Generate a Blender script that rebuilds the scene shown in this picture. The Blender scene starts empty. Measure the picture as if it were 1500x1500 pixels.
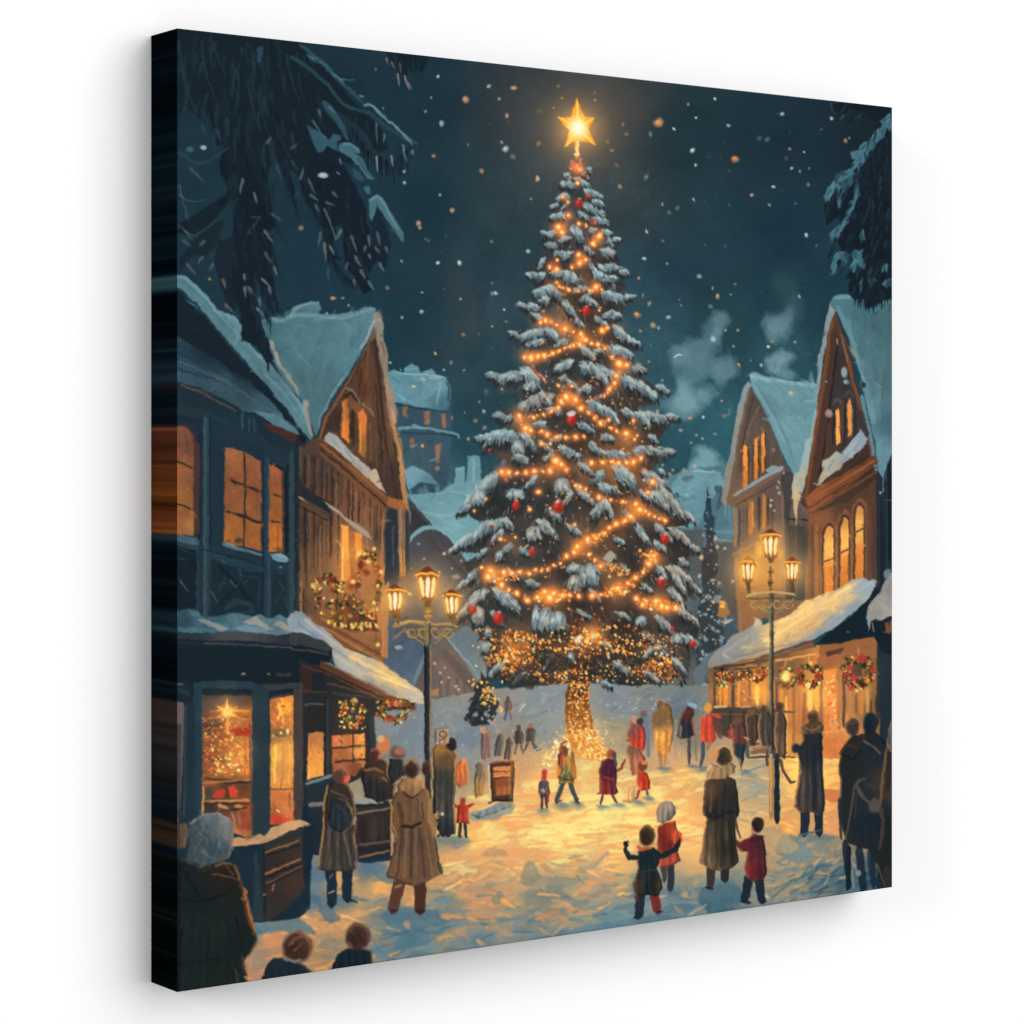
import bpy, math
import numpy as np

# A stretched canvas print (wrapped edges) hanging on a white wall, seen from its left side.
scene = bpy.context.scene
U = 0.60                                  # height of the canvas in metres
CW, CD = 1.0286*U, 0.0602*U               # its width and the depth of its stretcher frame
Z0 = 1.20                                 # height of its lower edge above the floor

# ---------------------------------------------------------------- camera
cam = bpy.data.cameras.new('camera'); cam_o = bpy.data.objects.new('camera', cam)
scene.collection.objects.link(cam_o); scene.camera = cam_o
cam_o.location = (-1.2100*U, -2.2690*U, Z0+0.5704*U)
cam_o.rotation_euler = (math.radians(90), 0, -math.atan2(.585, .811))
cam.sensor_width = 36; cam.sensor_fit = 'HORIZONTAL'; cam.lens = 36*3600/1500.
cam.shift_y = -102/1500.; cam.clip_start = .05; cam.clip_end = 60
scene.render.resolution_x = 1024; scene.render.resolution_y = 1024

# ---------------------------------------------------------------- light
world = bpy.data.worlds.new('World'); scene.world = world; world.use_nodes = True
world.node_tree.nodes['Background'].inputs[0].default_value = (1, 1, 1, 1)
world.node_tree.nodes['Background'].inputs[1].default_value = .47
def area(name, loc, target, size, power):
    l = bpy.data.lights.new(name, 'AREA'); l.shape = 'SQUARE'; l.size = size; l.energy = power
    o = bpy.data.objects.new(name, l); scene.collection.objects.link(o); o.location = loc
    import mathutils
    o.rotation_euler = (mathutils.Vector(target)-mathutils.Vector(loc)).to_track_quat('-Z', 'Y').to_euler()
    return o
CC = (CW/2, 0, Z0+U/2)
area('softbox_right', (CW/2+4, -6.5, Z0+U/2+2.8), CC, 9, 634)
area('softbox_left', (CW/2-9, -2.4, Z0+U/2+3), CC, 3, 470)
vs = scene.view_settings
scene.display_settings.display_device = 'sRGB'
vs.view_transform = 'Standard'; vs.look = 'None'; vs.exposure = 0; vs.gamma = 1; vs.use_curve_mapping = False
scene.render.engine = 'CYCLES'
# ---------------------------------------------------------------- raster of the print
# The picture was drafted on a foreshortened sheet; (PX, PY) give for every point of the
# canvas its place on that sheet, so the drawing lies flat and square on the real canvas.
NX, NY = 1020, 1120
K = 3600.
gs = (np.arange(NX)/(NX-1.)*1.0286).astype(np.float64)      # along the canvas, in canvas heights
gt = (np.arange(NY)/(NY-1.))
zz = 2.548+.585*gs
_cx = 750+K*(-.346+.811*gs)/zz
_sc = K/zz
PX = np.repeat(_cx[None, :], NY, 0).astype(np.float32)
PY = (648+(gt[:, None]-.4296)*_sc[None, :]).astype(np.float32)
def _col(px):
    q = (px-750)/K; s = (q*2.548+.346)/(.811-.585*q); return s/1.0286*(NX-1)
def _row(px, py):
    q = (px-750)/K; s = (q*2.548+.346)/(.811-.585*q); return (((py-648)*(2.548+.585*s)/K)+.4296)*(NY-1)
def box(x0, y0, x1, y1):
    c0, c1 = _col(x0), _col(x1)
    r = [_row(min(max(a, 255), 1315), b) for a in (x0, x1) for b in (y0, y1)]
    f = lambda v, n: int(min(max(v, 0), n))
    return slice(f(min(r)-1, NY), f(max(r)+2, NY)), slice(f(c0-1, NX), f(c1+2, NX))
def at(x, y):
    return int(min(max(_row(x, y), 0), NY-1)), int(min(max(_col(x), 0), NX-1))

# ---------------------------------------------------------------- print engine
# The picture on the canvas is painted stroke by stroke into a raster and stored
# as pigment on the fine weave mesh of the canvas front.
rng = np.random.RandomState(7)
RIM = False; RIMC = 'c07a3c'
_T = rng.rand(256, 256).astype(np.float32)
def vnoise(x, y, k=0):
    xi = np.floor(x).astype(np.int32); yi = np.floor(y).astype(np.int32)
    fx = (x-xi); fy = (y-yi); fx = fx*fx*(3-2*fx); fy = fy*fy*(3-2*fy)
    xi += k*37; yi += k*91
    a = _T[yi & 255, xi & 255]; b = _T[yi & 255, (xi+1) & 255]
    c = _T[(yi+1) & 255, xi & 255]; d = _T[(yi+1) & 255, (xi+1) & 255]
    return (a*(1-fx)+b*fx)*(1-fy)+(c*(1-fx)+d*fx)*fy-.5
def hx(c):
    if isinstance(c, str): return np.array([int(c[i:i+2], 16)/255. for i in (0, 2, 4)], np.float32)
    return np.array(c, np.float32)
def pts(s):
    if isinstance(s, str):
        v = [float(q) for q in s.replace(',', ' ').split()]
        return [(v[i], v[i+1]) for i in range(0, len(v), 2)]
    return s
def setup():
    global IMG, N1, N2, N3, N4
    IMG = np.zeros(PX.shape+(3,), np.float32)
    N1 = vnoise(PX/17, PY/17, 1)+.6*vnoise(PX/6, PY/6, 2)
    N2 = vnoise(PX/17, PY/17, 3)+.6*vnoise(PX/6, PY/6, 4)
    N3 = vnoise(PX/40, PY/40, 5)+.7*vnoise(PX/15, PY/15, 6)+.5*vnoise(PX/5, PY/5, 7)
    N4 = vnoise(PX/3.2, PY/3.2, 8)
def field(c, x, y):
    """colour: hex, or list of 'x,y,hex' anchors blended smoothly"""
    if isinstance(c, str) and ' ' not in c: return hx(c)
    if not isinstance(c, str): return hx(c)
    acc = 0; ws = 0
    for t in c.split():
        ax, ay, h = t.split(',')
        d = (x-float(ax))**2+(y-float(ay))**2+30.
        w = 1/(d*np.sqrt(d)); ws = ws+w; acc = acc+w[..., None]*hx(h)
    return acc/ws[..., None]
def blend(sl, col, a):
    I = IMG[sl]; I += (col-I)*a[..., None]
def smooth(p, closed=True):
    """one Catmull-Rom pass"""
    n = len(p); o = []
    for i in range(n):
        if not closed and i == n-1: o.append(p[i]); break
        g = (lambda k: p[k % n]) if closed else (lambda k: p[min(max(k, 0), n-1)])
        p0, p1, p2, p3 = g(i-1), g(i), g(i+1), g(i+2)
        for t in (0., .33, .67):
            o.append(tuple(.5*(2*p1[k]+(p2[k]-p0[k])*t+(2*p0[k]-5*p1[k]+4*p2[k]-p3[k])*t*t+(3*p1[k]-p0[k]-3*p2[k]+p3[k])*t**3) for k in (0, 1)))
    return o
def pmask(p, soft, wob, pad=3):
    xs = [q[0] for q in p]; ys = [q[1] for q in p]
    sl = box(min(xs)-pad-wob, min(ys)-pad-wob, max(xs)+pad+wob, max(ys)+pad+wob)
    x = PX[sl]; y = PY[sl]
    if x.size == 0: return None
    if wob: x = x+wob*N1[sl]*2; y = y+wob*N2[sl]*2
    ins = np.zeros(x.shape, bool); d2 = np.full(x.shape, 1e9, np.float32)
    n = len(p)
    for i in range(n):
        x0, y0 = p[i]; x1, y1 = p[(i+1) % n]
        dx, dy = x1-x0, y1-y0; L = dx*dx+dy*dy
        if L < 1e-6: continue
        t = ((x-x0)*dx+(y-y0)*dy)/L; np.clip(t, 0, 1, out=t)
        q = (x-x0-t*dx)**2+(y-y0-t*dy)**2
        np.minimum(d2, q, out=d2)
        if dy != 0:
            c = ((y0 > y) != (y1 > y)) & (x < dx*(y-y0)/dy+x0)
            ins ^= c
    d = np.sqrt(d2); d[~ins] *= -1
    return sl, np.clip(d/(2*soft)+.5, 0, 1)
def P(s, col, soft=.9, wob=.8, a=1, tex=.03, sm=0):
    p = pts(s)
    if sm: p = smooth(p)
    r = pmask(p, soft, wob)
    if r is None: return
    sl, m = r
    c = field(col, PX[sl], PY[sl])
    if tex: c = c*(1+tex*(2*N3[sl]+N4[sl]))[..., None]
    blend(sl, c, m*a)
    ys = [q[1] for q in p]; xs = [q[0] for q in p]; H = max(ys)-min(ys)
    if RIM and H > 15:                                # folds of cloth and the warm edge towards the lit square
        w = max(xs)-min(xs); n = int(3+w/7)
        f = np.zeros(m.shape, np.float32); x = PX[sl]+.8*N1[sl]*3; cy = (PY[sl]-min(ys))/H
        for k in range(n):
            x0 = min(xs)+w*(k+.5+rng.uniform(-.3, .3))/n; spread = (x0-(min(xs)+max(xs))/2)*.35
            f += (1 if k % 2 else -1)*np.exp(-((x-x0-spread*(cy-.4))/(w/n*.33+.7))**2)*np.clip(cy*1.6, .25, 1)
        I = IMG[sl]; I *= 1+((.17 if w < 70 else .05)*f*m*a*np.clip(.9+1.2*N3[sl], .2, 1.6))[..., None]
        cx, cyy = sum(xs)/len(xs), sum(ys)/len(ys); dx, dy = 835-cx, 1120-cyy; d = math.hypot(dx, dy)+1e-3; dx /= d; dy /= d
        for st, al, cc in ((2.6, .42, RIMC), (1.3, .35, 'f0b870')):
            i, j = int(round(dy*.7*st)), int(round(dx*st*1.2))
            far = np.roll(np.roll(m, -i, 0), -j, 1); r = np.clip(m-far, 0, 1)*al*a*(.5+.9*np.clip(N3[sl]+.5, 0, 1))*min(1, 1.25-d/900.)
            I += (hx(cc)-I)*r[..., None]
        far = np.roll(np.roll(m, int(round(dy*3)), 0), int(round(dx*3.5)), 1); r = np.clip(m-far, 0, 1)*.35*a
        I *= 1-r[..., None]*.8
def S(s, w, col, a=1, w1=None, soft=.8, sm=0, tex=0, cap=.8):
    """brush stroke along a polyline, pointed ends (w, w1 = widths at its two ends)"""
    p = pts(s)
    if sm: p = smooth(p, False)
    if w1 is None: w1 = w
    n = len(p)-1; m = max(w, w1)/2+2
    xs = [q[0] for q in p]; ys = [q[1] for q in p]
    sl = box(min(xs)-m, min(ys)-m, max(xs)+m, max(ys)+m)
    x = PX[sl]; y = PY[sl]
    if x.size == 0: return
    if w > 1.1: x = x+.7*N1[sl]; y = y+.7*N2[sl]
    seg = [math.hypot(p[i+1][0]-p[i][0], p[i+1][1]-p[i][1])+1e-6 for i in range(n)]; T = sum(seg)
    best = np.full(x.shape, -1e9, np.float32); s0 = 0.
    cl = max(1e-3, min(cap*max(w, w1), T*.4))
    for i in range(n):
        x0, y0 = p[i]; x1, y1 = p[i+1]
        dx, dy = x1-x0, y1-y0; L = seg[i]**2
        t = np.clip(((x-x0)*dx+(y-y0)*dy)/L, 0, 1)
        d = np.sqrt((x-x0-t*dx)**2+(y-y0-t*dy)**2)
        u = s0+t*seg[i]
        r = (w+(w1-w)*u/T)/2
        if w > 1.6: r = r*(.45+.55*np.sqrt(np.clip(np.minimum(u, T-u)/cl, 0, 1)))
        np.maximum(best, r-d, out=best); s0 += seg[i]
    c = hx(col) if not (isinstance(col, str) and ' ' in col) else field(col, x, y)
    if tex: c = c*(1+tex*2*N4[sl])[..., None]
    blend(sl, c, np.clip(best/(2*soft)+.5, 0, 1)*a)
def B(x0, y0, rx, ry, col, a=1, rot=0, soft=.25, wob=0):
    """elliptic dab; soft is the fraction of the radius that fades"""
    m = max(rx, ry)*(1+soft)+2
    sl = box(x0-m, y0-m, x0+m, y0+m)
    x = PX[sl]-x0; y = PY[sl]-y0
    if x.size == 0: return
    if wob: x = x+wob*2*N1[sl]; y = y+wob*2*N2[sl]
    if rot:
        c_, s_ = math.cos(rot), math.sin(rot); x, y = x*c_+y*s_, y*c_-x*s_
    d = np.sqrt((x/rx)**2+(y/ry)**2)
    s = max(soft, .7/min(rx, ry))
    blend(sl, field(col, PX[sl], PY[sl]), np.clip((1-d)/s*.5+.5, 0, 1)*a)
def G(x0, y0, r, col, a=.5, ry=None):
    """luminous bloom of paint"""
    ry = ry or r; m = 2.3
    sl = box(x0-r*m, y0-ry*m, x0+r*m, y0+ry*m)
    x = (PX[sl]-x0)/r; y = (PY[sl]-y0)/ry
    if x.size == 0: return
    w = np.exp(-(x*x+y*y)*1.1)*a
    w = np.clip(w-.003*a, 0, 1)
    I = IMG[sl]; I += (1-I)*w[..., None]*hx(col)
def head(x, y, rx, ry, col, rim=None, side=1, hair=None):
    """a head seen from behind: uneven silhouette, darker nape, lit rim on one side"""
    B(x, y, rx, ry, col, 1, 0, .14, .9)
    c = hx(col)
    B(x-side*rx*.2, y+ry*.25, rx*.62, ry*.6, tuple(c*.66), .75, 0, .6, 1)
    for k in range(7):
        t = -2.6+k*.75+rng.uniform(-.2, .2)
        S([(x+rx*.25*math.cos(t), y+ry*.2*math.sin(t)-ry*.1), (x+rx*.8*math.cos(t+.25), y+ry*.8*math.sin(t+.25))], max(1.2, rx*.2), tuple(np.clip(c*rng.uniform(.8, 1.35), 0, 1)), .5, 1, .9)
    if rim is not None:
        q = [(x+side*rx*.86*math.cos(t), y+ry*.9*math.sin(t)) for t in (-1.5, -1.1, -.7, -.3, .1, .5)]
        S(q, max(1.6, rx*.22), rim, .8, 1, .9, cap=3)
def jit(c, j):
    return np.clip(hx(c)*(1+j*rng.randn())+.25*j*rng.randn(3)*hx(c), 0, 1).astype(np.float32)
def inside(p, x, y):
    c = False; n = len(p)
    for i in range(n):
        x0, y0 = p[i]; x1, y1 = p[(i+1) % n]
        if (y0 > y) != (y1 > y) and x < (x1-x0)*(y-y0)/(y1-y0)+x0: c = not c
    return c
def rnd_in(p):
    xs = [q[0] for q in p]; ys = [q[1] for q in p]
    for _ in range(60):
        x = rng.uniform(min(xs), max(xs)); y = rng.uniform(min(ys), max(ys))
        if inside(p, x, y): return x, y
    return p[0]
def sample(x, y):
    i, j = at(x, y); return IMG[i, j].copy()
def R(s, n, ln, w, ang, spread=.2, j=.08, a=.6, cols=None, curve=.2):
    """go over an area again with short brush strokes in its own colours (or in cols)"""
    p = pts(s)
    for _ in range(n):
        x, y = rnd_in(p); t = ang+spread*rng.randn(); l = ln*rng.uniform(.5, 1.3)
        c = jit(sample(x, y) if cols is None else cols[rng.randint(len(cols))], j)
        dx, dy = math.cos(t)*l/2, math.sin(t)*l/2; k = curve*l*rng.randn()*.5
        q = [(x-dx, y-dy), (x-dy/l*k, y+dx/l*k), (x+dx, y+dy)]
        S(q, w*rng.uniform(.6, 1.2), c, a, w*.3, .7)
def D(s, n, r0, r1, cols, a=.9, el=.4):
    """dots"""
    p = pts(s)
    for _ in range(n):
        x, y = rnd_in(p); r = rng.uniform(r0, r1)
        B(x, y, r, r*rng.uniform(1-el, 1+el), jit(cols[rng.randint(len(cols))], .06), a, rng.uniform(0, 3))
def LT(x, y, s=1.):
    """a little electric light of the garland"""
    s *= rng.uniform(.72, 1.18); G(x, y, 6.5*s, 'ff5c08', .62*min(1, s*s)); G(x, y, 3.6*s, 'ff8a20', .6*min(1, s)); B(x, y, 3.4*s, 3.7*s, 'ec7420', .85, 0, .6)
    k = rng.uniform(.85, 1.25); B(x, y, 2.4*s*k, 2.8*s/k, 'ffc468', 1, rng.uniform(-.5, .5), .5); B(x, y, 1.5*s, 1.7*s, 'fff0b8', 1, 0, .5)
def ball(x, y, r, c='c8281c'):
    B(x, y, r*.95, r*1.08, c, .95, 0, .35, .7); B(x+r*.3, y+r*.35, r*.5, r*.5, '9c2018', .6, 0, .6); B(x-r*.3, y-r*.3, r*.4, r*.45, 'e0503a', .8, 0, .6); B(x+r*.1, y-r*1.05, r*.35, r*.25, 'd8b8a0', .7)
def flake(x, y, r, c, a=.9):
    B(x, y, r*rng.uniform(.8, 1.2), r*rng.uniform(.7, 1.1), jit(c, .05), a, rng.uniform(0, 3), .45, wob=1.1)
# ---------------------------------------------------------------- the picture
def sky():
    P('250,30 1320,30 1320,1060 250,1060',
      '262,45,1c2f3b 450,150,1d323e 620,130,1e3541 620,300,1e3743 600,450,1f3b46 680,420,29404a 730,300,2c4048 760,150,303c42 '
      '920,150,333c40 930,300,2f4148 1000,200,21363f 1150,200,1e323e 1290,200,1a2932 1150,350,1e3744 1250,450,1e3b47 1010,400,253f4b '
      '960,500,305460 930,440,2c4a56 1000,600,2c5561 1060,640,2b5a66 990,690,28505c 690,560,29454f 700,660,244853 740,460,30464f '
      '660,520,273f49 560,500,203c47 1150,430,21404b 1150,520,2a4e59 1060,500,26464f 350,250,1e3641 480,330,1e3844 420,400,1f3a46',
      .5, 0, 1, .035)
    for x, y0, y1, w, c, a in ((672, 380, 530, 16, '3a464d', .4), (690, 430, 500, 10, '404b52', .35), (664, 480, 560, 14, '37474f', .35),
                               (655, 530, 620, 26, '2c4b57', .5), (1150, 400, 470, 20, '2c4752', .5)):
        for k in range(6):
            yy = y0+(y1-y0)*k/5.; B(x+3*math.sin(k*2.1), yy, w, (y1-y0)/5., c, a*.5, 0, .9, 1.5)
    R('430,70 1240,150 1200,430 1080,520 980,560 900,300 790,300 720,560 600,560 570,460 440,430', 500, 46, 8, 1.2, .8, .035, .22)
    G(846, 190, 88, '94541c', .36, 104); G(848, 192, 40, 'd07420', .45)
    for x, y, rx, ry, a, c in ((1055, 470, 14, 14, .45, '5f838b'), (1042, 482, 14, 14, .4, '527680'), (1049, 492, 9, 13, .4, '6a8b92'),
            (1025, 512, 28, 20, .5, '557a83'), (996, 522, 16, 16, .5, '5d7f86'), (1012, 545, 22, 24, .5, '52757e'), (1060, 543, 24, 17, .55, '567a84'),
            (1040, 535, 20, 18, .4, '567a84'), (1006, 590, 22, 23, .65, '6d9095'), (1033, 578, 14, 12, .6, '5f848b'), (985, 600, 20, 12, .4, '4f7882'),
            (1003, 568, 14, 12, .5, '668a90'), (1055, 560, 12, 12, .4, '4f747e'), (1137, 478, 17, 22, .55, '5e7f87'), (1148, 468, 11, 22, .4, '587983'),
            (1132, 492, 12, 12, .4, '5b7c85'), (1150, 522, 14, 14, .55, '60838b'), (1138, 532, 18, 14, .6, '648890'), (1150, 548, 16, 9, .5, '60858c'),
            (1160, 455, 16, 30, .18, '4c6670'), (1150, 425, 20, 25, .12, '4c6670'), (1034, 668, 15, 20, .9, '5e8991'), (1030, 685, 24, 14, .8, '5e8a92'),
            (1052, 690, 20, 16, .6, '5b8791'), (1016, 690, 16, 9, .6, '5b8791')):
        B(x, y, rx*.92, ry*.92, tuple(hx(c)*1.06), min(1, a*1.3), rng.uniform(0, 3), .42, 4.5)
    R('975,500 1080,490 1075,600 980,620', 60, 18, 6, 1.2, .9, .06, .3)
    R('1110,430 1165,430 1165,555 1115,555', 50, 16, 6, 1.2, .9, .06, .3)
    S('988,523 994,519 998,520', 1.6, 'c8dcdc', .9); B(1045, 497, 4, 4, '9fbcc0', .8)

def tail(s, n, ln, w, cols, ang0=1.57, spread=.5, a=.9):
    """hanging conifer spray: needles leaving a stem given as a polyline"""
    p = pts(s)
    for _ in range(n):
        i = rng.randint(len(p)-1); t = rng.rand()
        x = p[i][0]*(1-t)+p[i+1][0]*t; y = p[i][1]*(1-t)+p[i+1][1]*t
        g = ang0+spread*(1 if rng.rand() < .5 else -1)*rng.uniform(.3, 1.2); l = ln*rng.uniform(.5, 1.2)
        c = jit(cols[rng.randint(len(cols))], .08)
        S([(x, y), (x+math.cos(g)*l*.5, y+math.sin(g)*l*.5), (x+math.cos(g*.6+ang0*.4)*l, y+math.sin(g*.6+ang0*.4)*l)], w*rng.uniform(.7, 1.3), c, a, .6, .7)

DK = ['17222c', '1a2731', '18252f']
def corner_left():
    P('255,30 440,58 470,95 520,150 560,190 570,215 555,225 530,190 500,165 480,160 512,200 520,240 498,235 505,270 520,300 512,330 495,300 480,300 '
      '470,330 450,300 440,265 425,245 420,265 408,240 398,225 392,260 402,330 392,345 372,300 366,250 340,220 330,210 318,215 310,175 296,178 280,165 262,150',
      '19262f', 1, 1.6)
    # four hanging sprays
    P('330,200 362,200 370,240 400,330 384,342 404,375 392,372 404,420 392,420 376,380 366,330 350,360 340,350 345,300 322,250', '17222c', 1, 1.8)
    P('342,340 400,345 398,400 410,455 398,460 385,425 372,400 372,440 392,500 402,528 392,532 372,505 355,500 352,455 340,430 338,380', '18242e', 1, 1.8)
    P('450,235 505,240 530,290 540,330 552,380 540,400 520,360 500,330 490,330 487,370 500,380 478,385 474,345 466,300 447,300', '17242e', 1, 1.6)
    P('500,320 520,322 527,370 545,425 533,430 520,405 505,385', '18242e', 1, 1.6)
    P('540,300 560,310 572,360 566,395 552,380 545,345', '1a2a35', 1, 1.6)
    P('262,330 330,285 345,240 352,262 335,300 318,318 285,345 262,345', '19252e', 1, 1.5)
    P('262,380 300,335 328,320 322,355 302,375 285,372 262,400', '1a2730', 1, 1.5, .8)
    P('320,355 340,345 338,400 346,450 338,462 325,425 314,385', '1a2730', 1, 1.4, .9)
    tail('330,200 350,300 362,380 372,450 395,525', 130, 22, 5, DK+['1b2c36'], 1.45, .5)
    tail('400,150 420,240 432,290', 40, 22, 5, DK, 1.6, .4)
    tail('300,120 310,180', 24, 26, 5, DK, 1.4, .3)
    tail('470,250 485,320 482,370 500,400 520,415', 70, 16, 4, DK, 1.5, .5)
    tail('510,330 525,390 540,418', 40, 14, 3.5, DK, 1.4, .5)
    tail('510,180 540,220 575,240 600,215', 50, 30, 4, DK+['1e303b'], 1.5, .15)
    tail('262,338 300,325 335,290', 36, 18, 4, DK, 2.2, .6)
    # muted lighter modelling
    W = ['203540', '22363f', '1f3440', '263d48']
    for _ in range(150):
        x, y = rnd_in(pts('262,45 430,62 470,100 480,170 430,200 400,230 350,230 300,170 262,160')); l = rng.uniform(15, 40)
        k = (x-345)/140.
        S([(x, y), (x+k*6-2, y+l*.5), (x+k*14, y+l)], rng.uniform(3, 8), jit((W+['17232c', '18252e'])[rng.randint(6)], .05), .6, 1.5, 1.1)
    for _ in range(120):
        x, y = rnd_in(pts('330,200 400,210 440,240 500,240 540,340 540,400 500,400 470,330 420,300 410,460 380,480 345,420 335,320')); l = rng.uniform(14, 34)
        S([(x, y), (x+2, y+l*.5), (x+rng.uniform(-2, 9), y+l)], rng.uniform(3, 7), jit(['1c2c36', '1f303b', '22343f', '15202a', '18242d'][rng.randint(5)], .05), .6, 1.4, 1.1)
    for s, w in (('268,100 278,140 290,172', 5), ('296,60 300,100 318,150', 4), ('262,60 268,110 276,150', 4), ('340,95 350,120 344,170', 4), ('310,60 322,90 330,110', 4),
                 ('365,130 372,165 380,190', 4), ('420,80 428,120 440,150', 4)):
        S(s, w, '243b46', .75, 1.2, sm=1)
    P('376,70 386,66 381,90 376,92', '2d4c5e', .9, .5, .8); S('352,70 356,80', 3, '2c4858', .7, 1)
    # the snowy branch to the right, with its pale ridge
    S('425,82 450,98 480,125 500,150 520,160 540,165 560,180 580,195 604,210', 6, '2a4751', .9, 4, sm=1)
    S('440,66 470,90 490,110 505,125 530,150 536,152', 6, '2d5460', .8, 3, sm=1)
    for _ in range(46):
        t = rng.rand(); x = 440+165*t; y = 72+135*t**1.05
        S([(x, y), (x+rng.uniform(6, 16), y+rng.uniform(4, 15))], rng.uniform(1, 2.6), jit(['3b6672', '46707a', '2d505c', '1d2f3a'][rng.randint(4)], .08), .8, .6)
    S('533,154 545,154 556,166 575,182 590,196 604,212', 3.6, '5c8088', .9, 2.5, sm=1); S('500,116 520,117', 1.4, '4a8494', .8, .6)
    S('526,140 534,142', 4, '4a7884', .8, 2); B(604, 223, 3, 4, '4a6f7a', .8)
    for s, c in (('552,180 552,210', '4a6670'), ('552,228 553,252', '8a8c8c'), ('573,228 576,244', '8c8684'), ('563,196 563,212', '3f7482'), ('590,212 596,238', '4f7680'),
                 ('522,172 519,190', '20353f'), ('537,175 540,198', '20353f'), ('545,190 546,230', '1a2a34'), ('585,215 582,238', '1c2c36'), ('567,205 568,225', '1c2e38')):
        S(s, 3.6, c, .85, 1.2)
    # snow clumps on the middle sprays
    P('455,182 470,160 478,158 490,165 494,175 510,195 510,205 500,200 490,180 484,176 480,150 474,140 488,155 496,175', '2d4f5c', 1, .8, .0)
    S('474,150 488,166 500,185 510,205', 12, '2e505e', .9, 5, sm=1); S('482,156 492,166', 4, '3d6674', .8, 2)
    P('450,183 462,190 478,200 482,204 488,195 500,199 500,205 494,208 496,222 480,215 472,222 466,224 455,200', '2f5363', 1, .8)
    S('458,176 470,195 478,203', 4, '3c6675', .8, 1.5)
    P('497,210 512,208 526,218 527,226 520,224 532,235 545,258 548,264 538,262 528,245 515,232 497,222', '3a606c', 1, .7)
    S('502,210 515,212 526,222', 4, '50777f', .8, 2, sm=1); S('524,232 538,252 550,263', 5, '2f5260', .9, 2)
    P('517,246 526,250 534,262 528,266 518,258', '2c4a58', 1, .6)
    P('540,292 552,286 562,290 568,304 578,318 590,340 592,355 584,346 572,330 558,310 552,300 546,325 540,315', '3d656f', 1, .7)
    S('542,294 552,288 562,296 572,316 584,338', 5, '54808a', .85, 2.5, sm=1)
    P('533,275 541,272 543,284 538,285', '36606c', 1, .5)
    B(473, 257, 7, 4.2, '90a4ae', .95, 0, .25, .6); B(472, 256, 3.5, 2, 'a4b6be', .8); S('494,253 499,256', 3, '7a8f98', .8, 1.5)
    for s, c in (('452,262 462,285', '6a7880'), ('455,285 467,296', '76828a'), ('478,295 490,302', '78848c'), ('487,281 495,290', '76828a'), ('462,300 468,310', '6e7c84'),
                 ('476,305 488,340 492,352', '8a9294'), ('500,335 492,352', '8a9494'), ('475,355 478,384', '9a958a'), ('470,340 466,360', '78848a'), ('483,360 490,374', '9a9690'),
                 ('515,345 522,370', '7e888c'), ('520,375 528,390', '8c8e88'), ('510,385 506,396', '78848c'), ('528,395 536,410', '7a8a94'), ('519,410 520,420', '7c8a92'),
                 ('540,412 548,425', '8a9496'), ('540,345 542,362', '8a8a90'), ('536,360 534,368', '88908f'), ('552,340 558,360', '6c7c86'), ('550,362 556,372', '7c868a'),
                 ('540,372 544,380', '80929a'), ('556,385 563,398', '7e8f96'), ('565,362 569,372', '7a8a94'), ('572,335 582,340', '46656f'), ('580,335 590,355', '5a8490'),
                 ('497,232 501,240', '7a8a8e'), ('436,280 432,292', '40575f'), ('440,262 446,245', '7c8c92'), ('467,160 470,172', '6f8388'), ('427,218 436,210', '5a6e78'),
                 ('355,262 352,284', '8496a0'), ('372,282 377,298', '8c9ca4'), ('368,318 382,318 370,335', '3c6470'), ('388,338 400,356', '7c8c94'), ('398,312 412,324', '4f7480'),
                 ('388,368 398,385', '5f7680'), ('402,392 406,404', '9a948c'), ('358,402 358,410', '90a4a8'), ('358,420 360,436', '8a9ca4'), ('362,420 372,432', '7c909a'),
                 ('384,408 395,420', '8aa6ae'), ('395,420 397,432', '7a98a0'), ('380,436 382,448', '8a9ea4'), ('376,450 388,466', '8a9ca0'), ('326,408 330,424', '9a8a78'),
                 ('330,445 342,458', '9a8a7c'), ('262,270 272,310 276,322', '5f7078'), ('270,338 282,350', '7a7068'), ('300,352 292,362', '6c7c80'), ('268,352 280,362', '5f6e74'),
                 ('298,375 290,386', '78868a'), ('312,385 306,396', '6e7c80'), ('274,385 286,402', '6a7c86'), ('278,245 298,266', '5a6e78'), ('296,182 302,198', '3f5c66'),
                 ('318,190 325,208', '3f5a64'), ('332,172 334,200', '2b4753'), ('390,210 398,200', '7a8a88'), ('405,240 412,262', '4a626c'), ('428,235 436,250', '3f5660'),
                 ('480,392 482,412', '4c6670'), ('262,220 285,238 305,236 325,222', '2c4a5a')):
        S(s, 5.6 if len(s) < 18 else 3, tuple(hx(c)*.6+hx('1c2c36')*.4), .75, 2, 1)
    B(298, 216, 5, 3.2, '9aa6a8', .9); B(278, 219, 6, 4, '2f6470', .8)
    S('262,222 290,240 320,228 335,215', 4, '2a4454', .8, 2, sm=1)
    for s in ('262,285 280,295 300,292', '262,330 285,345 318,322'): S(s, 2, '52666e', .6, 1, sm=1)
    # spray hanging from the top edge
    P('562,68 628,80 624,96 618,108 612,98 606,110 600,95 594,120 588,110 580,100 572,90', '18262f', .9, 1.2)
    tail('575,80 590,90 615,88', 46, 18, 3, DK+['223239'], 1.5, .2, .8)
    for s, c in (('567,84 568,94', '6e6a68'), ('574,90 578,100', '78706c'), ('583,108 585,126', '84807a'), ('592,110 600,132', '8c827c'), ('597,120 603,130', '7a746e'), ('585,92 588,108', '5a5a58')):
        S(s, 3.2, c, .85, 1.2)

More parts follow.
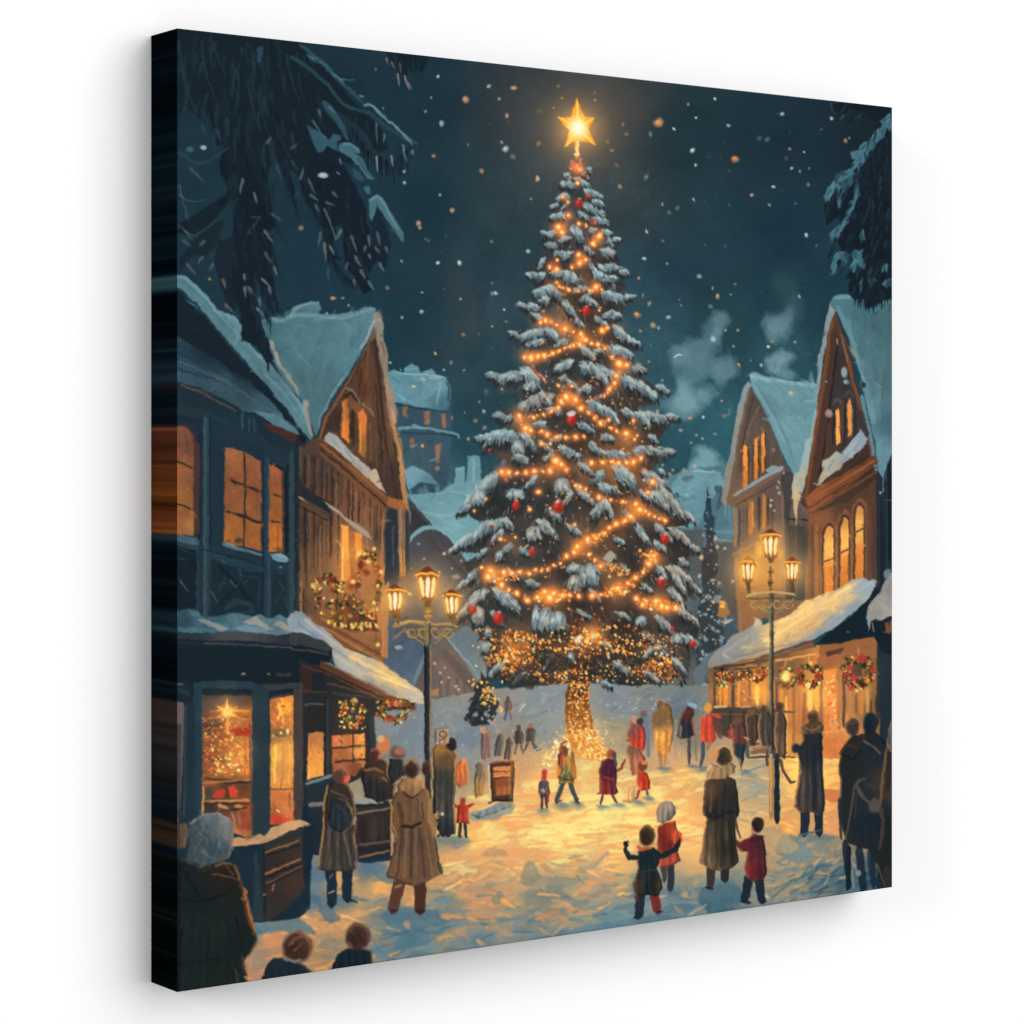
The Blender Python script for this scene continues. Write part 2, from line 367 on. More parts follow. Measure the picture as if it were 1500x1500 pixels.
def corner_right():
    P('1215,150 1312,150 1312,440 1292,440 1270,452 1262,436 1250,440 1242,425 1240,405 1252,390 1245,375 1225,395 1222,385 1232,365 1225,350 1216,356 1232,330 1230,318 '
      '1210,330 1208,300 1222,280 1235,262 1245,240 1260,215 1285,195 1290,180 1270,172 1240,178', '17222c', 1, 1.4)
    tail('1235,160 1275,165', 30, 22, 4, ['19262f', '1c2b35'], 2.1, .2)
    tail('1250,420 1275,432 1300,425', 60, 24, 4, DK, 1.57, .12)
    tail('1215,345 1240,330', 16, 18, 3, DK, 1.7, .3)
    W = ['2f5260', '35606c', '2d4d5c', '3d6672']
    for s in ('1304,165 1296,172 1288,178 1296,182 1300,190 1307,195 1307,168', '1300,182 1285,192 1275,202 1272,212 1284,210 1296,200',
              '1268,207 1260,214 1257,222 1262,225 1278,222 1284,212', '1247,222 1250,232 1262,236 1274,224 1262,220', '1255,236 1258,250 1252,258 1262,244 1274,228 1270,222',
              '1250,246 1235,250 1224,258 1221,268 1228,275 1240,280 1250,270 1252,255', '1222,266 1212,275 1205,288 1208,296 1215,290 1222,282',
              '1255,262 1258,285 1250,305 1240,325 1228,345 1218,353 1215,342 1222,335 1235,325 1248,300', '1228,270 1236,280 1232,300 1228,308 1226,290',
              '1254,365 1262,372 1268,388 1266,396 1256,388 1252,400 1248,398 1250,380 1244,372', '1240,368 1230,368 1226,380 1234,382 1232,392 1240,385 1246,372',
              '1222,382 1220,394 1224,402 1228,390', '1264,335 1266,350 1260,356 1258,345', '1292,415 1300,408 1308,405 1308,418 1298,422', '1278,405 1284,410 1276,420 1272,410',
              '1262,425 1258,415 1264,408', '1300,385 1298,398 1290,400 1292,390'):
        P(s, W[rng.randint(4)], .9, .9, .95, .08)
        p = pts(s); S([(p[0][0], p[0][1]+2), (p[1][0]+1, p[1][1]+2)], 4, '4a7681', .6, 2)
    for s in ('1254,318 1248,318 1258,312', '1300,230 1296,270', '1290,215 1285,240', '1280,300 1276,330', '1262,240 1256,262'):
        S(s, 3, '24404c', .7, 1)
    S('1217,150 1220,165', 3.5, '2c5070', .6, 1.2); S('1240,153 1232,164', 2, '4a5a60', .6, 1); S('1237,168 1230,174', 3, '5a6a70', .8, 1); S('1262,168 1250,176', 4, '24404e', .8, 1)
    for _ in range(150):
        x, y = rnd_in(pts('1290,175 1310,170 1310,440 1262,440 1215,385 1210,330 1215,280 1250,225')); l = rng.uniform(8, 22)
        S([(x, y), (x-l*.25, y+l*.6), (x-l*.3, y+l)], rng.uniform(2, 5), jit(['1c2b35', '20323c', '263c47', '151f28', '2b4451'][rng.randint(5)], .06), .65, 1, .9)
    for q in ('1300,175 1285,195 1272,210', '1270,215 1256,235 1248,250', '1248,250 1230,262 1215,285', '1250,295 1240,322 1222,346', '1262,366 1252,385', '1228,372 1222,392'):
        p = smooth(pts(q), False)
        for x, y in p:
            for _ in range(4): S([(x+rng.uniform(-4, 4), y+rng.uniform(-4, 4)), (x+rng.uniform(-8, 0), y+rng.uniform(5, 12))], rng.uniform(2.4, 4.6), jit(['35606c', '3d6a76', '2d505e', '477682'][rng.randint(4)], .06), .8, 1.2, .9)
    R('1262,200 1305,200 1305,430 1270,420', 60, 26, 4, 1.75, .25, .06, .5, ['1b2a34', '1d2f3a', '151f28'])

def back_left():
    # hill village behind
    P('566,540 600,560 660,580 700,640 720,700 700,1010 560,1010', '600,600,2c4c58 690,640,264a56 640,700,365864 700,900,4a5258', 1, 2, .9)
    P('573,588 660,590 662,640 655,712 598,700 585,640', '600,610,34505c 650,620,36505c 620,680,3c545e 650,690,34505c', .9, .8)
    P('567,545 577,540 591,548 593,538 603,532 612,536 615,546 624,543 632,538 640,548 653,552 657,578 655,600 645,605 620,598 600,592 585,590 572,588', '600,550,4f808c 600,580,5a8a96 640,560,5a8792 650,590,3f6b78', .9, .9, 1, .06)
    for s, w, c in (('580,545 600,548 635,549 650,552', 2.5, '8ab0b2'), ('617,556 622,556', 9, '8ca8a2'), ('630,553 648,552', 5, '86a29e'), ('645,560 640,595', 3, '79a6b0'),
                    ('655,556 660,575 656,600', 3, '446a74'), ('592,540 612,540', 4, '5f909a'), ('622,545 638,544', 4, '5f909a')):
        S(s, w, c, .8, w*.6, sm=1)
    R('570,548 650,555 648,598 575,586', 40, 14, 4, .9, .8, .09, .45)
    S('575,592 600,596 640,602 656,604', 4, '203a46', .8, 2)
    S('583,628 610,626 640,630 668,636 672,642', 4.5, '5f8c98', .95, 2.5, sm=1); S('605,622 620,626', 4, '6d9aa2', .8, 2); S('588,634 650,636 668,640', 2, '2a3c44', .8)
    for x, y, w, h in ((592, 602, 6, 15), (625, 612, 8, 20), (650, 616, 6, 22), (603, 648, 7, 14), (641, 664, 7, 28), (596, 597, 3, 6), (661, 612, 3, 8)):
        P([(x-w/2, y-h/2+2), (x+w/2, y-h/2), (x+w/2, y+h/2), (x-w/3, y+h/2-1)], '96664e', .8, .5, .95, .1)
    B(619, 653, 2.2, 2.6, 'd8a060'); B(606, 566, 3, 1.6, 'd8c098'); B(641, 686, 3, 4, 'a0785c', .8)
    S('602,655 612,650', 5, '7299a0', .5, 2); S('630,675 640,672', 3, '5f8c98', .7)
    P('592,690 602,682 616,686 632,696 643,712 642,722 600,722', '600,690,5f8c98 640,715,4b7480', .9, .9, 1, .06)
    P('600,718 615,706 640,712 638,722 605,724', '2e4650', .9, .8, .9)
    P('667,686 680,686 682,712 665,712', '5f8c96'); P('684,668 703,668 705,714 684,714', '5a8590'); S('694,672 694,710', 2, '86b0b4', .7); S('668,686 680,685', 2.6, '7ca4aa', .8)
    P('597,724 640,722 668,706 720,702 730,800 690,830 662,795 640,775 612,745', '610,730,5b8a92 690,720,5f9098 650,760,6a9aa0 690,790,639298 720,720,5a8a92', .9, 1, 1, .05)
    R('600,726 715,708 712,790 690,815 650,775', 70, 30, 6, .5, .25, .05, .4)
    for s in ('640,724 660,720 690,726', '620,750 650,755 690,752', '650,772 665,782'): S(s, 2.5, '7fadb0', .6, 1, sm=1)
    P('600,732 630,765 618,775 600,788 590,760', '3a3a3e', .9, .8); S('602,738 628,766', 4, '4c4444', .9, 3)
    # dark hut with snow rim, warmed by the lamp
    P('594,802 604,786 622,775 645,778 668,798 690,835 705,870 705,1010 560,1010 560,850 594,840',
      '610,800,46494e 640,800,44464a 660,830,4c4a4c 690,870,4f4e50 600,860,6a5c50 640,860,6f6054 690,910,5c5654 575,880,735c48 575,930,475560 620,910,6b5d54 660,940,62605c', .9, .9, 1, .04)
    S('592,805 602,788 622,773 648,776 672,800 695,835', 6, '6d9aa2', .95, 5, sm=1)
    S('622,782 640,800 668,828 690,850', 9, '4a4242', .9, 6); S('640,795 690,842', 1.6, '6a5448', .7)
    for x, y in ((612, 797), (621, 819), (604, 833), (652, 812), (645, 838), (669, 845), (663, 832), (676, 822)): flake(x, y, 1.8, '8a9a9c', .8)
    B(651, 811, 2.4, 2.4, 'd8a888'); B(668, 845, 6, 3.5, '9c948c', .8); B(600, 870, 3, 3, 'd8b060')
    R('560,800 690,850 690,910 560,940', 60, 20, 6, 1.5, .4, .06, .4)
    P('560,928 585,935 600,930 625,940 628,985 610,1010 560,975', '575,940,475462 600,960,485c6c 615,990,4f6270', .9, 1, 1, .05)
    S('578,935 590,925 605,930', 4, 'b07c58', .8, 1.5); B(584, 948, 5.5, 3, 'a0a4a4', .8)
    P('628,955 652,935 680,958 712,1000 725,1040 640,1060 600,1055 605,1010', '620,990,5c5452 650,980,7a6558 670,1010,7c685c 690,1030,66594f 630,1040,5f6a70', .9, .9, 1, .04)
    for k in range(9): S([(645+k*6, 985+k*2), (644+k*6, 1035)], 1.3, ['4f4642', '8c7666'][k % 2], .7)
    P('655,935 680,915 705,930 715,1000 712,1015 700,1000 675,962', '690,935,5f6e74 700,980,707c7c 710,1010,848884', .9, 1)
    P('646,950 654,950 700,1000 722,1030 714,1034 690,1012 650,965', '6a5850'); P('627,940 640,930 620,975 604,1010 608,985', '607684', .9, .8, .9)
    S('655,935 690,975 718,1018', 3, '7d98a4', .8, 2)
    P('632,1010 643,1008 643,1020 632,1020', 'b07f48'); 
    D('632,1020 645,1020 648,1062 632,1062', 30, 1, 2.2, ['e8b840', 'c88c30', 'f0d070', '8a5020']); S('633,1053 646,1054', 4, 'd8a030')
    for x, y in ((637, 972), (645, 986), (652, 978), (657, 993), (668, 1005), (647, 1000), (664, 1022), (672, 1010)): B(x, y, 2, 2, 'd8b08c', .85)
    P('640,1035 680,1030 690,1040 680,1055 650,1062 640,1058', '3f4448', 1, 1.5, .9); P('655,1040 668,1032 675,1036 668,1046', '8a949a', .9, 1, .8); B(672, 1032, 4, 3, 'c0a090', .8)

def back_right():
    P('965,700 1000,690 1060,680 1080,700 1100,780 1100,1010 980,1010 960,800', '1000,740,4c7480 1060,760,466e7a 1050,850,4c5c60 1020,830,4a5a62 1080,870,6a6054 1060,920,3f5560 1020,960,485054 1000,1000,5c5c5a 1085,950,56504a', 1, 2, 1, .05)
    P('985,706 1000,690 1020,686 1056,692 1062,710 1050,722 1034,745 1026,765 1010,775 985,768 978,735', '1000,700,5e8a94 1030,700,628f98 1010,730,5f8c98 1030,750,5a8490 990,750,527c88', .9, 1.2, 1, .05)
    for s, w, c in (('1000,702 1018,697', 7, '4b6068'), ('990,722 995,728', 7, '36525e'), ('1050,715 1060,722 1052,745', 16, '38505c'), ('1000,732 1020,728', 4, '46707c'), ('1015,690 1056,692', 3, '82aab0')):
        S(s, w, c, .85, w*.5)
    R('985,695 1058,690 1030,760 990,765', 50, 16, 4, .2, .8, .08, .5)
    S('1044,778 1078,780', 6, '557f8a', .9, 5); S('1045,790 1080,795', 4, '6f8484', .8, 3); P('1050,795 1080,792 1085,900 1055,900', '564f4a', .9, 1.5, .8); S('982,772 1022,768', 5, '6f9aa0', .8, 3)
    P('1000,776 1030,772 1030,840 1010,850 1000,820', '4f5450', .9, 1.5, .8)
    # slim snowy fir
    P('1036,712 1041,735 1046,760 1044,790 1052,820 1048,850 1058,880 1054,905 1064,940 1058,970 1066,1005 1018,1010 1022,960 1028,930 1022,900 1030,860 1028,820 1034,790 1030,760 1034,735',
      '1038,740,2c4450 1038,820,443c3a 1040,880,3c4244 1040,960,354248', 1, 2)
    D('1036,712 1046,760 1052,820 1062,900 1068,1005 1018,1010 1024,880 1030,780', 110, .9, 2.4, ['6f98a4', '7fa0aa', '8a9698', '24343c', '4c6470', '2a3a42'], .8, .4)
    D('1040,830 1060,900 1066,1000 1020,1005 1026,880', 34, 1, 2.1, ['c89868', 'd8b890', 'c8a070', 'b08858'], .85)
    for x, y, r in ((1028, 816, 3.4), (1026, 844, 3), (1048, 788, 3), (1044, 850, 3), (1054, 853, 2.6), (1074, 851, 3), (1050, 802, 2.4), (1062, 804, 2.2)): flake(x, y, r, ['c8a888', 'a8b8b8'][int(x) % 2])
    for x, y in ((1045, 921), (1034, 937), (1052, 925), (1033, 900), (1056, 938), (1036, 960), (1028, 966)): B(x, y, 3.6, 2.6, '7c98a4', .8, .4, .4)
    B(1058, 884, 6, 4, 'e8ac50', .95); P('1052,888 1065,888 1070,898 1062,905 1052,902', 'a8743c', .9, .6); B(1058, 889, 4, 2, 'f8c870', .9); S('1062,912 1074,907', 6, 'b0b0a8', .9, 3)
    B(1050, 877, 5, 6, '9a9c98', .7); P('1015,985 1040,955 1060,950 1060,1000 1020,1010', '5e6a72', 1, 1.5, .9)
    B(1045, 1000, 12, 16, '38424a', .9, 0, .4, 1.5); B(1033, 1004, 5, 4, 'a8a48c', .8)

def fir():
    # dark body
    body = ('846,232 852,250 860,262 864,280 878,292 882,300 874,312 888,328 893,345 886,358 900,372 908,385 898,398 910,412 914,424 896,440 912,452 908,470 '
            '905,480 922,490 926,505 915,515 922,530 918,545 945,555 968,578 962,592 930,600 950,612 978,616 968,640 958,660 972,662 972,672 950,690 962,700 978,712 '
            '990,735 1006,755 1000,768 975,772 1010,800 1008,815 990,825 1015,850 1018,868 1000,885 1022,905 1020,930 1005,950 1014,965 1008,985 985,994 960,998 '
            '930,1004 880,998 820,1000 770,1006 742,996 722,985 714,950 700,925 680,905 672,893 690,870 700,862 678,828 690,820 720,815 665,805 680,790 735,770 '
            '700,760 682,752 680,740 700,722 720,705 730,695 745,685 735,670 705,655 706,640 730,638 760,632 735,618 733,610 755,600 770,585 730,572 740,560 720,550 '
            '760,545 780,540 762,520 780,508 768,502 750,488 780,482 800,470 770,452 765,446 790,440 785,430 780,425 800,412 790,395 780,385 800,378 795,360 806,345 810,330 '
            '804,318 820,300 818,290 832,282 830,265 840,252')
    P(body, '846,260,3c4648 850,340,434040 850,400,3a3836 800,470,3e4442 860,470,40362f 850,540,3a3c3c 900,560,44403c 760,560,384648 850,620,3c3834 930,600,3c3632 '
      '770,650,30383a 850,660,44362e 910,680,5a3c2c 760,740,2e3436 820,760,363634 900,740,42362f 960,740,3c342e 850,840,3a3634 760,800,33383a 930,840,33322f '
      '990,860,3a3632 750,880,3c3a36 850,920,30292a 950,950,33302f 750,960,3a3430 850,980,2a2c2e 1000,960,343a3c 720,910,363c3c', .9, 2.6, 1, .10)
    for i in range(260):   # ragged needles of the outline
        p = pts(body); k = rng.randint(len(p)); t = rng.rand(); q = p[(k+1) % len(p)]
        x = p[k][0]*(1-t)+q[0]*t; y = p[k][1]*(1-t)+q[1]*t
        sd = 1 if x > 846 else -1
        if abs(y-1000) < 25 and abs(x-850) < 150: continue
        l = rng.uniform(5, 13); S([(x-sd*4, y-3), (x+sd*l*.7, y+l*.45)], 3.2, jit(sample(x-sd*12, y), .1), .8, .6)
    R(body, 900, 16, 4, 1.2, .5, .14, .5)
    for _ in range(260):                              # hanging dark fringe along the bottom of the crown
        x = rng.uniform(728, 1004); y = 986+6*math.sin(x/13.)+rng.uniform(-14, 8); l = rng.uniform(4, 13)
        if 832 < x < 868: continue
        S([(x, y), (x+rng.uniform(-4, 4), y+l)], 4.6, jit(['262b2e', '2c2e2f', '30302f', '343c42'][rng.randint(4)], .08), .9, 1)

def mound(x, y, w, h, warm=0.):
    """snow cushion seen end-on: rounded crown, fingers hanging below"""
    mix = lambda c, v: hx(c)*(1-warm)+hx(v)*warm
    hi, mid, lo = mix('a0b4b6', 'c0b49e'), mix('768c8f', '988f80'), mix('546c74', '6c675f')
    for _ in range(int(w)): S([(x+rng.uniform(-.6, .6)*w, y), (x+rng.uniform(-.75, .75)*w, y+h*rng.uniform(.5, .85))], 4, jit(['282c2f', '302d2b', '2a3236'][rng.randint(3)], .1), .7, 1)
    n = 7; q = [(x-w*.62, y+h*.2)]
    for i in range(n+1): t = math.pi*(1-i/float(n)); q.append((x+w*.58*math.cos(t), y-h*.12-h*.4*math.sin(t)*rng.uniform(.9, 1.1)))
    for i in range(7): t = 1-i/6.; q.append((x+w*(t*2-1)*.6, y+(h*.42 if i % 2 else h*.12)*rng.uniform(.8, 1.15)))
    P(q, mid, 1.1, 1., .95, .07)
    for _ in range(int(w*h/34)+5):
        t = rng.uniform(-1, 1); l = h*rng.uniform(.2, .42); yy = y+h*rng.uniform(-.2, .15)
        S([(x+t*w*.45, yy), (x+t*w*.62, yy+l)], rng.uniform(2.4, 4.2), jit(lo if rng.rand() < .5 else mid, .06), .8, 1, 1)
    for _ in range(int(w*h/50)+4):
        t = rng.uniform(-1, .8); yy = y-h*rng.uniform(.1, .42)*math.cos(t)
        S([(x+t*w*.3, yy), (x+t*w*.5, yy+h*.22)], rng.uniform(2.8, 5), jit(hi, .06), .7, 1.6, 1)

def bough(x0, y0, x1, y1, th, warm=0., cover=1.):
    """snow-laden bough: dark needles hang under a drooping, soft-edged snow pad"""
    if abs(y1-y0) > 1.15*abs(x1-x0): return mound((x0+x1)/2., (y0+y1)/2., th*1.15, abs(y1-y0)*1.05, warm)
    warm = min(1, warm+.12)
    th *= 1.12; L = math.hypot(x1-x0, y1-y0); sd = 1 if x1 > x0 else -1
    mix = lambda c, w: hx(c)*(1-warm)+hx(w)*warm
    hi, mid, lo = mix('9ab6bb', 'bcb09c'), mix('6c8d96', '948c80'), mix('456672', '66625e')
    for k in range(int(L*.8)+8):                      # shaded needles
        t = rng.rand(); x = x0+(x1-x0)*t; y = y0+(y1-y0)*t; l = th*rng.uniform(.8, 1.7)*(1-.4*t)
        S([(x, y), (x+sd*l*.3, y+l)], 4, jit(['282c2f', '302d2b', '2a3236', '382e28'][rng.randint(4)], .1), .7, .8, 1)
    top = []; bot = []; n = max(4, int(L/5))
    for i in range(n+1):
        t = i/float(n); e = math.sin(math.pi*min(1, .18+t*.82))**.6
        cx = x0+(x1-x0)*t; cy = y0+(y1-y0)*t-th*.28*math.sin(math.pi*min(1, t*1.15))
        top.append((cx, cy-th*.32*e+rng.uniform(-1, 1))); bot.append((cx+sd*th*.1, cy+th*.38*e+(th*.34 if i % 2 else 0)*rng.uniform(.5, 1.2)))
    P(top+bot[::-1], mid, 1.1, 1.2, .92, .07)
    for k in range(int(L*th/26*cover)+4):             # fringe
        t = rng.rand(); x = x0+(x1-x0)*t; y = y0+(y1-y0)*t+th*rng.uniform(-.1, .25); l = rng.uniform(.25, .62)*th
        g = 1.57-sd*rng.uniform(0, .75)
        S([(x, y), (x+math.cos(g)*l, y+math.sin(g)*l)], rng.uniform(2.4, 4.6), jit(lo if rng.rand() < .6 else mid, .07), .75, 1, 1)
    for k in range(int(L*th/30*cover)+3):             # light upper strokes
        t = rng.rand(); x = x0+(x1-x0)*t; y = y0+(y1-y0)*t-th*(.28*math.sin(math.pi*min(1, t*1.15))+rng.uniform(-.05, .3)); l = rng.uniform(.3, .7)*th
        g = math.atan2(y1-y0, x1-x0)+sd*rng.uniform(0, .7)
        S([(x-math.cos(g)*l*.5, y-math.sin(g)*l*.5), (x+math.cos(g)*l*.5, y+math.sin(g)*l*.5)], rng.uniform(2.6, 4.8), jit(hi if rng.rand() < .7 else mid, .06), .7, 1.4, 1)
    for k in range(int(L/9)+1):
        t = rng.rand(); x = x0+(x1-x0)*t; y = y0+(y1-y0)*t+th*rng.uniform(0, .5); S([(x, y), (x+sd*2, y+th*.3)], 1.6, '2c3234', .6, .6)

BOUGHS = '''836,262,826,256,7,.3;852,256,864,252,6,.3;842,272,820,268,9,.1;850,268,866,272,9,.1;834,288,816,290,9,.1;856,280,882,288,10,0;830,300,822,306,6,.2
856,302,886,314,12,.1;828,318,806,318,9,.1;866,322,892,326,9,.1;838,338,856,350,16,.2;812,342,796,346,10,.2;882,348,900,358,12,.2;816,360,798,358,7,0;880,368,902,372,12,.4
810,372,828,372,9,.2;838,372,824,376,9,.2;800,380,788,392,10,0;878,392,914,394,10,.1;862,388,876,402,10,0;800,404,784,408,10,0;822,402,848,410,14,.1;868,400,900,420,13,.1
812,430,782,428,14,.1;800,424,824,434,14,.3;880,432,914,438,13,.1;868,430,850,440,9,.2;790,452,766,448,9,.2;826,448,842,458,14,.3;882,462,910,462,10,.1;872,466,890,476,9,.3
800,486,760,496,13,.1;798,484,820,496,14,.2;898,482,924,500,15,.2;892,512,926,520,13,.1;800,500,770,505,8,0;866,518,886,512,8,.4
770,548,724,556,12,.1;766,548,790,560,20,.2;756,546,744,560,12,.1;850,538,900,548,16,.2;872,546,890,560,16,.2;908,554,962,580,15,.2;926,540,946,540,10,.7;820,546,832,560,9,.5
810,582,760,596,16,.7;790,578,808,592,14,.6;862,592,890,606,15,.2;884,600,908,618,13,.2;930,608,984,616,12,.2;936,610,954,624,12,.3;752,612,734,616,8,.2;912,602,930,610,10,.3
760,640,708,640,15,.1;722,642,708,655,12,.1;764,640,784,654,16,.3;756,645,762,668,14,.3;790,648,812,664,9,.6;820,658,850,668,11,.2;862,652,880,662,13,.3;884,664,922,668,11,.3
926,662,972,660,12,.4;900,690,930,706,22,.3;886,696,866,702,14,.2;876,712,900,720,12,.2;940,694,972,706,14,.6;728,700,682,738,20,.3;710,716,692,744,16,.2;752,716,760,734,20,.2
832,700,816,728,18,.5;842,714,860,724,12,.5;960,714,1004,756,18,.6;954,718,964,740,16,.3;958,726,980,744,14,.5;886,742,868,752,18,.3;884,738,898,754,16,.4;848,722,870,736,10,.6
742,762,666,800,14,.2;720,768,690,790,16,.1;736,764,752,772,12,.4;790,770,776,794,18,.6;788,766,816,784,16,.5;928,770,950,792,14,.3;980,776,1012,796,12,.8;958,770,984,790,12,.6
740,806,728,822,12,.3;750,802,738,806,12,.3;850,826,838,842,20,.3;856,826,872,860,22,.3;892,812,898,820,12,.8;960,832,976,846,14,.3;978,834,1014,852,16,.8;986,846,1004,866,14,.6
712,870,684,884,16,.4;722,866,760,890,18,.3;700,840,682,850,12,.4;690,888,672,902,14,.8;706,888,694,918,13,.8;804,892,796,928,18,.3;812,896,822,926,18,.2;800,888,770,926,8,.1
982,868,1002,888,16,.7;990,890,1022,914,14,.8;936,902,942,920,12,.3;960,906,986,924,12,.6;950,948,980,958,16,.5;988,928,996,944,14,.6;1000,934,1022,944,12,.2;712,920,720,936,9,.2
846,842,838,868,16,.7;864,866,880,880,9,.3;908,828,920,838,8,.4;744,836,760,850,7,.5;830,560,850,570,8,.2;776,460,796,470,8,.3;856,362,870,372,8,.3;840,470,856,478,8,.4
866,250,858,246,6,.2;840,262,850,266,6,.3;868,296,884,300,8,.1;846,312,862,320,8,.2;880,340,896,340,8,.1;834,350,820,352,9,.2;862,340,874,336,8,.5;826,400,806,400,9,.1;884,410,904,408,9,.1;838,426,862,420,8,.1
858,440,876,446,9,.3;806,440,790,440,9,.2;832,500,812,506,9,.2;852,512,872,524,12,.5;838,532,812,540,12,.2;786,566,768,566,10,.2;866,570,844,574,10,.2;824,604,800,600,9,.4;846,622,872,632,10,.2;880,640,900,642,9,.3
800,622,780,622,9,.2;824,640,806,646,8,.2;950,640,966,646,8,.2;812,668,796,672,8,.3;774,676,750,668,10,.2;846,680,870,694,10,.3;936,720,950,732,9,.3;786,700,770,712,10,.2;806,752,824,760,10,.2;738,780,720,792,10,.2
832,772,850,780,9,.3;912,752,930,764,10,.4;958,796,976,806,10,.4;898,790,916,796,8,.2;940,856,956,866,8,.4;770,852,790,858,8,.4;712,806,700,816,9,.2;980,868,996,880,10,.6;720,900,736,912,10,.3;942,930,960,940,10,.5
846,896,866,906,8,.2;906,900,924,906,9,.4;880,942,896,948,7,.3;760,804,776,812,8,.2;964,690,976,694,7,.3;728,846,716,852,7,.5;996,820,1008,828,8,.6;700,880,686,886,9,.6;838,724,824,740,9,.4;896,716,908,722,9,.3
790,404,772,402,7,.1;908,400,922,398,7,.1;776,450,758,444,7,.2;912,436,930,434,7,.2;762,494,746,486,8,.1;926,500,940,506,8,.1;732,552,712,548,8,.1;962,566,980,574,9,.2;742,612,722,606,8,.2;976,610,996,612,8,.2
716,644,696,640,8,.1;968,664,990,660,8,.3;688,742,670,752,9,.2;1002,752,1018,764,9,.5;672,800,656,808,8,.2;1010,800,1024,806,8,.6;686,852,670,860,8,.4;1012,856,1026,868,9,.6;676,900,664,912,9,.6;818,300,806,302,6,.1;806,344,792,340,6,.1;896,352,910,350,6,.1'''

LIGHTS = '''816,413,.8;819,420,.7;825,422,.7;833,425,.8;848,427,.9;864,425,.8;873,420,1.2;882,424,.8
792,472,.8;799,469,1.1;807,471,.8;816,476,.9;828,482,1.3;840,486,.8;851,489,1.2;858,498,1.3;849,504,1;840,506,.7;835,507,.7;828,510,.8;820,514,.8;810,517,.9;798,521,1.2;788,522,1.1;778,524,1.3;768,523,1.1
867,503,.8;876,504,.9;886,510,1;897,522,.8;907,532,1.5;918,535,1;903,551,1.1;900,561,1;893,570,1;885,580,.8;882,484,1.1;890,480,1
818,565,.8;838,566,.9;860,563,.7;829,581,1.4;843,585,1.4;851,598,1.2;862,605,.7;870,612,.8;880,620,1.2;892,615,.8;818,597,.9;808,603,1;796,607,.8;781,611,.9;761,609,1.2;770,627,1.2;777,630,.9
793,632,.8;802,636,1;816,640,1.1;829,641,1;843,640,.9;855,639,1;896,627,.9;904,631,.9;917,635,1.4;930,644,.9;928,616,1;822,588,1;934,638,.6
793,650,.9;814,675,1.5;806,689,1.1;796,691,.8;783,690,1.2;771,692,.9;757,693,1;745,692,.9;735,691,1.4;822,680,1;830,688,.9;867,678,1.2;883,678,1;897,676,.9;906,678,1.3;917,677,1;928,677,1.1;939,671,1.1
843,711,1.1;850,713,1;858,716,.9;877,728,1;895,733,.8;912,735,1.1;931,738,1.3;956,706,1.2;949,721,1.1;937,747,1.3;945,749,.8;951,753,1;959,757,.8;966,760,.8;974,762,1;924,757,1.3;915,763,1
903,767,1.2;893,773,1.1;886,781,.8;873,788,.7;861,791,1.4;846,800,1.5;841,809,1.2;863,812,1.1;872,820,1;880,829,1;958,813,1.4;950,826,1.2;942,838,1;931,846,1.2;920,854,1.3;905,862,1.4;894,868,1.2;908,866,1
867,873,1.2;880,871,.9;848,873,1;932,877,1.2;942,886,1.2;947,881,1;961,881,1.2;969,888,1.3;977,890,1.3;990,890,1.1;706,831,1;719,836,1.5;715,845,1.4;738,839,1.3;750,839,1;762,838,1;775,840,1
785,834,.8;793,836,.7;802,834,.8;811,828,.8;821,825,.8;830,815,1;725,851,1;735,857,1.2;745,864,1.2;757,869,1.2;773,879,1.5;788,875,1;798,867,1.2;805,876,1.8;811,869,1.3;824,872,1.1;835,872,1
843,244,1;849,247,.9;846,268,1.1;825,288,1;832,296,.8;861,287,.9;833,315,1.2;818,332,1.3;823,340,1.2;869,325,.8;878,346,1.3;869,357,1.1;848,373,.9;849,385,1.1;858,380,.8;838,391,1;816,381,.8;805,391,.8
815,394,1.1;859,332,.7;848,327,.8;878,454,.6;776,746,1;789,721,1;806,745,.6;733,789,.9;755,787,.7;842,768,.8;712,731,.7;695,748,.6;893,626,.6;806,650,.6'''

def sparkle(s, n, r0=.8, r1=2.2, a=.95, cols=('ff9c34', 'ffc464', 'e07420', 'ffe4a0', 'cc5c14')):
    D(s, n, r0, r1, cols, a, .4)

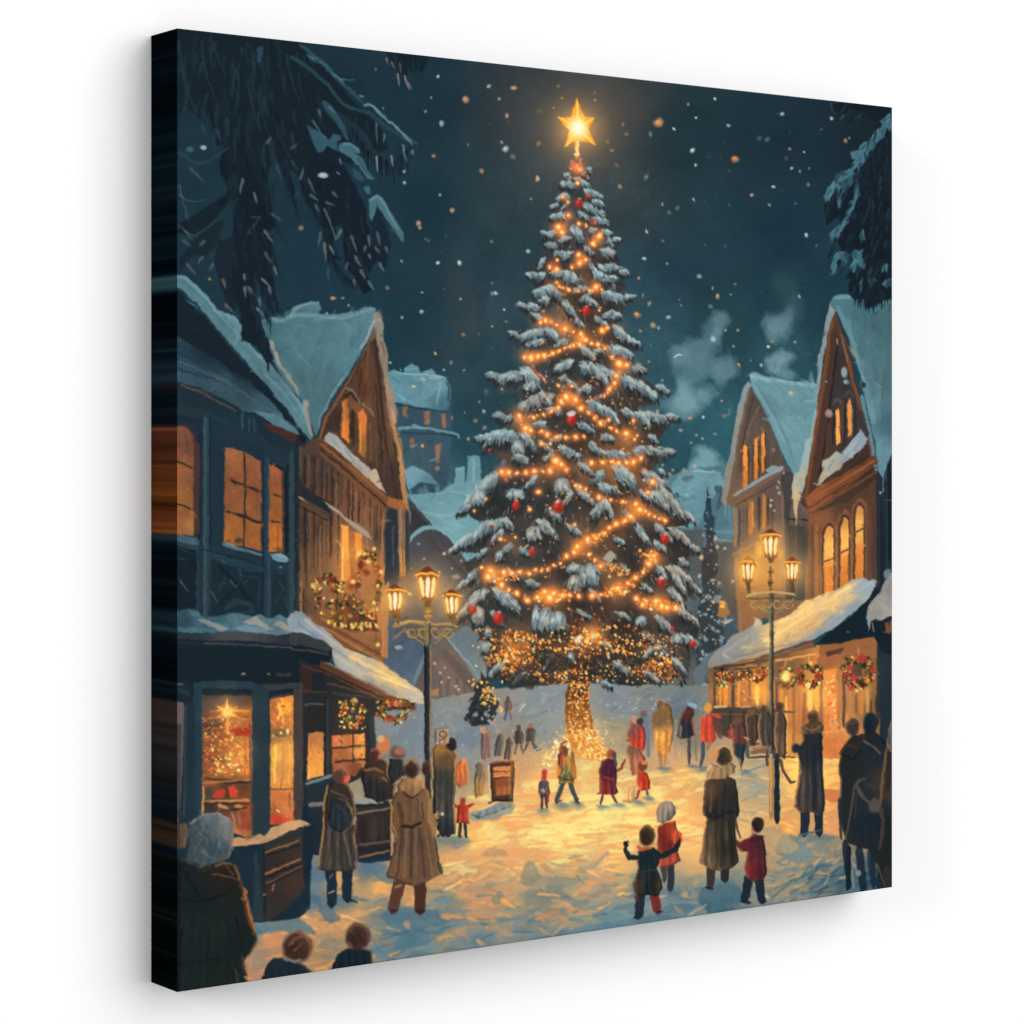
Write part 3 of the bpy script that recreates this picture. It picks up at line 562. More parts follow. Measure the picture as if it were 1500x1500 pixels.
def fir_lights():
    for x, y, r, a in ((825, 480, 34, .5), (850, 495, 22, .45), (775, 520, 24, .4), (836, 584, 26, .5), (760, 612, 24, .5), (772, 632, 24, .4), (918, 640, 28, .45), (905, 550, 22, .4), (812, 680, 26, .5),
                       (738, 694, 16, .4), (900, 680, 46, .4), (860, 690, 30, .3), (930, 745, 34, .55), (850, 800, 32, .5), (722, 842, 30, .55), (806, 872, 30, .55), (905, 862, 40, .5), (958, 816, 20, .5),
                       (885, 826, 26, .45), (965, 885, 34, .5), (755, 945, 44, .5), (870, 930, 40, .5), (820, 960, 60, .25), (960, 960, 50, .3), (820, 335, 20, .45), (874, 350, 20, .4), (833, 316, 12, .4), (846, 246, 16, .4), (790, 470, 16, .4),
                       (855, 379, 16, .3), (815, 416, 12, .3), (874, 421, 16, .4)):
        G(x, y, r*.75, 'd05a10', a*.95); G(x, y, r*.42, 'f08020', a*.75)
    for _ in range(46): x, y = rnd_in(pts('830,300 870,300 930,560 980,700 1000,900 700,900 700,760 770,560')); G(x, y, rng.uniform(8, 20), 'c05010', rng.uniform(.12, .34))
    for ln in BOUGHS.replace('\n', ';').split(';'):
        x0, y0, x1, y1, th, w = [float(v) for v in ln.split(',')]
        bough(x0, y0, x1, y1, th, w)
    p = pts('846,260 900,380 925,520 975,660 1010,850 1010,930 700,930 690,800 735,640 770,500 800,370')
    for _ in range(900):
        x, y = rnd_in(p); l = rng.uniform(4, 11); sd = 1 if x > 846 else -1
        c = ['4f5f62', '39464a', '20262a', '66777a', '4a3a30', '2a3236', '7f8e8c', '5c5248'][rng.randint(8)]
        S([(x, y), (x+sd*rng.uniform(0, 5), y+l)], rng.uniform(1.6, 3.4), jit(c, .08), .55, 1, .8)
    # lower band: hundreds of tiny lamps
    low = '705,920 790,930 850,905 900,905 980,930 1010,960 1000,990 940,985 880,990 840,1005 790,1000 720,985 700,950'
    R(low, 260, 12, 4, 1.2, .7, .2, .6, ['3c2e26', '4c3626', '2c2a2a', '6a4020', '2f3436'])
    sparkle('735,920 790,930 800,960 750,985 715,975 705,950', 210, .8, 1.9); sparkle('790,935 850,925 900,940 900,975 840,995 790,985', 150, .7, 2)
    sparkle('900,930 960,945 990,960 985,990 900,985', 150, .7, 2); sparkle(low, 380, .6, 1.8); sparkle('690,925 720,915 740,1000 700,1010', 34, .8, 1.8); D('712,960 1010,960 1006,1004 860,1000 730,1006', 60, 1, 2, ['e8a040', 'c87c28'], .8); sparkle('720,975 840,992 1000,985 990,1002 850,1000 740,1000', 90, .7, 1.7); sparkle('945,960 985,965 995,985 970,1000 940,980', 90, .6, 1.8, .9, ('e87a28', 'ff9838', 'd86020'))
    sparkle('745,925 775,930 765,965 735,975', 36, 1.2, 2.4)
    for s in ('755,930 790,940 830,955 860,940 900,915', '720,960 770,990 830,985', '860,925 905,950 940,965 985,970', '690,1000 720,1020 735,1040'):
        p = smooth(pts(s), False)
        for x, y in p:
            for _ in range(3): B(x+rng.uniform(-5, 5), y+rng.uniform(-5, 5), 1.7, 1.9, 'ffc860', .95, 0, .5)
    for q in ((735,975,716,990,11,.5),(770,988,752,1000,9,.4),(812,962,796,980,10,.3),(898,972,922,984,10,.4),(946,985,966,998,9,.5),(985,968,1006,984,12,.5),(880,1000,896,1006,7,.3),(718,940,704,958,11,.4),(1004,900,1024,914,10,.6),(960,950,940,966,9,.5),(842,955,830,972,8,.3)): bough(*q)
    P('780,955 800,950 835,965 838,980 800,985', '30302f', 1, 2, .7); P('912,960 945,962 940,978 912,975', '2c3032', 1, 2, .7); P('860,965 880,958 895,972 868,985', '33302e', 1, 2, .6)
    P('745,985 790,992 780,1010 745,1008', '2f3434', 1, 2, .7)
    G(869, 931, 14, 'ff7a20', .8); B(869, 931, 4.4, 5, 'ffb060', .9); B(869, 932, 2.6, 3.2, '9ce0c0', 1)
    B(846, 938, 6, 4.4, 'ffe0b0', .9, .3, .5); B(850, 934, 4, 3, 'fff0d0', .8)
    sparkle('880,826 920,826 925,842 890,845', 46, .8, 2); sparkle('935,805 965,808 962,825 940,822', 34, .8, 2.2); sparkle('860,775 895,780 880,795 866,795', 30, .8, 1.8)
    sparkle('715,838 760,842 755,850 725,850', 24, .9, 2.2); sparkle('785,865 830,862 835,880 790,884', 40, 1, 2.6); sparkle('885,858 930,852 925,870 885,874', 40, 1, 2.6); sparkle('940,876 995,882 992,894 945,892', 40, .9, 2.2)
    for s in ('781,536 785,545 795,553 802,562', '862,604 875,611 870,606', '860,588 880,580 895,572', '822,678 830,690 843,712', '735,688 740,700 745,708'):
        p = pts(s)
        for i in range(len(p)-1):
            for t in (0, .33, .66): B(p[i][0]*(1-t)+p[i+1][0]*t, p[i][1]*(1-t)+p[i+1][1]*t, 2.2, 2.2, ['c84828', 'e0704c', 'e8a888'][rng.randint(3)], .9, 0, .5)
    prev = None
    for ln in LIGHTS.replace('\n', ';').split(';'):
        x, y, s = [float(v) for v in ln.split(',')]
        if prev and math.hypot(x-prev[0], y-prev[1]) < 24:
            G((x+prev[0])/2, (y+prev[1])/2, 8, 'a84010', .3)
            for _ in range(4):
                t = rng.rand(); B(x+(prev[0]-x)*t+rng.uniform(-3, 3), y+(prev[1]-y)*t+rng.uniform(-3, 3), rng.uniform(.8, 1.8), rng.uniform(.8, 1.8), jit(['e87828', 'f8a850', 'c84c1c', 'ffc878', '8c3c18'][rng.randint(5)], .06), .85, 0, .4)
        prev = (x, y)
    for ln in LIGHTS.replace('\n', ';').split(';'):
        x, y, s = [float(v) for v in ln.split(',')]; LT(x, y, s)
    sparkle('800,420 900,430 960,620 990,760 1000,900 720,900 720,760 760,640 780,480', 420, .7, 1.7, .85, ('f08c30', 'ffb050', 'd86c20', 'e8a860', 'd8b890', 'c89060', 'e8c890'))
    for x, y, r in ((848, 297, 6), (859, 455, 6), (837, 615, 7), (756, 740, 6.5), (817, 742, 8.5), (779, 808, 5), (730, 905, 8), (692, 893, 6), (974, 790, 6.5), (969, 853, 6.5), (1015, 943, 5), (718, 772, 2.5), (717, 660, 2.4), (985, 922, 3), (868, 324, 3.4), (860, 287, 3)):
        ball(x, y, r)
    B(837, 606, 6, 4, 'd8d0c8', .9); B(816, 735, 3, 2, 'd8d0c0', .8); B(969, 847, 4, 2.4, 'd8b8a8', .8)
    P('882,818 893,806 901,812 893,826', 'a8a090'); 
    P('706,985 716,1000 722,1015 732,1030 728,1045 720,1062 690,1062 684,1048 690,1030 694,1010', '2f3334', 1.2, 2.4)
    D('690,1020 730,1020 725,1060 680,1058', 40, 1.4, 3.2, ['2a2e30', '3a3f42', '4c5458', '30343a'], .9)
    sparkle('702,990 726,1010 730,1040 705,1032 698,1010', 46, 1, 2.4, .95, ('f0c050', 'ffdc78', 'd89838', 'e8b860')); D('690,1040 730,1035 726,1060 686,1062', 14, 1.6, 3.2, ['a0a4a4', 'b89880', '8a949a'], .8)
    # trunk wound with lights, spreading over the snow
    P('835,995 862,995 863,1040 870,1070 888,1100 892,1112 860,1110 830,1085 828,1030', '845,1010,5c3018 850,1060,7c4418 875,1095,c08840 835,1080,8c5424', 1, 2.5)
    P('795,1108 812,1088 832,1075 850,1070 876,1080 892,1100 900,1116 860,1114 830,1110 800,1118', '820,1100,d8a868 880,1100,e8a040 850,1090,c88030', 2, 3, .7)
    sparkle('834,998 863,998 865,1050 876,1085 830,1085', 380, .6, 1.6, .95, ('ffa838', 'ffd070', 'c85c14', 'f0e0b0', 'e07820', '7a3410'))
    sparkle('838,1070 872,1065 895,1105 885,1112 850,1110', 230, .7, 1.9, .95, ('ffb848', 'ffdc80', 'e08028', 'fff0c0'))
    sparkle('792,1112 815,1085 835,1075 835,1105 800,1125', 120, .7, 2, .9, ('ffd080', 'ffe8a8', 'f0b860', 'fff4d0'))
    sparkle('776,1122 800,1080 835,1050 870,1050 900,1080 922,1115 880,1120', 170, .6, 1.5, .75, ('ffe0a0', 'f0c070'))
    G(850, 1075, 46, 'c87a28', .4, 50)

def star():
    G(846, 188, 30, 'ff8c1c', .55)
    P('845,143 850,157 856,171 872,172.5 862,188 866,199 873,214 858,208 848,205 837,209 827,216 831,201 834,190 826,183 816,171.5 836,171.5 840,158', '845,150,f0a020 818,173,f0a828 870,174,f0a828 830,212,f8b840 870,212,f0a828 846,187,fff4b8', .9, .4, 1, 0)
    S('845,148 847,185', 2, 'ffe890', .8, 6); S('820,173 846,187', 1.5, 'ffe48c', .8, 5); S('869,174 847,187', 1.5, 'ffe48c', .8, 5); S('868,210 848,188', 1.5, 'ffe890', .8, 5); S('831,212 846,188', 1.5, 'ffe890', .8, 5)
    B(847, 187, 5, 6.5, 'fffbe6', 1, .2, .8); G(847, 188, 11, 'ffe090', .55)
    S('846,205 846,222 845,232', 8, 'ffc050', .95, 4); S('847,206 846,226', 3.5, 'ffe8a0', .9, 2); B(845, 226, 4.5, 3, 'ffd890', .9)
    for x, y in ((838, 237), (850, 239), (842, 246), (850, 234), (845, 231)): B(x, y, 2.6, 2.6, 'd88a60', .8, 0, .5)
    sparkle('836,240 856,240 862,262 832,262', 26, .9, 2, .8, ('e8703c', 'c84020', 'f0a060', 'd8b0a0'))

FL = '''716,126,3,b0bcc0;731,144,3,c8b8a0;743,170,3.6,c8a088;741,219,5,9aacb4;752,230,4,7a6c60;735,208,3,7c8c94;706,250,4,c89468;787,261,4,d8b090;789,211,4,a8743c;823,145,2.6,d89848;818,128,3,8a6c40;871,137,2,c89040;752,129,4,d0a880
871,147,2.4,d8a048;811,158,1.6,d8a040;790,162,4,80603c;912,182,3,b08058;917,197,4,a07450;964,180,6.5,d89860;988,189,2.8,b8ccd0;953,196,3,5a727c;889,207,3,a87444;896,220,3,b08048;908,273,4,c08c5c;904,241,4,70605c
948,339,3,b0c4c4;944,379,3,c0d4d4;971,353,2.6,6c6460;978,385,3,a89c90;935,407,2.6,d09468;777,292,2,80a4a8;775,367,3,9cb8bc;721,415,3,6c8088;720,354,3,56707a;947,260,5,50666e;970,299,2.4,80949a;994,306,4,6a6864;980,312,3,5c6c74
1048,144,2.4,c0d0d0;1008,153,2,90b4b8;1020,172,2.6,b8cccc;1067,184,2.6,9cb0b4;1146,167,3,a8b8bc;1218,173,2.8,a8bcc0;1015,221,4.2,a8c0c4;1077,233,5.5,d89058;1020,242,2.6,a8bcc0;1157,219,3.2,a88478;1178,223,2,b4c8cc;1160,247,2.6,b8ccd0
1172,250,3,6c828a;1187,246,2.4,6c828a;1132,275,3,a8bcc0;1101,286,3.2,d8a878;1127,300,2.8,8ca0a4;1165,298,2.4,2e7478;1016,293,2.6,a4bcc0;1181,345,2.8,a8bcc0;1184,269,3,5c707a;1112,203,4,3f5860;1124,205,4,46606a;1204,190,3,4a626c
1152,232,3.4,40585f;1032,359,2.2,2c6c70;1062,360,3,3a5660;1196,360,2,4c7880;1025,405,3.6,8ca4aa;1045,422,2.4,b89068;1052,434,4.2,d89860;1071,432,1.6,90a4a8;1172,434,2.4,a8bcc0;1041,450,4,5c8490;1077,415,2,8a6c6c;1238,206,3.4,b88458;1244,202,2,c89c70
941,433,2,a0bcc0;951,445,3,c09068;933,461,5.6,d89458;979,464,3.6,a8bcc4;956,477,3.6,c89870;964,481,2.4,b8b8a8;938,485,2.8,e0a060;996,438,1.4,90a8ac;997,447,2,84a0a4;954,506,2,50707a;971,558,3,a88068;951,530,2.2,a8886c;963,603,3,c89c68
1011,612,3,c8a070;1030,612,2.4,d0e8e8;1058,587,2.4,b89484;1082,535,3,c89c68;1115,536,2.6,a8a8ac;1100,528,1.6,80989c;1074,507,2.4,8aa8ac;1082,484,2.6,d8a878;1063,484,2.6,c8a070;1126,508,2.4,d8d8c8;1131,500,2.6,a88c68;1165,501,3,c8a070;1158,577,3.6,d8b084
1062,609,3,90785c;1058,587,2.2,c09080;998,631,3.4,b89888;1047,634,2.4,d8b898;1020,638,2.4,c8a080;1029,642,2.4,d0a080;1011,649,2.2,a89890;1018,683,3.4,c8a09c;1002,689,3.6,c8946c;981,694,2.8,c89874;985,688,2.4,b89078
642,113,2.4,c0c8c8;631,142,2.2,5cb0bc;623,162,2.2,6a9ca4;647,180,4,9cb4bc;683,147,6,c09068;636,228,3.4,d8985c;592,251,2.4,70bcc0;592,268,3.4,a8b8bc;645,285,2.4,98b4bc;662,307,4,d0946c;613,327,3.6,c89c7c;615,333,3,c89c7c;686,212,2.4,50707c;560,158,1.4,a0d4d4
551,102,2,80949c;441,334,4,8a7c54;489,437,4.6,c09468;503,437,2.6,d8a060;568,422,3,a87c50;589,384,2.2,98a8a8;641,384,2.8,b8cccc;674,385,3.2,a8b8bc;618,428,2,8cacb4;617,457,3.2,a0bcc4;589,465,2.8,8cacb4;674,437,2,d8d070;678,491,3,b88850;637,518,2,d8c080
625,350,2,6c705c;629,352,1.8,8c7450;653,345,1.6,48606c;511,447,1.6,a8b0b0;479,459,2.4,80a4ac;571,531,2.4,90b8bc;587,541,2,509cac;651,541,2.4,90c4cc;660,532,3,5c7884;680,541,1.6,7c9ca0;307,408,2.6,d89850;720,430,3.6,607c84;725,428,3,506c74;726,430,3,c0d0d0
738,454,2,c0d4d4;741,471,1.8,b8a06c;721,478,2,c8a468;702,490,1.2,a08c60;720,510,1,7c9ca0;702,589,1.8,c8a880;708,603,2.8,90b0b4;697,615,3.4,a87c68;711,626,3.6,b08c74;686,643,3,b88c74;713,574,5,38586a;735,570,2,c8a470;681,605,1.6,c89c60
470,140,1,8aa;700,900,1,9aa;1290,722,2.5,8fa4a8;1105,870,2.4,e8e0d0;1070,600,1.6,7c9ca0;1150,650,1.6,a89;1210,560,1.5,8fa4a8;1240,560,5,80929a;1215,605,5,a08078;1133,659,4,a88c80'''
def flakes():
    for ln in FL.replace('\n', ';').split(';'):
        x, y, r, c = ln.split(',')
        if len(c) < 6: continue
        x, y, r = float(x), float(y), float(r)
        flake(x, y, r*.84, c, .82); 
        if r > 4: B(x-r*.2, y-r*.2, r*.5, r*.4, jit(hx(c)*1.15, .05), .7)
    for _ in range(90):
        x = rng.uniform(600, 1210); y = rng.uniform(110, 640)
        if 770 < x < 930 and y > 240: continue
        if x > 1090 and y > 540 or x < 690 and y > 520: continue
        c = ['5c747c', '8a7058', '4f6c76', '7c98a0', '3f7480'][rng.randint(5)]
        S([(x, y), (x+rng.uniform(-3, 3), y+rng.uniform(-1, 4))], rng.uniform(1, 2), c, rng.uniform(.3, .6), .8)

def ground():
    P('440,1330 440,1120 540,1045 600,1030 720,1010 830,1000 1040,1005 1100,1020 1320,1050 1320,1320 1000,1360 255,1470 255,1290 400,1250',
      '600,1070,6e7d86 690,1085,6c7c86 740,1035,8a8580 800,1020,76848a 800,1060,7c8686 900,1030,707e86 960,1060,6f7c84 1000,1035,5f6e76 1020,1080,8a8070 900,1080,a89878 700,1105,8c8c84 '
      '760,1120,c8a070 790,1150,f0c47c 880,1130,e8c47c 980,1110,d0a878 1000,1140,ecc078 1050,1110,c0a07c 700,1220,f4c878 740,1190,f0c078 820,1220,fcdc8c 880,1190,fce08c 950,1190,fcdc88 1000,1200,f8cc80 '
      '640,1240,dcb078 610,1260,e0a868 560,1300,eab468 600,1310,e8a860 760,1265,e0b074 880,1290,b89c78 900,1260,f0c078 1020,1240,e8b878 1110,1150,b8a888 1095,1200,e0b878 1150,1220,ecb060 1200,1150,fcc870 1180,1125,ffd878 '
      '1180,1240,b09870 1220,1210,e0a468 1200,1270,5a7078 1150,1290,988c74 1240,1290,3c5a66 1290,1290,304c5a 1110,1340,7c8478 1060,1320,4f7480 1000,1340,5c7884 940,1320,6f8484 900,1355,5a7a84 800,1385,5f777c 800,1330,8f8a74 '
      '700,1380,64787c 700,1320,c09870 650,1330,707f7c 600,1375,486c7c 580,1340,4c7080 530,1330,b8986c 480,1340,d8a468 450,1360,dca468 400,1380,c89060 370,1420,b88c64 420,1300,a88c70 450,1315,4c6c80 360,1360,4c7484 '
      '500,1290,d0a468 480,1400,a88860 460,1280,546c78 540,1270,50687c', 1, 0, 1, .03)
    # far snow field
    R('560,1050 830,1010 1040,1010 1040,1070 900,1090 700,1100 560,1110', 240, 18, 5, -.35, .5, .09, .5)
    D('560,1040 700,1060 830,1020 1040,1020 1000,1080 600,1110', 60, 1, 2.2, ['b8a890', 'a8b0b4', 'd0b888', '8c949c'], .7)
    S('733,1048 768,1030 770,1034', 3, 'b0a8a4', .5, 1); S('761,1041 769,1032', 2.2, 'c8c8c8', .9); S('755,1052 790,1048 815,1032', 4, '66767e', .6, 2)
    for _ in range(26): x = rng.uniform(880, 985); y = rng.uniform(1020, 1060); B(x, y, rng.uniform(1.5, 3), rng.uniform(1, 1.8), ['c0b498', 'b09c84', 'a8acac'][rng.randint(3)], .7)
    # lit square: long flat strokes of light
    lit = '640,1250 700,1160 800,1120 950,1120 1060,1130 1060,1230 960,1250 880,1270 700,1290 620,1290'
    R(lit, 200, 30, 6, -.06, .14, .05, .5)
    sl, m = pmask(pts(lit), 8, 4)
    x = PX[sl]; y = PY[sl]; v = y+.1*x
    q = vnoise(x/30+.3*N1[sl], v/7, 13)+.6*vnoise(x/13, v/4, 14)+.3*N2[sl]
    up = np.clip((q-.1)*7, 0, 1)*m; dn = np.clip((-q-.12)*7, 0, 1)*m; I = IMG[sl]
    I += (hx('ffec98')-I)*up[..., None]*.5; I += (hx('eba864')-I)*dn[..., None]*.5
    R(lit, 90, 30, 5, -.06, .12, .03, .55, ['ffe496', 'fcd888', 'f4b870', 'e8a868', 'f8cc80', 'd8a070'])
    R('760,1200 900,1160 1000,1170 1000,1215 900,1235 780,1245', 40, 36, 6, -.04, .1, .02, .6, ['ffec9c', 'ffe894', 'fcdc88'])
    R('1060,1110 1130,1110 1130,1220 1075,1200', 70, 24, 5, .05, .25, .05, .5, ['a8a490', 'c8b488', 'dcb880', '8c9690', 'e8c07c', '9c9c90'])
    R('1140,1100 1270,1100 1240,1240 1140,1230', 90, 24, 6, .1, .3, .04, .5, ['fccc70', 'f0b460', 'e8a054', 'ffd880', 'd89858'])
    # shaded near snow, broken orange and blue
    nearp = '480,1460 600,1400 1000,1350 1310,1300 1310,1240 1200,1235 1080,1290 1030,1270 900,1270 760,1280 640,1290 640,1260 500,1340 380,1350 360,1450'
    sl, m = pmask(pts(nearp), 6, 3)
    x = PX[sl]; y = PY[sl]; v = y+.16*x
    q = vnoise(x/34+.25*N1[sl], v/9, 11)+.6*vnoise(x/15, v/5, 12)+.3*N1[sl]
    up = np.clip((q-.16)*7, 0, 1)*m; dn = np.clip((-q-.14)*7, 0, 1)*m
    I = IMG[sl]; warmth = np.clip((I[..., 0]-I[..., 2])*2.2+.42, .12, 1)[..., None]
    I += (hx('e2ab68')-I)*(up[..., None]*.62*warmth); I += (hx('476a7a')-I)*(dn[..., None]*.55*(1.15-warmth*.75))
    R(nearp, 260, 22, 7, -.12, .3, .06, .4)
    R('640,1290 760,1290 900,1280 1030,1280 1040,1330 900,1350 780,1370 650,1380', 60, 24, 7, .1, .45, .06, .6, ['d8a468', 'c0986c', 'a09074', '8c8c7c', '7c847c', 'c89860', '6c8084', 'b89470'])
    R('640,1270 760,1250 900,1255 900,1280 760,1300 640,1320', 36, 26, 7, .05, .35, .05, .55, ['eab870', 'dca868', 'c49c70', 'f4c47c', 'b0966f'])
    R('600,1400 650,1345 800,1345 1000,1320 1100,1330 900,1365', 46, 30, 8, -.15, .3, .06, .6, ['5f7c84', '54747f', '4a6e7c', '6c8084', '7c8880', '3f6676'])
    R('420,1460 400,1380 440,1330 560,1320 600,1400', 50, 22, 6, .05, .25, .06, .6, ['e8b068', 'd09c64', 'b88c64', 'f0b870', 'a8886c', '7c8078', 'dca05c'])
    R('555,1350 640,1320 660,1400 590,1410 550,1400', 36, 26, 8, -.2, .3, .06, .65, ['4a6e80', '41667a', '54747f', '3f6072', '6c8080'])
    R('370,1300 470,1290 560,1280 560,1330 460,1330 380,1360', 30, 22, 7, -.25, .35, .06, .6, ['5c7484', 'c8a070', 'e0b070', '4f6c80', '8c8878', 'b89c78', '46647a'])
    R('1110,1340 1180,1260 1300,1280 1305,1310', 80, 34, 6, -.55, .25, .07, .6, ['3f5f6c', '35545f', '4a6a74', '2d4a58', '5c7478', '3a5a68'])
    R('1130,1330 1120,1250 1200,1235 1260,1250 1220,1290', 40, 20, 6, -.35, .4, .06, .6, ['b09878', '8c8c7c', '6c8084', 'c09c70', '54707c', 'd0a470'])
    R('1070,1350 1075,1280 1130,1280 1130,1340', 24, 24, 7, -.3, .4, .07, .6, ['a09478', '7c8880', 'b89c74', '5c7880'])
    # blue pools of shade and orange edges placed as in the print
    for s, c in (('455,1315 470,1338 480,1352 492,1350 500,1345 490,1338 500,1322 540,1318 510,1310 480,1312', '42607a'), ('350,1362 375,1358 395,1340 405,1330 430,1340 465,1365 440,1366 400,1362 378,1370', '3c6478'),
                 ('345,1358 380,1350 400,1366 380,1362 350,1372', '4a7484'), ('560,1340 600,1328 660,1340 660,1352 610,1362 570,1352', '46697a'), ('690,1190 740,1185 752,1175 750,1190 720,1200 690,1202', '7c8a8e'),
                 ('765,1292 772,1262 785,1270 795,1284 830,1285 840,1290 790,1300', '94907c'), ('848,1270 870,1265 890,1247 893,1252 880,1262 860,1280 850,1272', 'a09480'), ('664,1235 690,1232 680,1240 668,1244', 'a8948c'),
                 ('1030,1300 1060,1298 1082,1300 1090,1320 1075,1332 1040,1336 1025,1318', '2f5a6c'), ('705,1252 725,1240 745,1252 725,1256', 'b8946c'), ('718,1318 735,1305 738,1322 725,1326', '8c8874'),
                 ('800,1395 820,1365 900,1350 1000,1340 930,1362', '4c7080'), ('540,1272 565,1268 580,1285 610,1290 590,1295 560,1290', '50707f'), ('1148,1222 1180,1235 1190,1260 1160,1262 1135,1245', '5c7880'),
                 ('1100,1220 1140,1210 1150,1220 1170,1240 1150,1250 1110,1240', 'b8a07c'), ('450,1275 480,1270 475,1290 450,1292', '4a6474'), ('1020,1240 1050,1235 1040,1260 1030,1262', 'e8b878')):
        P(s, c, 1.5, 2, .72, .06, 1)
    for s, c, w in (('500,1340 530,1352', 'f0c080', 3), ('425,1330 440,1322 445,1335 462,1352 480,1362', 'c0a078', 8), ('595,1352 598,1360', 'e0a468', 8), ('625,1385 650,1372 668,1372', 'd8a468', 6), ('650,1368 670,1364 690,1376', 'c8945c', 6),
                    ('648,1340 680,1346', 'e0a468', 9), ('690,1340 720,1346 712,1358', 'c8945c', 7), ('735,1318 755,1330', 'e8ac68', 6), ('800,1316 830,1324 850,1334 880,1338', 'e0a468', 6), ('785,1345 815,1335', 'd0985c', 7),
                    ('788,1310 820,1312', 'f0b468', 4), ('860,1275 880,1285', 'f0c07c', 5), ('875,1332 895,1322', 'e0a468', 4), ('698,1378 710,1384', 'c8986c', 6), ('850,1338 870,1334', 'c89860', 3), ('1000,1310 1005,1312', 'e8b478', 9),
                    ('1010,1340 1035,1325', 'd0a878', 3), ('905,1310 925,1308', 'f0b870', 4), ('905,1300 918,1298', 'e8b070', 4), ('685,1345 700,1348', 'e8a860', 5), ('570,1400 585,1392', 'd0a068', 3), ('640,1402 690,1392', '5c7880', 5),
                    ('1182,1240 1196,1232', 'c8b090', 5), ('1165,1300 1180,1296', 'd0a878', 4), ('1230,1288 1246,1282', 'b09070', 4), ('1228,1232 1250,1226', 'b89474', 4), ('1245,1262 1260,1275', 'a89074', 5), ('1120,1312 1128,1314', 'd8c098', 5),
                    ('1210,1262 1222,1258', 'd0a878', 4), ('835,1360 850,1352', 'c8a078', 4), ('790,1360 812,1372', 'b89874', 4), ('440,1340 450,1344', 'ecc080', 6)):
        p = smooth(pts(s), False)
        for _ in range(4):
            i = rng.randint(max(1, len(p)-3)); q = [(x+rng.uniform(-w, w)*.35, y+rng.uniform(-w, w)*.3) for x, y in p[i:i+4]]
            S(q, w*rng.uniform(.7, 1.3), jit(c, .05), .42, w*.3, 1.4)
    S('1085,1135 1120,1120 1130,1116', 3, '6c7c80', .8, 2); S('1070,1095 1130,1090', 6, '8c8a80', .6, 3)

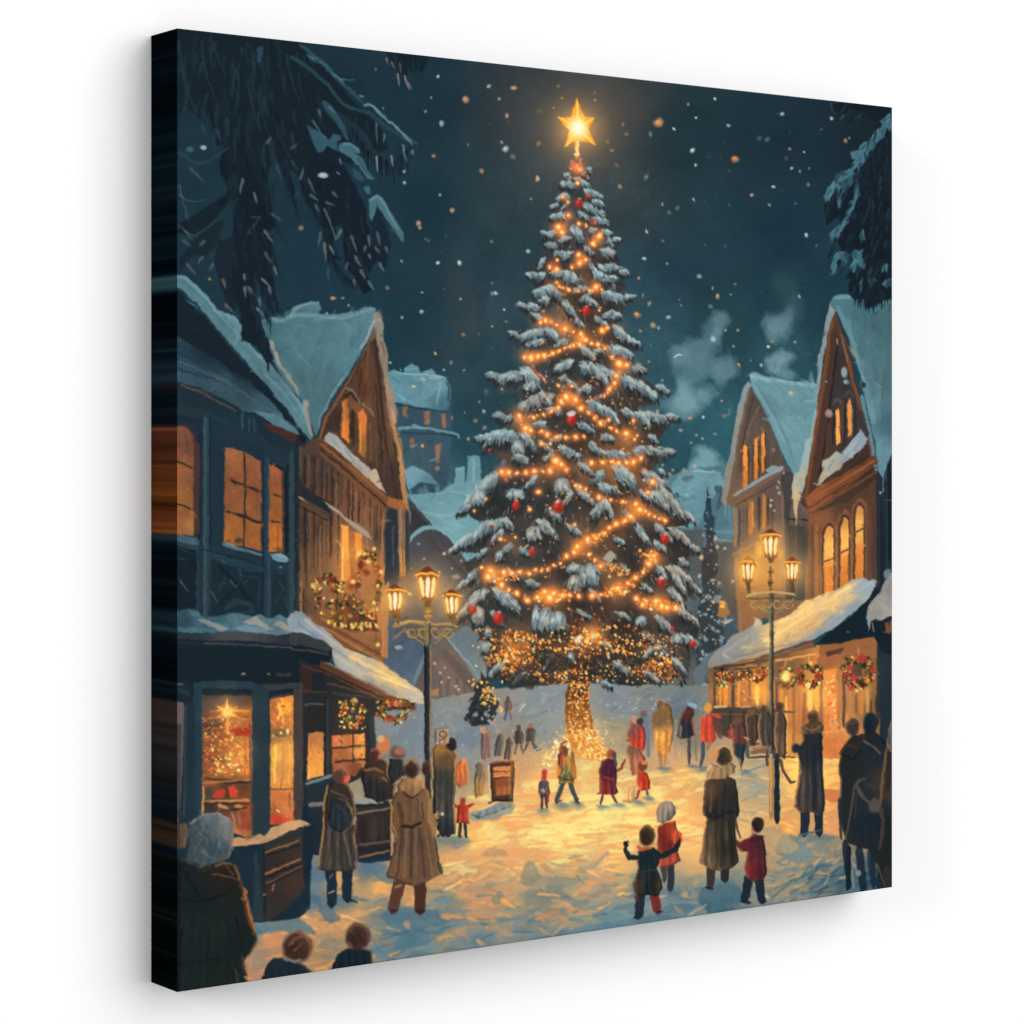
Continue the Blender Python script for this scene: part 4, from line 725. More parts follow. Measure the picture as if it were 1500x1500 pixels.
def house_left():
    # timber house, blue in shadow
    P('255,480 300,500 360,540 410,580 440,600 445,905 455,935 455,1330 440,1345 375,1352 255,1300', '270,600,22323c 330,640,203440 400,640,1f323d 300,750,243a45 310,860,24363f 400,880,263a44 350,960,1c2a34 300,1000,1d2b35 '
      '440,700,293b45 440,980,1c2833 350,1300,1c2e3a 380,1150,2a3b45', 1, 0, 1, .03)
    P('258,480 290,495 330,525 370,555 410,575 425,595 440,632 420,628 390,610 355,600 300,575 258,558', '262,500,2a4252 262,550,35505e 330,560,39535f 400,600,3a5966 300,510,1f3340 350,540,1c2c38 420,620,3f626f', 1, 1.4, 1, .05)
    P('258,422 275,445 300,462 320,490 345,520 375,550 405,580 430,612 446,640 452,652 440,650 428,628 400,590 360,555 330,535 300,515 258,490', '1a262f', 1, 1.6)
    for s in ('262,505 300,525 340,545', '262,518 310,540 345,560', '262,540 300,552 350,570 400,600', '300,520 350,548 390,568'): S(s, 2, '1f303c', .7, 1, sm=1)
    for s in ('262,530 300,545 360,575', '345,570 380,588 425,622'): S(s, 3, '446270', .5, 2, sm=1)
    P('258,402 274,405 288,418 300,430 318,452 330,458 345,462 352,478 362,500 372,515 385,520 392,536 400,545 420,565 440,588 452,615 460,650 450,640 430,612 405,580 375,548 345,512 318,482 304,462 282,440 258,418',
      '270,415,4c7982 300,450,4f7a83 330,480,476d76 350,500,4b757e 400,560,4a727a 430,600,4a757f 450,630,4f7a82', .9, 1.2, 1, .06)
    S('262,406 275,410 300,436 318,456 345,468 360,492 372,514 395,536 425,570 450,612', 5, '6c959c', .6, 4, 1.4, sm=1)
    for s, w, c in (('268,410 300,440 340,490 380,535', 3, '3c626c'), ('290,425 320,460 350,490', 3, '5c8890'), ('330,462 350,482 360,505', 7, '5a858d'), ('390,550 420,580 445,620', 4, '5f8890'), ('275,440 290,452', 3, '5a8488')):
        S(s, w, c, .6, 1.5, sm=1)
    S('264,563 300,578 346,602', 2.6, '6e4c38', .95, 1.6); S('262,560 300,572 350,598', 1.6, '15222c', .8)
    P('372,602 400,606 430,622 440,636 425,636 400,622', '4f7884', .8, .8, .9); P('384,619 405,624 432,634 440,648 425,646 395,630', '4a2c2a', .9, .9)
    S('356,600 354,630 358,640', 1.6, '4f6e78', .7); S('366,612 364,636', 2.4, '3c5560', .8, 1); S('372,614 373,645', 1.6, '3a5560', .8); S('382,640 392,650', 4, '30444e', .8, 2)
    P('258,592 300,600 350,625 352,640 300,615 258,605', '273b46', 1, .8, .7); S('262,610 290,617 296,640', 3, '1c2c36', .8)
    P('300,610 352,628 440,668 440,680 400,668 352,645 330,652 300,650', '223640', 1, .8, .9)
    # pillars
    for x, y0, y1, w, c in ((302, 610, 905, 8, '2e4450'), (300, 612, 905, 3, '3b515b'), (292, 640, 800, 5, '16232d'), (312, 612, 800, 12, '213540'), (308, 610, 800, 1.4, '15212b'), (391, 668, 905, 9, '29404b'), (386, 670, 905, 2, '182630'),
                            (394, 670, 905, 3, '364a54'), (428, 662, 910, 8, '33464f'), (433, 662, 905, 3, '1e2c34'), (421, 680, 810, 4, '1a262e'), (289, 800, 900, 5, '2a3f4a'), (323, 650, 800, 8, '20343f')):
        S([(x, y0), (x, y1)], w, c, .9, w, .8, tex=.03)
    # windows
    P('258,624 266,624 278,630 286,641 286,650 284,700 284,784 258,783', '262,640,8c5038 275,650,7c4a38 262,690,9c5a34 280,700,8c5434 262,760,9c5a32 280,770,a87038 262,720,a86830', .8, .5, 1, .07)
    P('284,640 293,650 292,783 284,780', '4a3432', .8, .5); S('266,622 280,628 292,645', 4, '3b3030', .9, 3)
    S('258,675 284,688', 2.6, '2c2422', .95); S('258,737 284,748', 2.6, '2a2422', .95); S('270,632 275,650 272,665', 2, '5c4038', .7); S('262,635 264,655', 1.6, '6c4834', .7)
    R('260,640 282,650 282,780 260,780', 40, 14, 4, 1.4, .5, .1, .35)
    P('330,655 356,662 382,675 382,806 357,800 328,794', '340,670,a06438 370,690,925232 340,720,9c5a30 370,740,a06034 340,780,b46a2c 370,790,b0642c 345,700,9a5630 375,720,985030', .8, .5, 1, .07)
    P('395,680 404,683 415,692 414,808 394,808', '400,700,a05630 405,740,a8602c 400,790,c07028', .8, .5, 1, .07)
    R('331,660 381,680 381,804 330,792', 70, 16, 4.5, 1.4, .5, .09, .35); R('396,684 413,694 413,806 396,806', 26, 12, 3, 1.5, .4, .09, .35)
    S('358,662 359,720 357,800', 2.8, '2c2a2c'); S('338,704 358,711 380,719', 3, '282628', .95, 3.6); S('331,749 358,757 384,766', 3.4, '2c2628', .95, 4.4)
    S('399,724 414,729', 3, '3a2c2a'); S('397,762 411,767', 3, '3a2c2a'); S('414,690 416,812', 3.5, '4a3630'); S('418,690 419,812', 3, '17202a'); S('396,678 420,690', 2.4, '18232c')
    S('376,722 377,755', 1.6, '6a4434', .8); B(350, 792, 6, 4, '3c3030', .8, 0, .4, 1); B(335, 792, 4, 2, '503830', .7); S('408,770 406,805', 2.5, '7c4c30', .8); B(410, 806, 5, 4, '5a3a30', .7)
    S('326,797 345,802 384,813', 5, '4f6c78', .95, 4); S('330,795 345,799', 2, '7c98a0', .8); P('396,811 412,810 424,820 420,824 400,820', '5f8390', .8, .5); S('405,812 420,818', 2, '86a8b0', .7)
    P('258,782 290,788 294,794 290,799 258,793', '3f5a68', .8, .6); P('258,794 292,800 290,806 258,800', '2c4350', .8, .5)
    # lower panels
    P('258,800 288,806 288,895 258,892', '192730', .9, .5); P('310,815 385,835 386,905 310,900', '1d2e38', .9, .5); P('398,838 420,842 420,905 398,905', '1f3038', .9, .5)
    P('305,806 385,828 385,838 330,826 305,818', '274049', .9, .4); S('300,806 340,815 388,830', 1.6, '14212b', .9)
    for s, w, c in (('321,830 350,858 375,896', 6, '15212a'), ('365,845 340,866 320,888', 3, '14202a'), ('332,844 320,868', 3, '2c4550'), ('350,832 352,850', 2, '35505c'), ('325,822 330,826', 5, '2c5058'), ('345,833 380,838', 2.4, '2f4650'),
                    ('352,842 380,848 378,890', 2, '30454f'), ('355,855 365,848', 6, '263c46'), ('330,892 345,880 365,885 372,896 335,898', 8, '263f49'), ('337,848 345,860 350,855', 3, '3b515b'), ('308,866 320,884', 2.6, '3f5864'),
                    ('262,848 277,868', 2.4, '4a626c'), ('262,818 275,820', 2, '2c434e'), ('408,852 416,862 402,885', 3, '2c424c'), ('417,875 420,895', 3, '2c424c'), ('262,804 285,812', 2, '3a525e'), ('366,858 364,870 372,885', 2, '16232c')):
        S(s, w, c, .85, w*.6)
    B(411, 831, 3, 2, '4f6e78', .8)
    # ledge snow and gutter
    P('258,894 285,893 300,904 318,902 345,897 370,902 382,900 398,907 410,900 425,910 440,912 436,895 446,897 470,915 480,935 455,930 258,926', '270,910,32505c 300,915,3b5c6a 320,900,2f5460 345,905,46686f 380,912,4f6e7a 420,908,4f6e7a 450,920,6f7c84', .9, 1.4, 1, .07)
    for s, c in (('289,908 298,906 318,914 335,921 325,925 308,918', '8c8a82'), ('355,912 375,902 382,910 402,922 390,922 372,914', '9a9488'), ('398,915 410,910 440,924 452,930 430,930 415,922', 'a09a8c'), ('276,896 290,895 302,908 285,904', '40646e'),
                 ('344,920 360,914 382,920 400,927 360,926', '5f8494'), ('262,918 290,920 320,924 262,926', '3f6a78'), ('330,905 345,915 338,922', '3a5c68')): P(s, c, .9, .9, .85, .05)
    P('258,926 300,928 345,924 400,930 455,934 470,950 440,945 350,938 258,936', '265,932,2c3a40 350,930,45474a 440,940,2c343a', .9, .8); S('300,941 345,943 400,947 455,951', 2.4, '7c6860', .85, 1.6); S('262,938 300,940 450,949', 1.4, '13202a', .8)
    P('258,944 460,952 456,1000 258,1000', '19262f', .9, .6, .8)
    # shop front
    P('285,1000 300,997 370,998 382,1004 382,1010 300,1008', '2c4049', .8, .5); P('284,998 296,1000 297,1225 284,1200', '27404b', .8, .5); P('370,1005 394,1005 394,1222 370,1230', '371,1100,31424b 392,1100,253740 382,1100,2c3a42', .8, .5)
    P('382,1003 440,1000 438,1008 394,1012', '3a3e40', .8, .4); P('430,1010 442,1008 442,1203 430,1205', '4a3c38', .8, .5); S('443,1000 445,1200', 3, '564c48', .8); S('405,988 427,988', 4, '3f4040', .8); S('258,1002 268,1002', 2, '6c7478', .8)
    S('398,1022 425,1016', 2, '5c4a40', .8); S('322,1014 362,1012', 2.4, '161f26', .9); B(357, 987, 3.4, 2.4, 'a08870', .8, -.3); B(394, 987, 2, 2, '7c8c40', .8)
    P('258,1027 270,1030 268,1110 262,1205 258,1208', '6a5a54', .8, .5); P('258,1060 266,1062 264,1200 258,1200', '3a3c40', .8, .5, .8); S('259,1010 278,1016', 8, '2a3c46', .8)
    P('270,1030 285,1028 288,1212 272,1218', '24363f', .8, .5, .8); S('272,1035 270,1200', 2, '3c4c54', .8)
    P('296,1018 369,1020 369,1226 296,1212', '310,1025,4c3a34 350,1025,503c34 330,1042,8c4c2c 310,1060,5c4234 355,1050,b86c30 325,1090,a86030 355,1090,d08c40 350,1110,dc9440 310,1110,8c4c30 330,1130,d0843c 310,1145,a05c2c '
      '330,1150,5c3c30 355,1150,6a4028 310,1165,5a4430 335,1180,4c3a30 360,1180,b85428 305,1180,40342e 350,1200,8c5038 340,1220,d08040 362,1130,d88a38', .8, .4, 1, .08)
    P('300,1025 362,1018 362,1028 330,1033 300,1036', '574840', 1, .8, .8)
    R('298,1050 366,1050 366,1140 298,1140', 190, 9, 3, .5, 1., .16, .6, ['d8843c', 'f0b050', 'a84c28', 'c87030', '7c4028', 'f8c060', 'b05a2c'])
    for s, w, c in (('331,1040 365,1042', 3.6, 'e89838'), ('308,1043 330,1040', 3, 'c07030'), ('345,1048 366,1050', 4, '9c5a30'), ('300,1064 330,1062', 5, '46362c'), ('298,1140 368,1146', 3, '4c3028'), ('297,1147 368,1142', 2, 'c88440'),
                    ('298,1174 366,1172', 3, 'd89850'), ('298,1176 366,1178', 3, '3a2c28'), ('329,1148 368,1146', 3, '3c2c28'), ('298,1152 297,1200', 3, 'e0a050'), ('340,1186 362,1184', 4, '2c2a2c'), ('320,1180 335,1184', 5, 'd89060'), ('345,1180 355,1182', 5, 'c88c40'),
                    ('340,1190 345,1210', 3, 'c07c58'), ('350,1190 352,1208', 2, 'c07c58'), ('355,1215 358,1200', 6, 'a03c28'), ('358,1190 362,1215', 9, 'a8442c'), ('366,1060 368,1220', 3, '6a4434')):
        S(s, w, c, .9)
    P('311,1168 316,1157 328,1155 331,1160 328,1169', 'cc3c24', .7, .4); P('333,1154 342,1151 349,1160 346,1168 337,1169', 'd84428', .7, .4); S('333,1152 335,1168', 2, '4c2420'); P('300,1155 312,1150 308,1172 300,1172', '4c4238', .8, .5, .8)
    P('338,1069 345,1066 366,1067 366,1078 350,1078 338,1074', 'b82c1c', .9, .9); D('338,1066 366,1066 366,1078 338,1078', 12, 1, 2, ['e04830', 'd87040', '8c1c18'])
    sparkle('300,1062 345,1060 362,1120 352,1135 300,1135', 110, .9, 2.2, .9, ('f8c050', 'e8903c', 'd04a28', 'ffd878', 'b86c30', 'e06840')); sparkle('315,1105 352,1105 352,1132 315,1132', 26, 1, 2.2, .95, ('ffe080', 'fff0b0', 'f0b848'))
    G(333, 1043, 24, 'c87828', .5); G(345, 1100, 26, 'c87820', .3)
    st = []
    for g in range(12): r = (20 if g % 4 == 0 else 17) if g % 2 == 0 else 6.5; st.append((333+math.cos(g*math.pi/6-1.57)*r*1.05, 1043+math.sin(g*math.pi/6-1.57)*r))
    P(st, '333,1043,ffd878 333,1022,f0b048 315,1043,e09838 352,1043,e8a040', .8, 1.2); P([(333, 1050), (338, 1062), (334, 1072), (329, 1061)], 'e8a848', .8, .8)
    for _ in range(26): g = rng.uniform(0, 6.3); r = rng.uniform(2, 11); S([(333+math.cos(g)*r, 1044+math.sin(g)*r), (333+math.cos(g)*(r+5), 1044+math.sin(g)*(r+5))], 1.8, ['ffe48c', 'f0a838', 'fff0b0', 'b86c24'][rng.randint(4)], .85, 1)
    P('396,1024 430,1018 430,1206 396,1208', '405,1035,a05c30 415,1035,f0a840 405,1055,c87c38 420,1060,d88c40 410,1075,7c5a38 415,1090,ecb050 402,1110,f0b850 415,1120,d8a050 425,1110,e8a848 410,1150,e8a850 410,1165,c87838 402,1190,b86030 '
      '415,1185,d08848 410,1203,c8442c', .8, .4, 1, .08)
    for s, w, c in (('414,1024 412,1040 416,1060', 5, 'f8c850'), ('405,1035 420,1045', 4, 'f0b040'), ('408,1030 412,1050', 3, 'ffd868'), ('421,1030 417,1045', 4, 'f0b448'), ('403,1045 401,1052', 3, 'f08828'), ('397,1072 428,1074', 4, '8c6040'), ('397,1080 428,1083', 2, 'c88c48'),
                    ('404,1090 402,1148', 5, 'ffd068'), ('416,1088 414,1140', 5, 'c8944c'), ('424,1090 424,1150', 3, 'f0b858'), ('397,1157 428,1155', 2.4, '6a4430'), ('424,1160 424,1190', 2, '7c5038'), ('413,1140 412,1156', 1.6, '7c5430'), ('398,1198 412,1198', 8, 'd83c24'), ('405,1186 410,1190', 5, 'f0c868'),
                    ('398,1055 404,1065', 4, 'd89850')): S(s, w, c, .9, w*.6)
    sparkle('398,1030 426,1026 428,1080 398,1082', 30, .9, 2, .9); B(411, 1074, 2.4, 2.4, 'd8d870'); G(412, 1100, 20, 'c87820', .25)

def house_brown():
    P('382,470 398,463 412,468 420,455 432,449 450,444 466,441 471,452 466,460 490,460 520,456 532,450 545,450 555,456 556,470 548,485 535,505 515,540 500,565 480,595 470,620 463,640 452,612 440,585 420,560 400,530 390,520 383,500',
      '400,480,3f666e 430,460,41686f 460,450,446f78 500,465,4a737c 530,460,4c747d 450,520,476e76 500,510,46707a 480,560,44676f 440,560,44686f 465,600,42666e', .9, 1, 1, .05)
    R('400,480 540,460 480,580 430,550', 60, 30, 7, 2.1, .5, .04, .4); S('400,468 440,455 466,460', 5, '3a5f68', .7, 2, sm=1); S('460,468 500,462 530,455', 5, '54808a', .6, 3, sm=1); S('440,520 458,540', 2.4, '5f8890', .7, 1)
    S('398,466 412,470 430,462 466,462 500,466 530,457 550,452', 6, '6a9098', .7, 4, 1.6, sm=1); S('425,462 436,450 466,443', 5, '6f959c', .7, 2, 1.4, sm=1)
    for q in ('470,480 450,530 455,580', '500,475 480,520 470,560', '425,490 440,530', '520,470 505,505 490,540'): S(q, 9, '527c86', .3, 3, 3, sm=1)
    for q in ('410,500 425,530 445,560', '440,480 430,500', '530,480 515,510', '460,600 475,570'): S(q, 8, '375a66', .3, 3, 3, sm=1)
    S('508,545 490,572 478,596', 3.5, '5c8a94', .8, 2); S('506,548 486,580 470,610 466,625', 2, '6ea0a8', .6, 1.4)
    for s, w in (('397,500 402,512', 8), ('403,515 408,530 420,548', 6), ('420,548 432,565 438,580', 5), ('447,588 448,600', 12), ('448,598 452,620 458,640', 7)): S(s, w, '9c9484', .9, w*.5, sm=1)
    # wall under the gable
    P('436,655 466,640 480,660 568,735 600,740 600,850 566,855 562,978 540,960 500,945 438,905', '445,700,3c3432 450,780,4a3a32 480,700,4c3c34 500,740,7a4e38 520,720,84523a 550,760,94603a 480,800,8a5c3a 510,830,b87838 545,830,b8783c '
      '470,860,7c5438 450,880,5c4030 530,900,a06a38 555,900,b87c40 555,960,8c5834 590,800,45403c 575,780,343c44 500,920,84502c', .9, .6, 1, .05)
    for x, y0, y1, w, c in ((447, 670, 800, 4, '2b2c30'), (453, 665, 715, 3, '6e4c38'), (462, 668, 720, 2, '2a2420'), (455, 745, 850, 3, 'a0683c'), (449, 740, 860, 3, '1f2428'), (470, 770, 850, 3, '9c6c48'), (465, 760, 830, 2, '30282a'), (484, 750, 815, 3, '241f22'), (489, 700, 745, 3, '2c2420'), (494, 706, 800, 2, 'a0704c'),
                            (478, 690, 735, 3, '32292a'), (516, 725, 770, 2.4, '2a2224'), (526, 728, 765, 3, '2c2424'), (521, 720, 760, 2, 'a06c44'), (548, 740, 790, 3, '362c2a'), (546, 745, 790, 2, 'a07048'), (538, 745, 770, 2, '6a4434'), (560, 760, 960, 4, 'b87c48'), (440, 655, 700, 5, '5c4c40'), (441, 850, 895, 4, 'a86c38'), (445, 860, 895, 2, '1f2224'),
                            (436, 640, 840, 4, '1f2a32'), (551, 860, 960, 2, '7c4c30'), (480, 850, 890, 2, '3a2c28'), (457, 855, 880, 14, '6c4a32')):
        S([(x, y0), (x, y1)], w, c, .85, w*.8)
    for i, x in enumerate(range(446, 560, 8)):
        y0 = 664+.70*(x-460) if x > 466 else 668; y1 = 905+.2*(x-440) if x > 560 else (835 if 455 < x < 500 else (770 if x > 498 else 860))
        if x > 535: y1 = 800
        x += rng.uniform(-2, 2); S([(x, y0), (x-.5, y1-rng.uniform(0, 30))], rng.uniform(1.6, 3.4), ['2c2422', '3a2c26', '241f20'][i % 3], rng.uniform(.3, .8), 2); S([(x+4, y0+3+rng.uniform(0, 20)), (x+3.5, y1)], rng.uniform(2, 5), ['8c5c3c', '7c5034', 'a06c42'][i % 3], rng.uniform(.2, .6), 3)
    R('450,670 560,750 558,860 450,850', 90, 34, 3, 1.57, .05, .12, .45)
    P('434,706 455,718 485,738 486,760 470,752 436,735', '2a2e32', .9, .6); P('440,728 484,752 482,762 440,740', '6a4834', .9, .5, .7); S('438,728 446,733', 4, 'c08c58', .9, 2); S('436,740 480,762', 1.6, '171c20', .9)
    P('474,735 482,738 495,745 505,757 525,768 540,780 546,790 536,786 515,770 495,752', 'a89488', .9, .9)
    P('500,768 510,770 513,850 500,852', '505,780,f0a848 506,830,e09440', 1, .6); P('520,778 530,782 530,815 520,822', 'e8983c', 1, .6, .95); P('512,775 520,780 519,860 514,860', 'a8642c', .8, .4); G(515, 810, 26, 'd88028', .45)
    S('493,790 500,800 506,798', 2, 'f0b060', .8); S('502,800 502,850', 2.4, 'ffd070', .9)
    # post on the right
    P('566,742 584,745 584,850 566,905 562,900', '2f3840', .9, .5); P('583,746 592,746 594,845 585,845', '587,780,9c7858 588,830,c89050', .9, .5); S('590,748 590,842', 1.4, '4c3a30', .8); S('596,748 597,838', 3, '30383e', .9); S('576,770 576,830', 2, '5c5c54', .7)
    P('562,860 570,850 568,965 558,962', 'bc8448', .8, .5, .85)
    # gable
    P('553,478 560,520 572,580 584,650 594,735 568,738 470,655 466,640 476,610 500,570 528,525', '550,500,4c3a30 555,560,5c3c2c 530,560,5c3a28 575,640,54402f 500,610,3c2c26 480,630,3e3230 540,640,5a4030 560,700,46352e 520,600,7c4c2c', .9, .9, 1, .05)
    R('550,500 580,640 590,730 560,720 480,650 480,610', 110, 40, 3.2, 1.5, .08, .16, .5); 
    for s, w, c in (('552,480 562,540 575,600 590,700', 4, '9c5c34'), ('548,490 556,560 566,650 582,730', 6, '3c2c28'), ('551,485 528,530 500,578 478,612 468,645', 5, '8c5430'), ('545,500 520,545 500,585', 4, '46322a'), ('540,500 536,560', 3, '7c4c30'), ('530,540 526,580', 2, '30241f'), ('560,560 572,680', 3, '6c4834'), ('550,560 560,680', 2, '2c2220'),
                    ('566,590 576,660', 3, '8c5c3a')): S(s, w, c, .9, w*.7)
    P('501,588 510,584 512,650 500,640', '506,600,b0682c 508,640,d88434', .8, .5); S('504,590 504,640', 2, 'e89840', .9); P('525,605 532,597 537,610 536,672 526,664', '530,620,d08038 530,660,a0642c', .8, .5); S('528,610 528,662', 2, 'f0a850', .8); S('517,600 516,655', 6, '38281f', .9); S('542,620 543,675', 3, '7c5838', .8); S('550,630 552,690', 3, '6c4a34', .8)
    S('508,568 520,576 527,590', 4, '6c7474', .85, 2, sm=1); S('530,590 542,600 548,612', 3, '7c8078', .85, 2, sm=1); S('503,582 515,576 524,588', 4, '2c2422', .8)
    P('466,645 475,642 568,728 568,750 500,695 466,668', '480,660,5c3c2c 540,715,7c4c30', .8, .4); S('470,650 520,690 566,730', 3.4, '965a34', .95); S('470,658 520,700 566,742', 2, '2a1f1c', .95); S('470,664 520,706 564,748', 2.6, '84502f', .9)
    P('476,640 482,634 490,636 500,645 508,655 520,668 535,680 545,690 550,686 555,695 560,712 566,723 555,716 540,702 522,686 505,670 490,656 477,646', '485,640,a09c94 500,655,a8a498 530,685,a89c8c 555,705,c0ac90', .9, .9)
    for s in ('488,645 500,658', '505,655 515,672 520,678', '525,680 532,692'): S(s, 4, '6f8490', .8, 2)
    P('568,727 580,730 598,735 600,745 580,745 566,738', 'a86430', .8, .6); S('594,735 600,752 602,768', 3, '8c8478', .8, 1)
    P('550,455 558,462 561,478 562,500 568,520 568,545 574,570 578,585 582,600 582,625 588,645 592,680 596,720 597,738 590,735 585,690 580,650 572,620 568,590 562,560 556,520 551,490 548,468', '556,470,8c8478 562,520,8a7a68 572,590,9c8470 585,640,a88058 592,700,b08050', .9, 1.1)
    for s, c, w in (('549,470 535,500 528,512', 'a0a4a8', 3.4), ('558,500 564,520', '6c5c50', 3), ('575,600 580,630', 'c89c80', 4), ('585,650 590,700', 'c89458', 3), ('580,620 588,660', '5c4434', 2)): S(s, w, c, .8, w*.6)
    # garland and wreath on the balcony
    P('440,905 452,898 500,935 555,985 558,1000 480,955', '84502c', .9, .8); 
    for i in range(5): S([(470+i*4, 905+i*8), (558, 950+i*9)], 3, ['a8683a', '6a4028', 'b8783c', '7c4c2c', 'a06030'][i], .8)
    P('500,885 520,870 535,895 550,905 555,925 530,925 505,920 480,910 490,900', '3c2e20', 1, 2.4, .8)
    G(500, 880, 36, 'b86820', .3); B(480, 872, 15, 19, '8a5a38', .8, 0, .4, 2); wreath(481, 870, 23, 29, 120, .15)
    for _ in range(26):
        t = rng.uniform(0, 6.3); x = 540+15*math.cos(t); y = 858+48*math.sin(t); B(x, y, rng.uniform(3, 5.5), rng.uniform(3, 5.5), ['35351f', '2c2c20', '44401f', '5c3c24'][rng.randint(4)], .9, 0, .4, 1)
    gcols = ['3a3a22', '54401f', 'c8982c', 'f0c860', 'a83020', 'c84028', '2c3020', 'e8b048', '7c5424', '8c2c20']
    D('500,880 520,870 550,905 555,925 530,925 480,912 490,900', 110, 1.1, 3, gcols, .9)
    for _ in range(120): t = rng.uniform(0, 6.3); k = rng.uniform(.75, 1.15); B(540+15*k*math.cos(t), 858+50*k*math.sin(t), rng.uniform(1.2, 3), rng.uniform(1.2, 3), jit(gcols[rng.randint(10)], .1), .9, 0, .4)
    for x, y, rx, ry, c in ((530, 825, 9, 8, 'a82c20'), (518, 848, 6, 7, 'c84428'), (515, 860, 7, 7, 'b83820'), (485, 850, 7, 7, '8c2420'), (468, 850, 5, 6, '9c2c20'), (488, 866, 6, 5, 'a83420'), (470, 890, 4, 5, '9c3020'), (537, 838, 6, 6, '9c2c24'), (529, 868, 9, 12, 'c88858'), (527, 890, 5, 9, 'c07c50'),
                            (540, 900, 6, 5, '84301c'), (488, 898, 6, 6, 'd88c30')): B(x, y, rx*.72, ry*.72, tuple(hx(c)*.9), .75, .3, .5, 1.6)
    for x, y, r in ((526, 812, 3.4), (534, 812, 2.6), (548, 804, 3), (539, 823, 2.8), (517, 852, 3.6), (460, 858, 4), (470, 861, 2.2), (497, 865, 2.6), (475, 876, 2), (548, 883, 2.6), (482, 912, 2.6), (501, 916, 3), (515, 914, 2.4), (558, 837, 3), (553, 858, 2.4), (530, 921, 2.4), (553, 944, 3), (487, 880, 2.4), (541, 902, 2.4), (519, 878, 2)):
        B(x, y, r, r, 'f8d878', .95, 0, .4)
    for _ in range(12): x = rng.uniform(482, 545); B(x, 910+(x-482)*.12+rng.uniform(-4, 4), 1.8, 2.6, 'e8c468', .9)

def wreath(x, y, rx, ry, n=90, glow=.3, hole='3a2c20'):
    G(x, y, max(rx, ry)*1.3, 'a86020', glow)
    for k in range(n):
        t = rng.uniform(0, 6.283); q = rng.uniform(.5, 1.08)
        c = ['2c3020', '3a3c20', '54502a', '2c2a22'][rng.randint(4)] if k < n*.45 else ['c8982c', 'e8c058', 'b82c1c', 'd84428', '7c7830', '8c2018', 'e87838', 'f0d888', '5c5424'][rng.randint(9)]
        r = rng.uniform(1.6, 3.2) if k < n*.45 else rng.uniform(1, 2.3)
        B(x+rx*q*math.cos(t), y+ry*q*math.sin(t), r, r, jit(c, .1), .95, 0, .4)

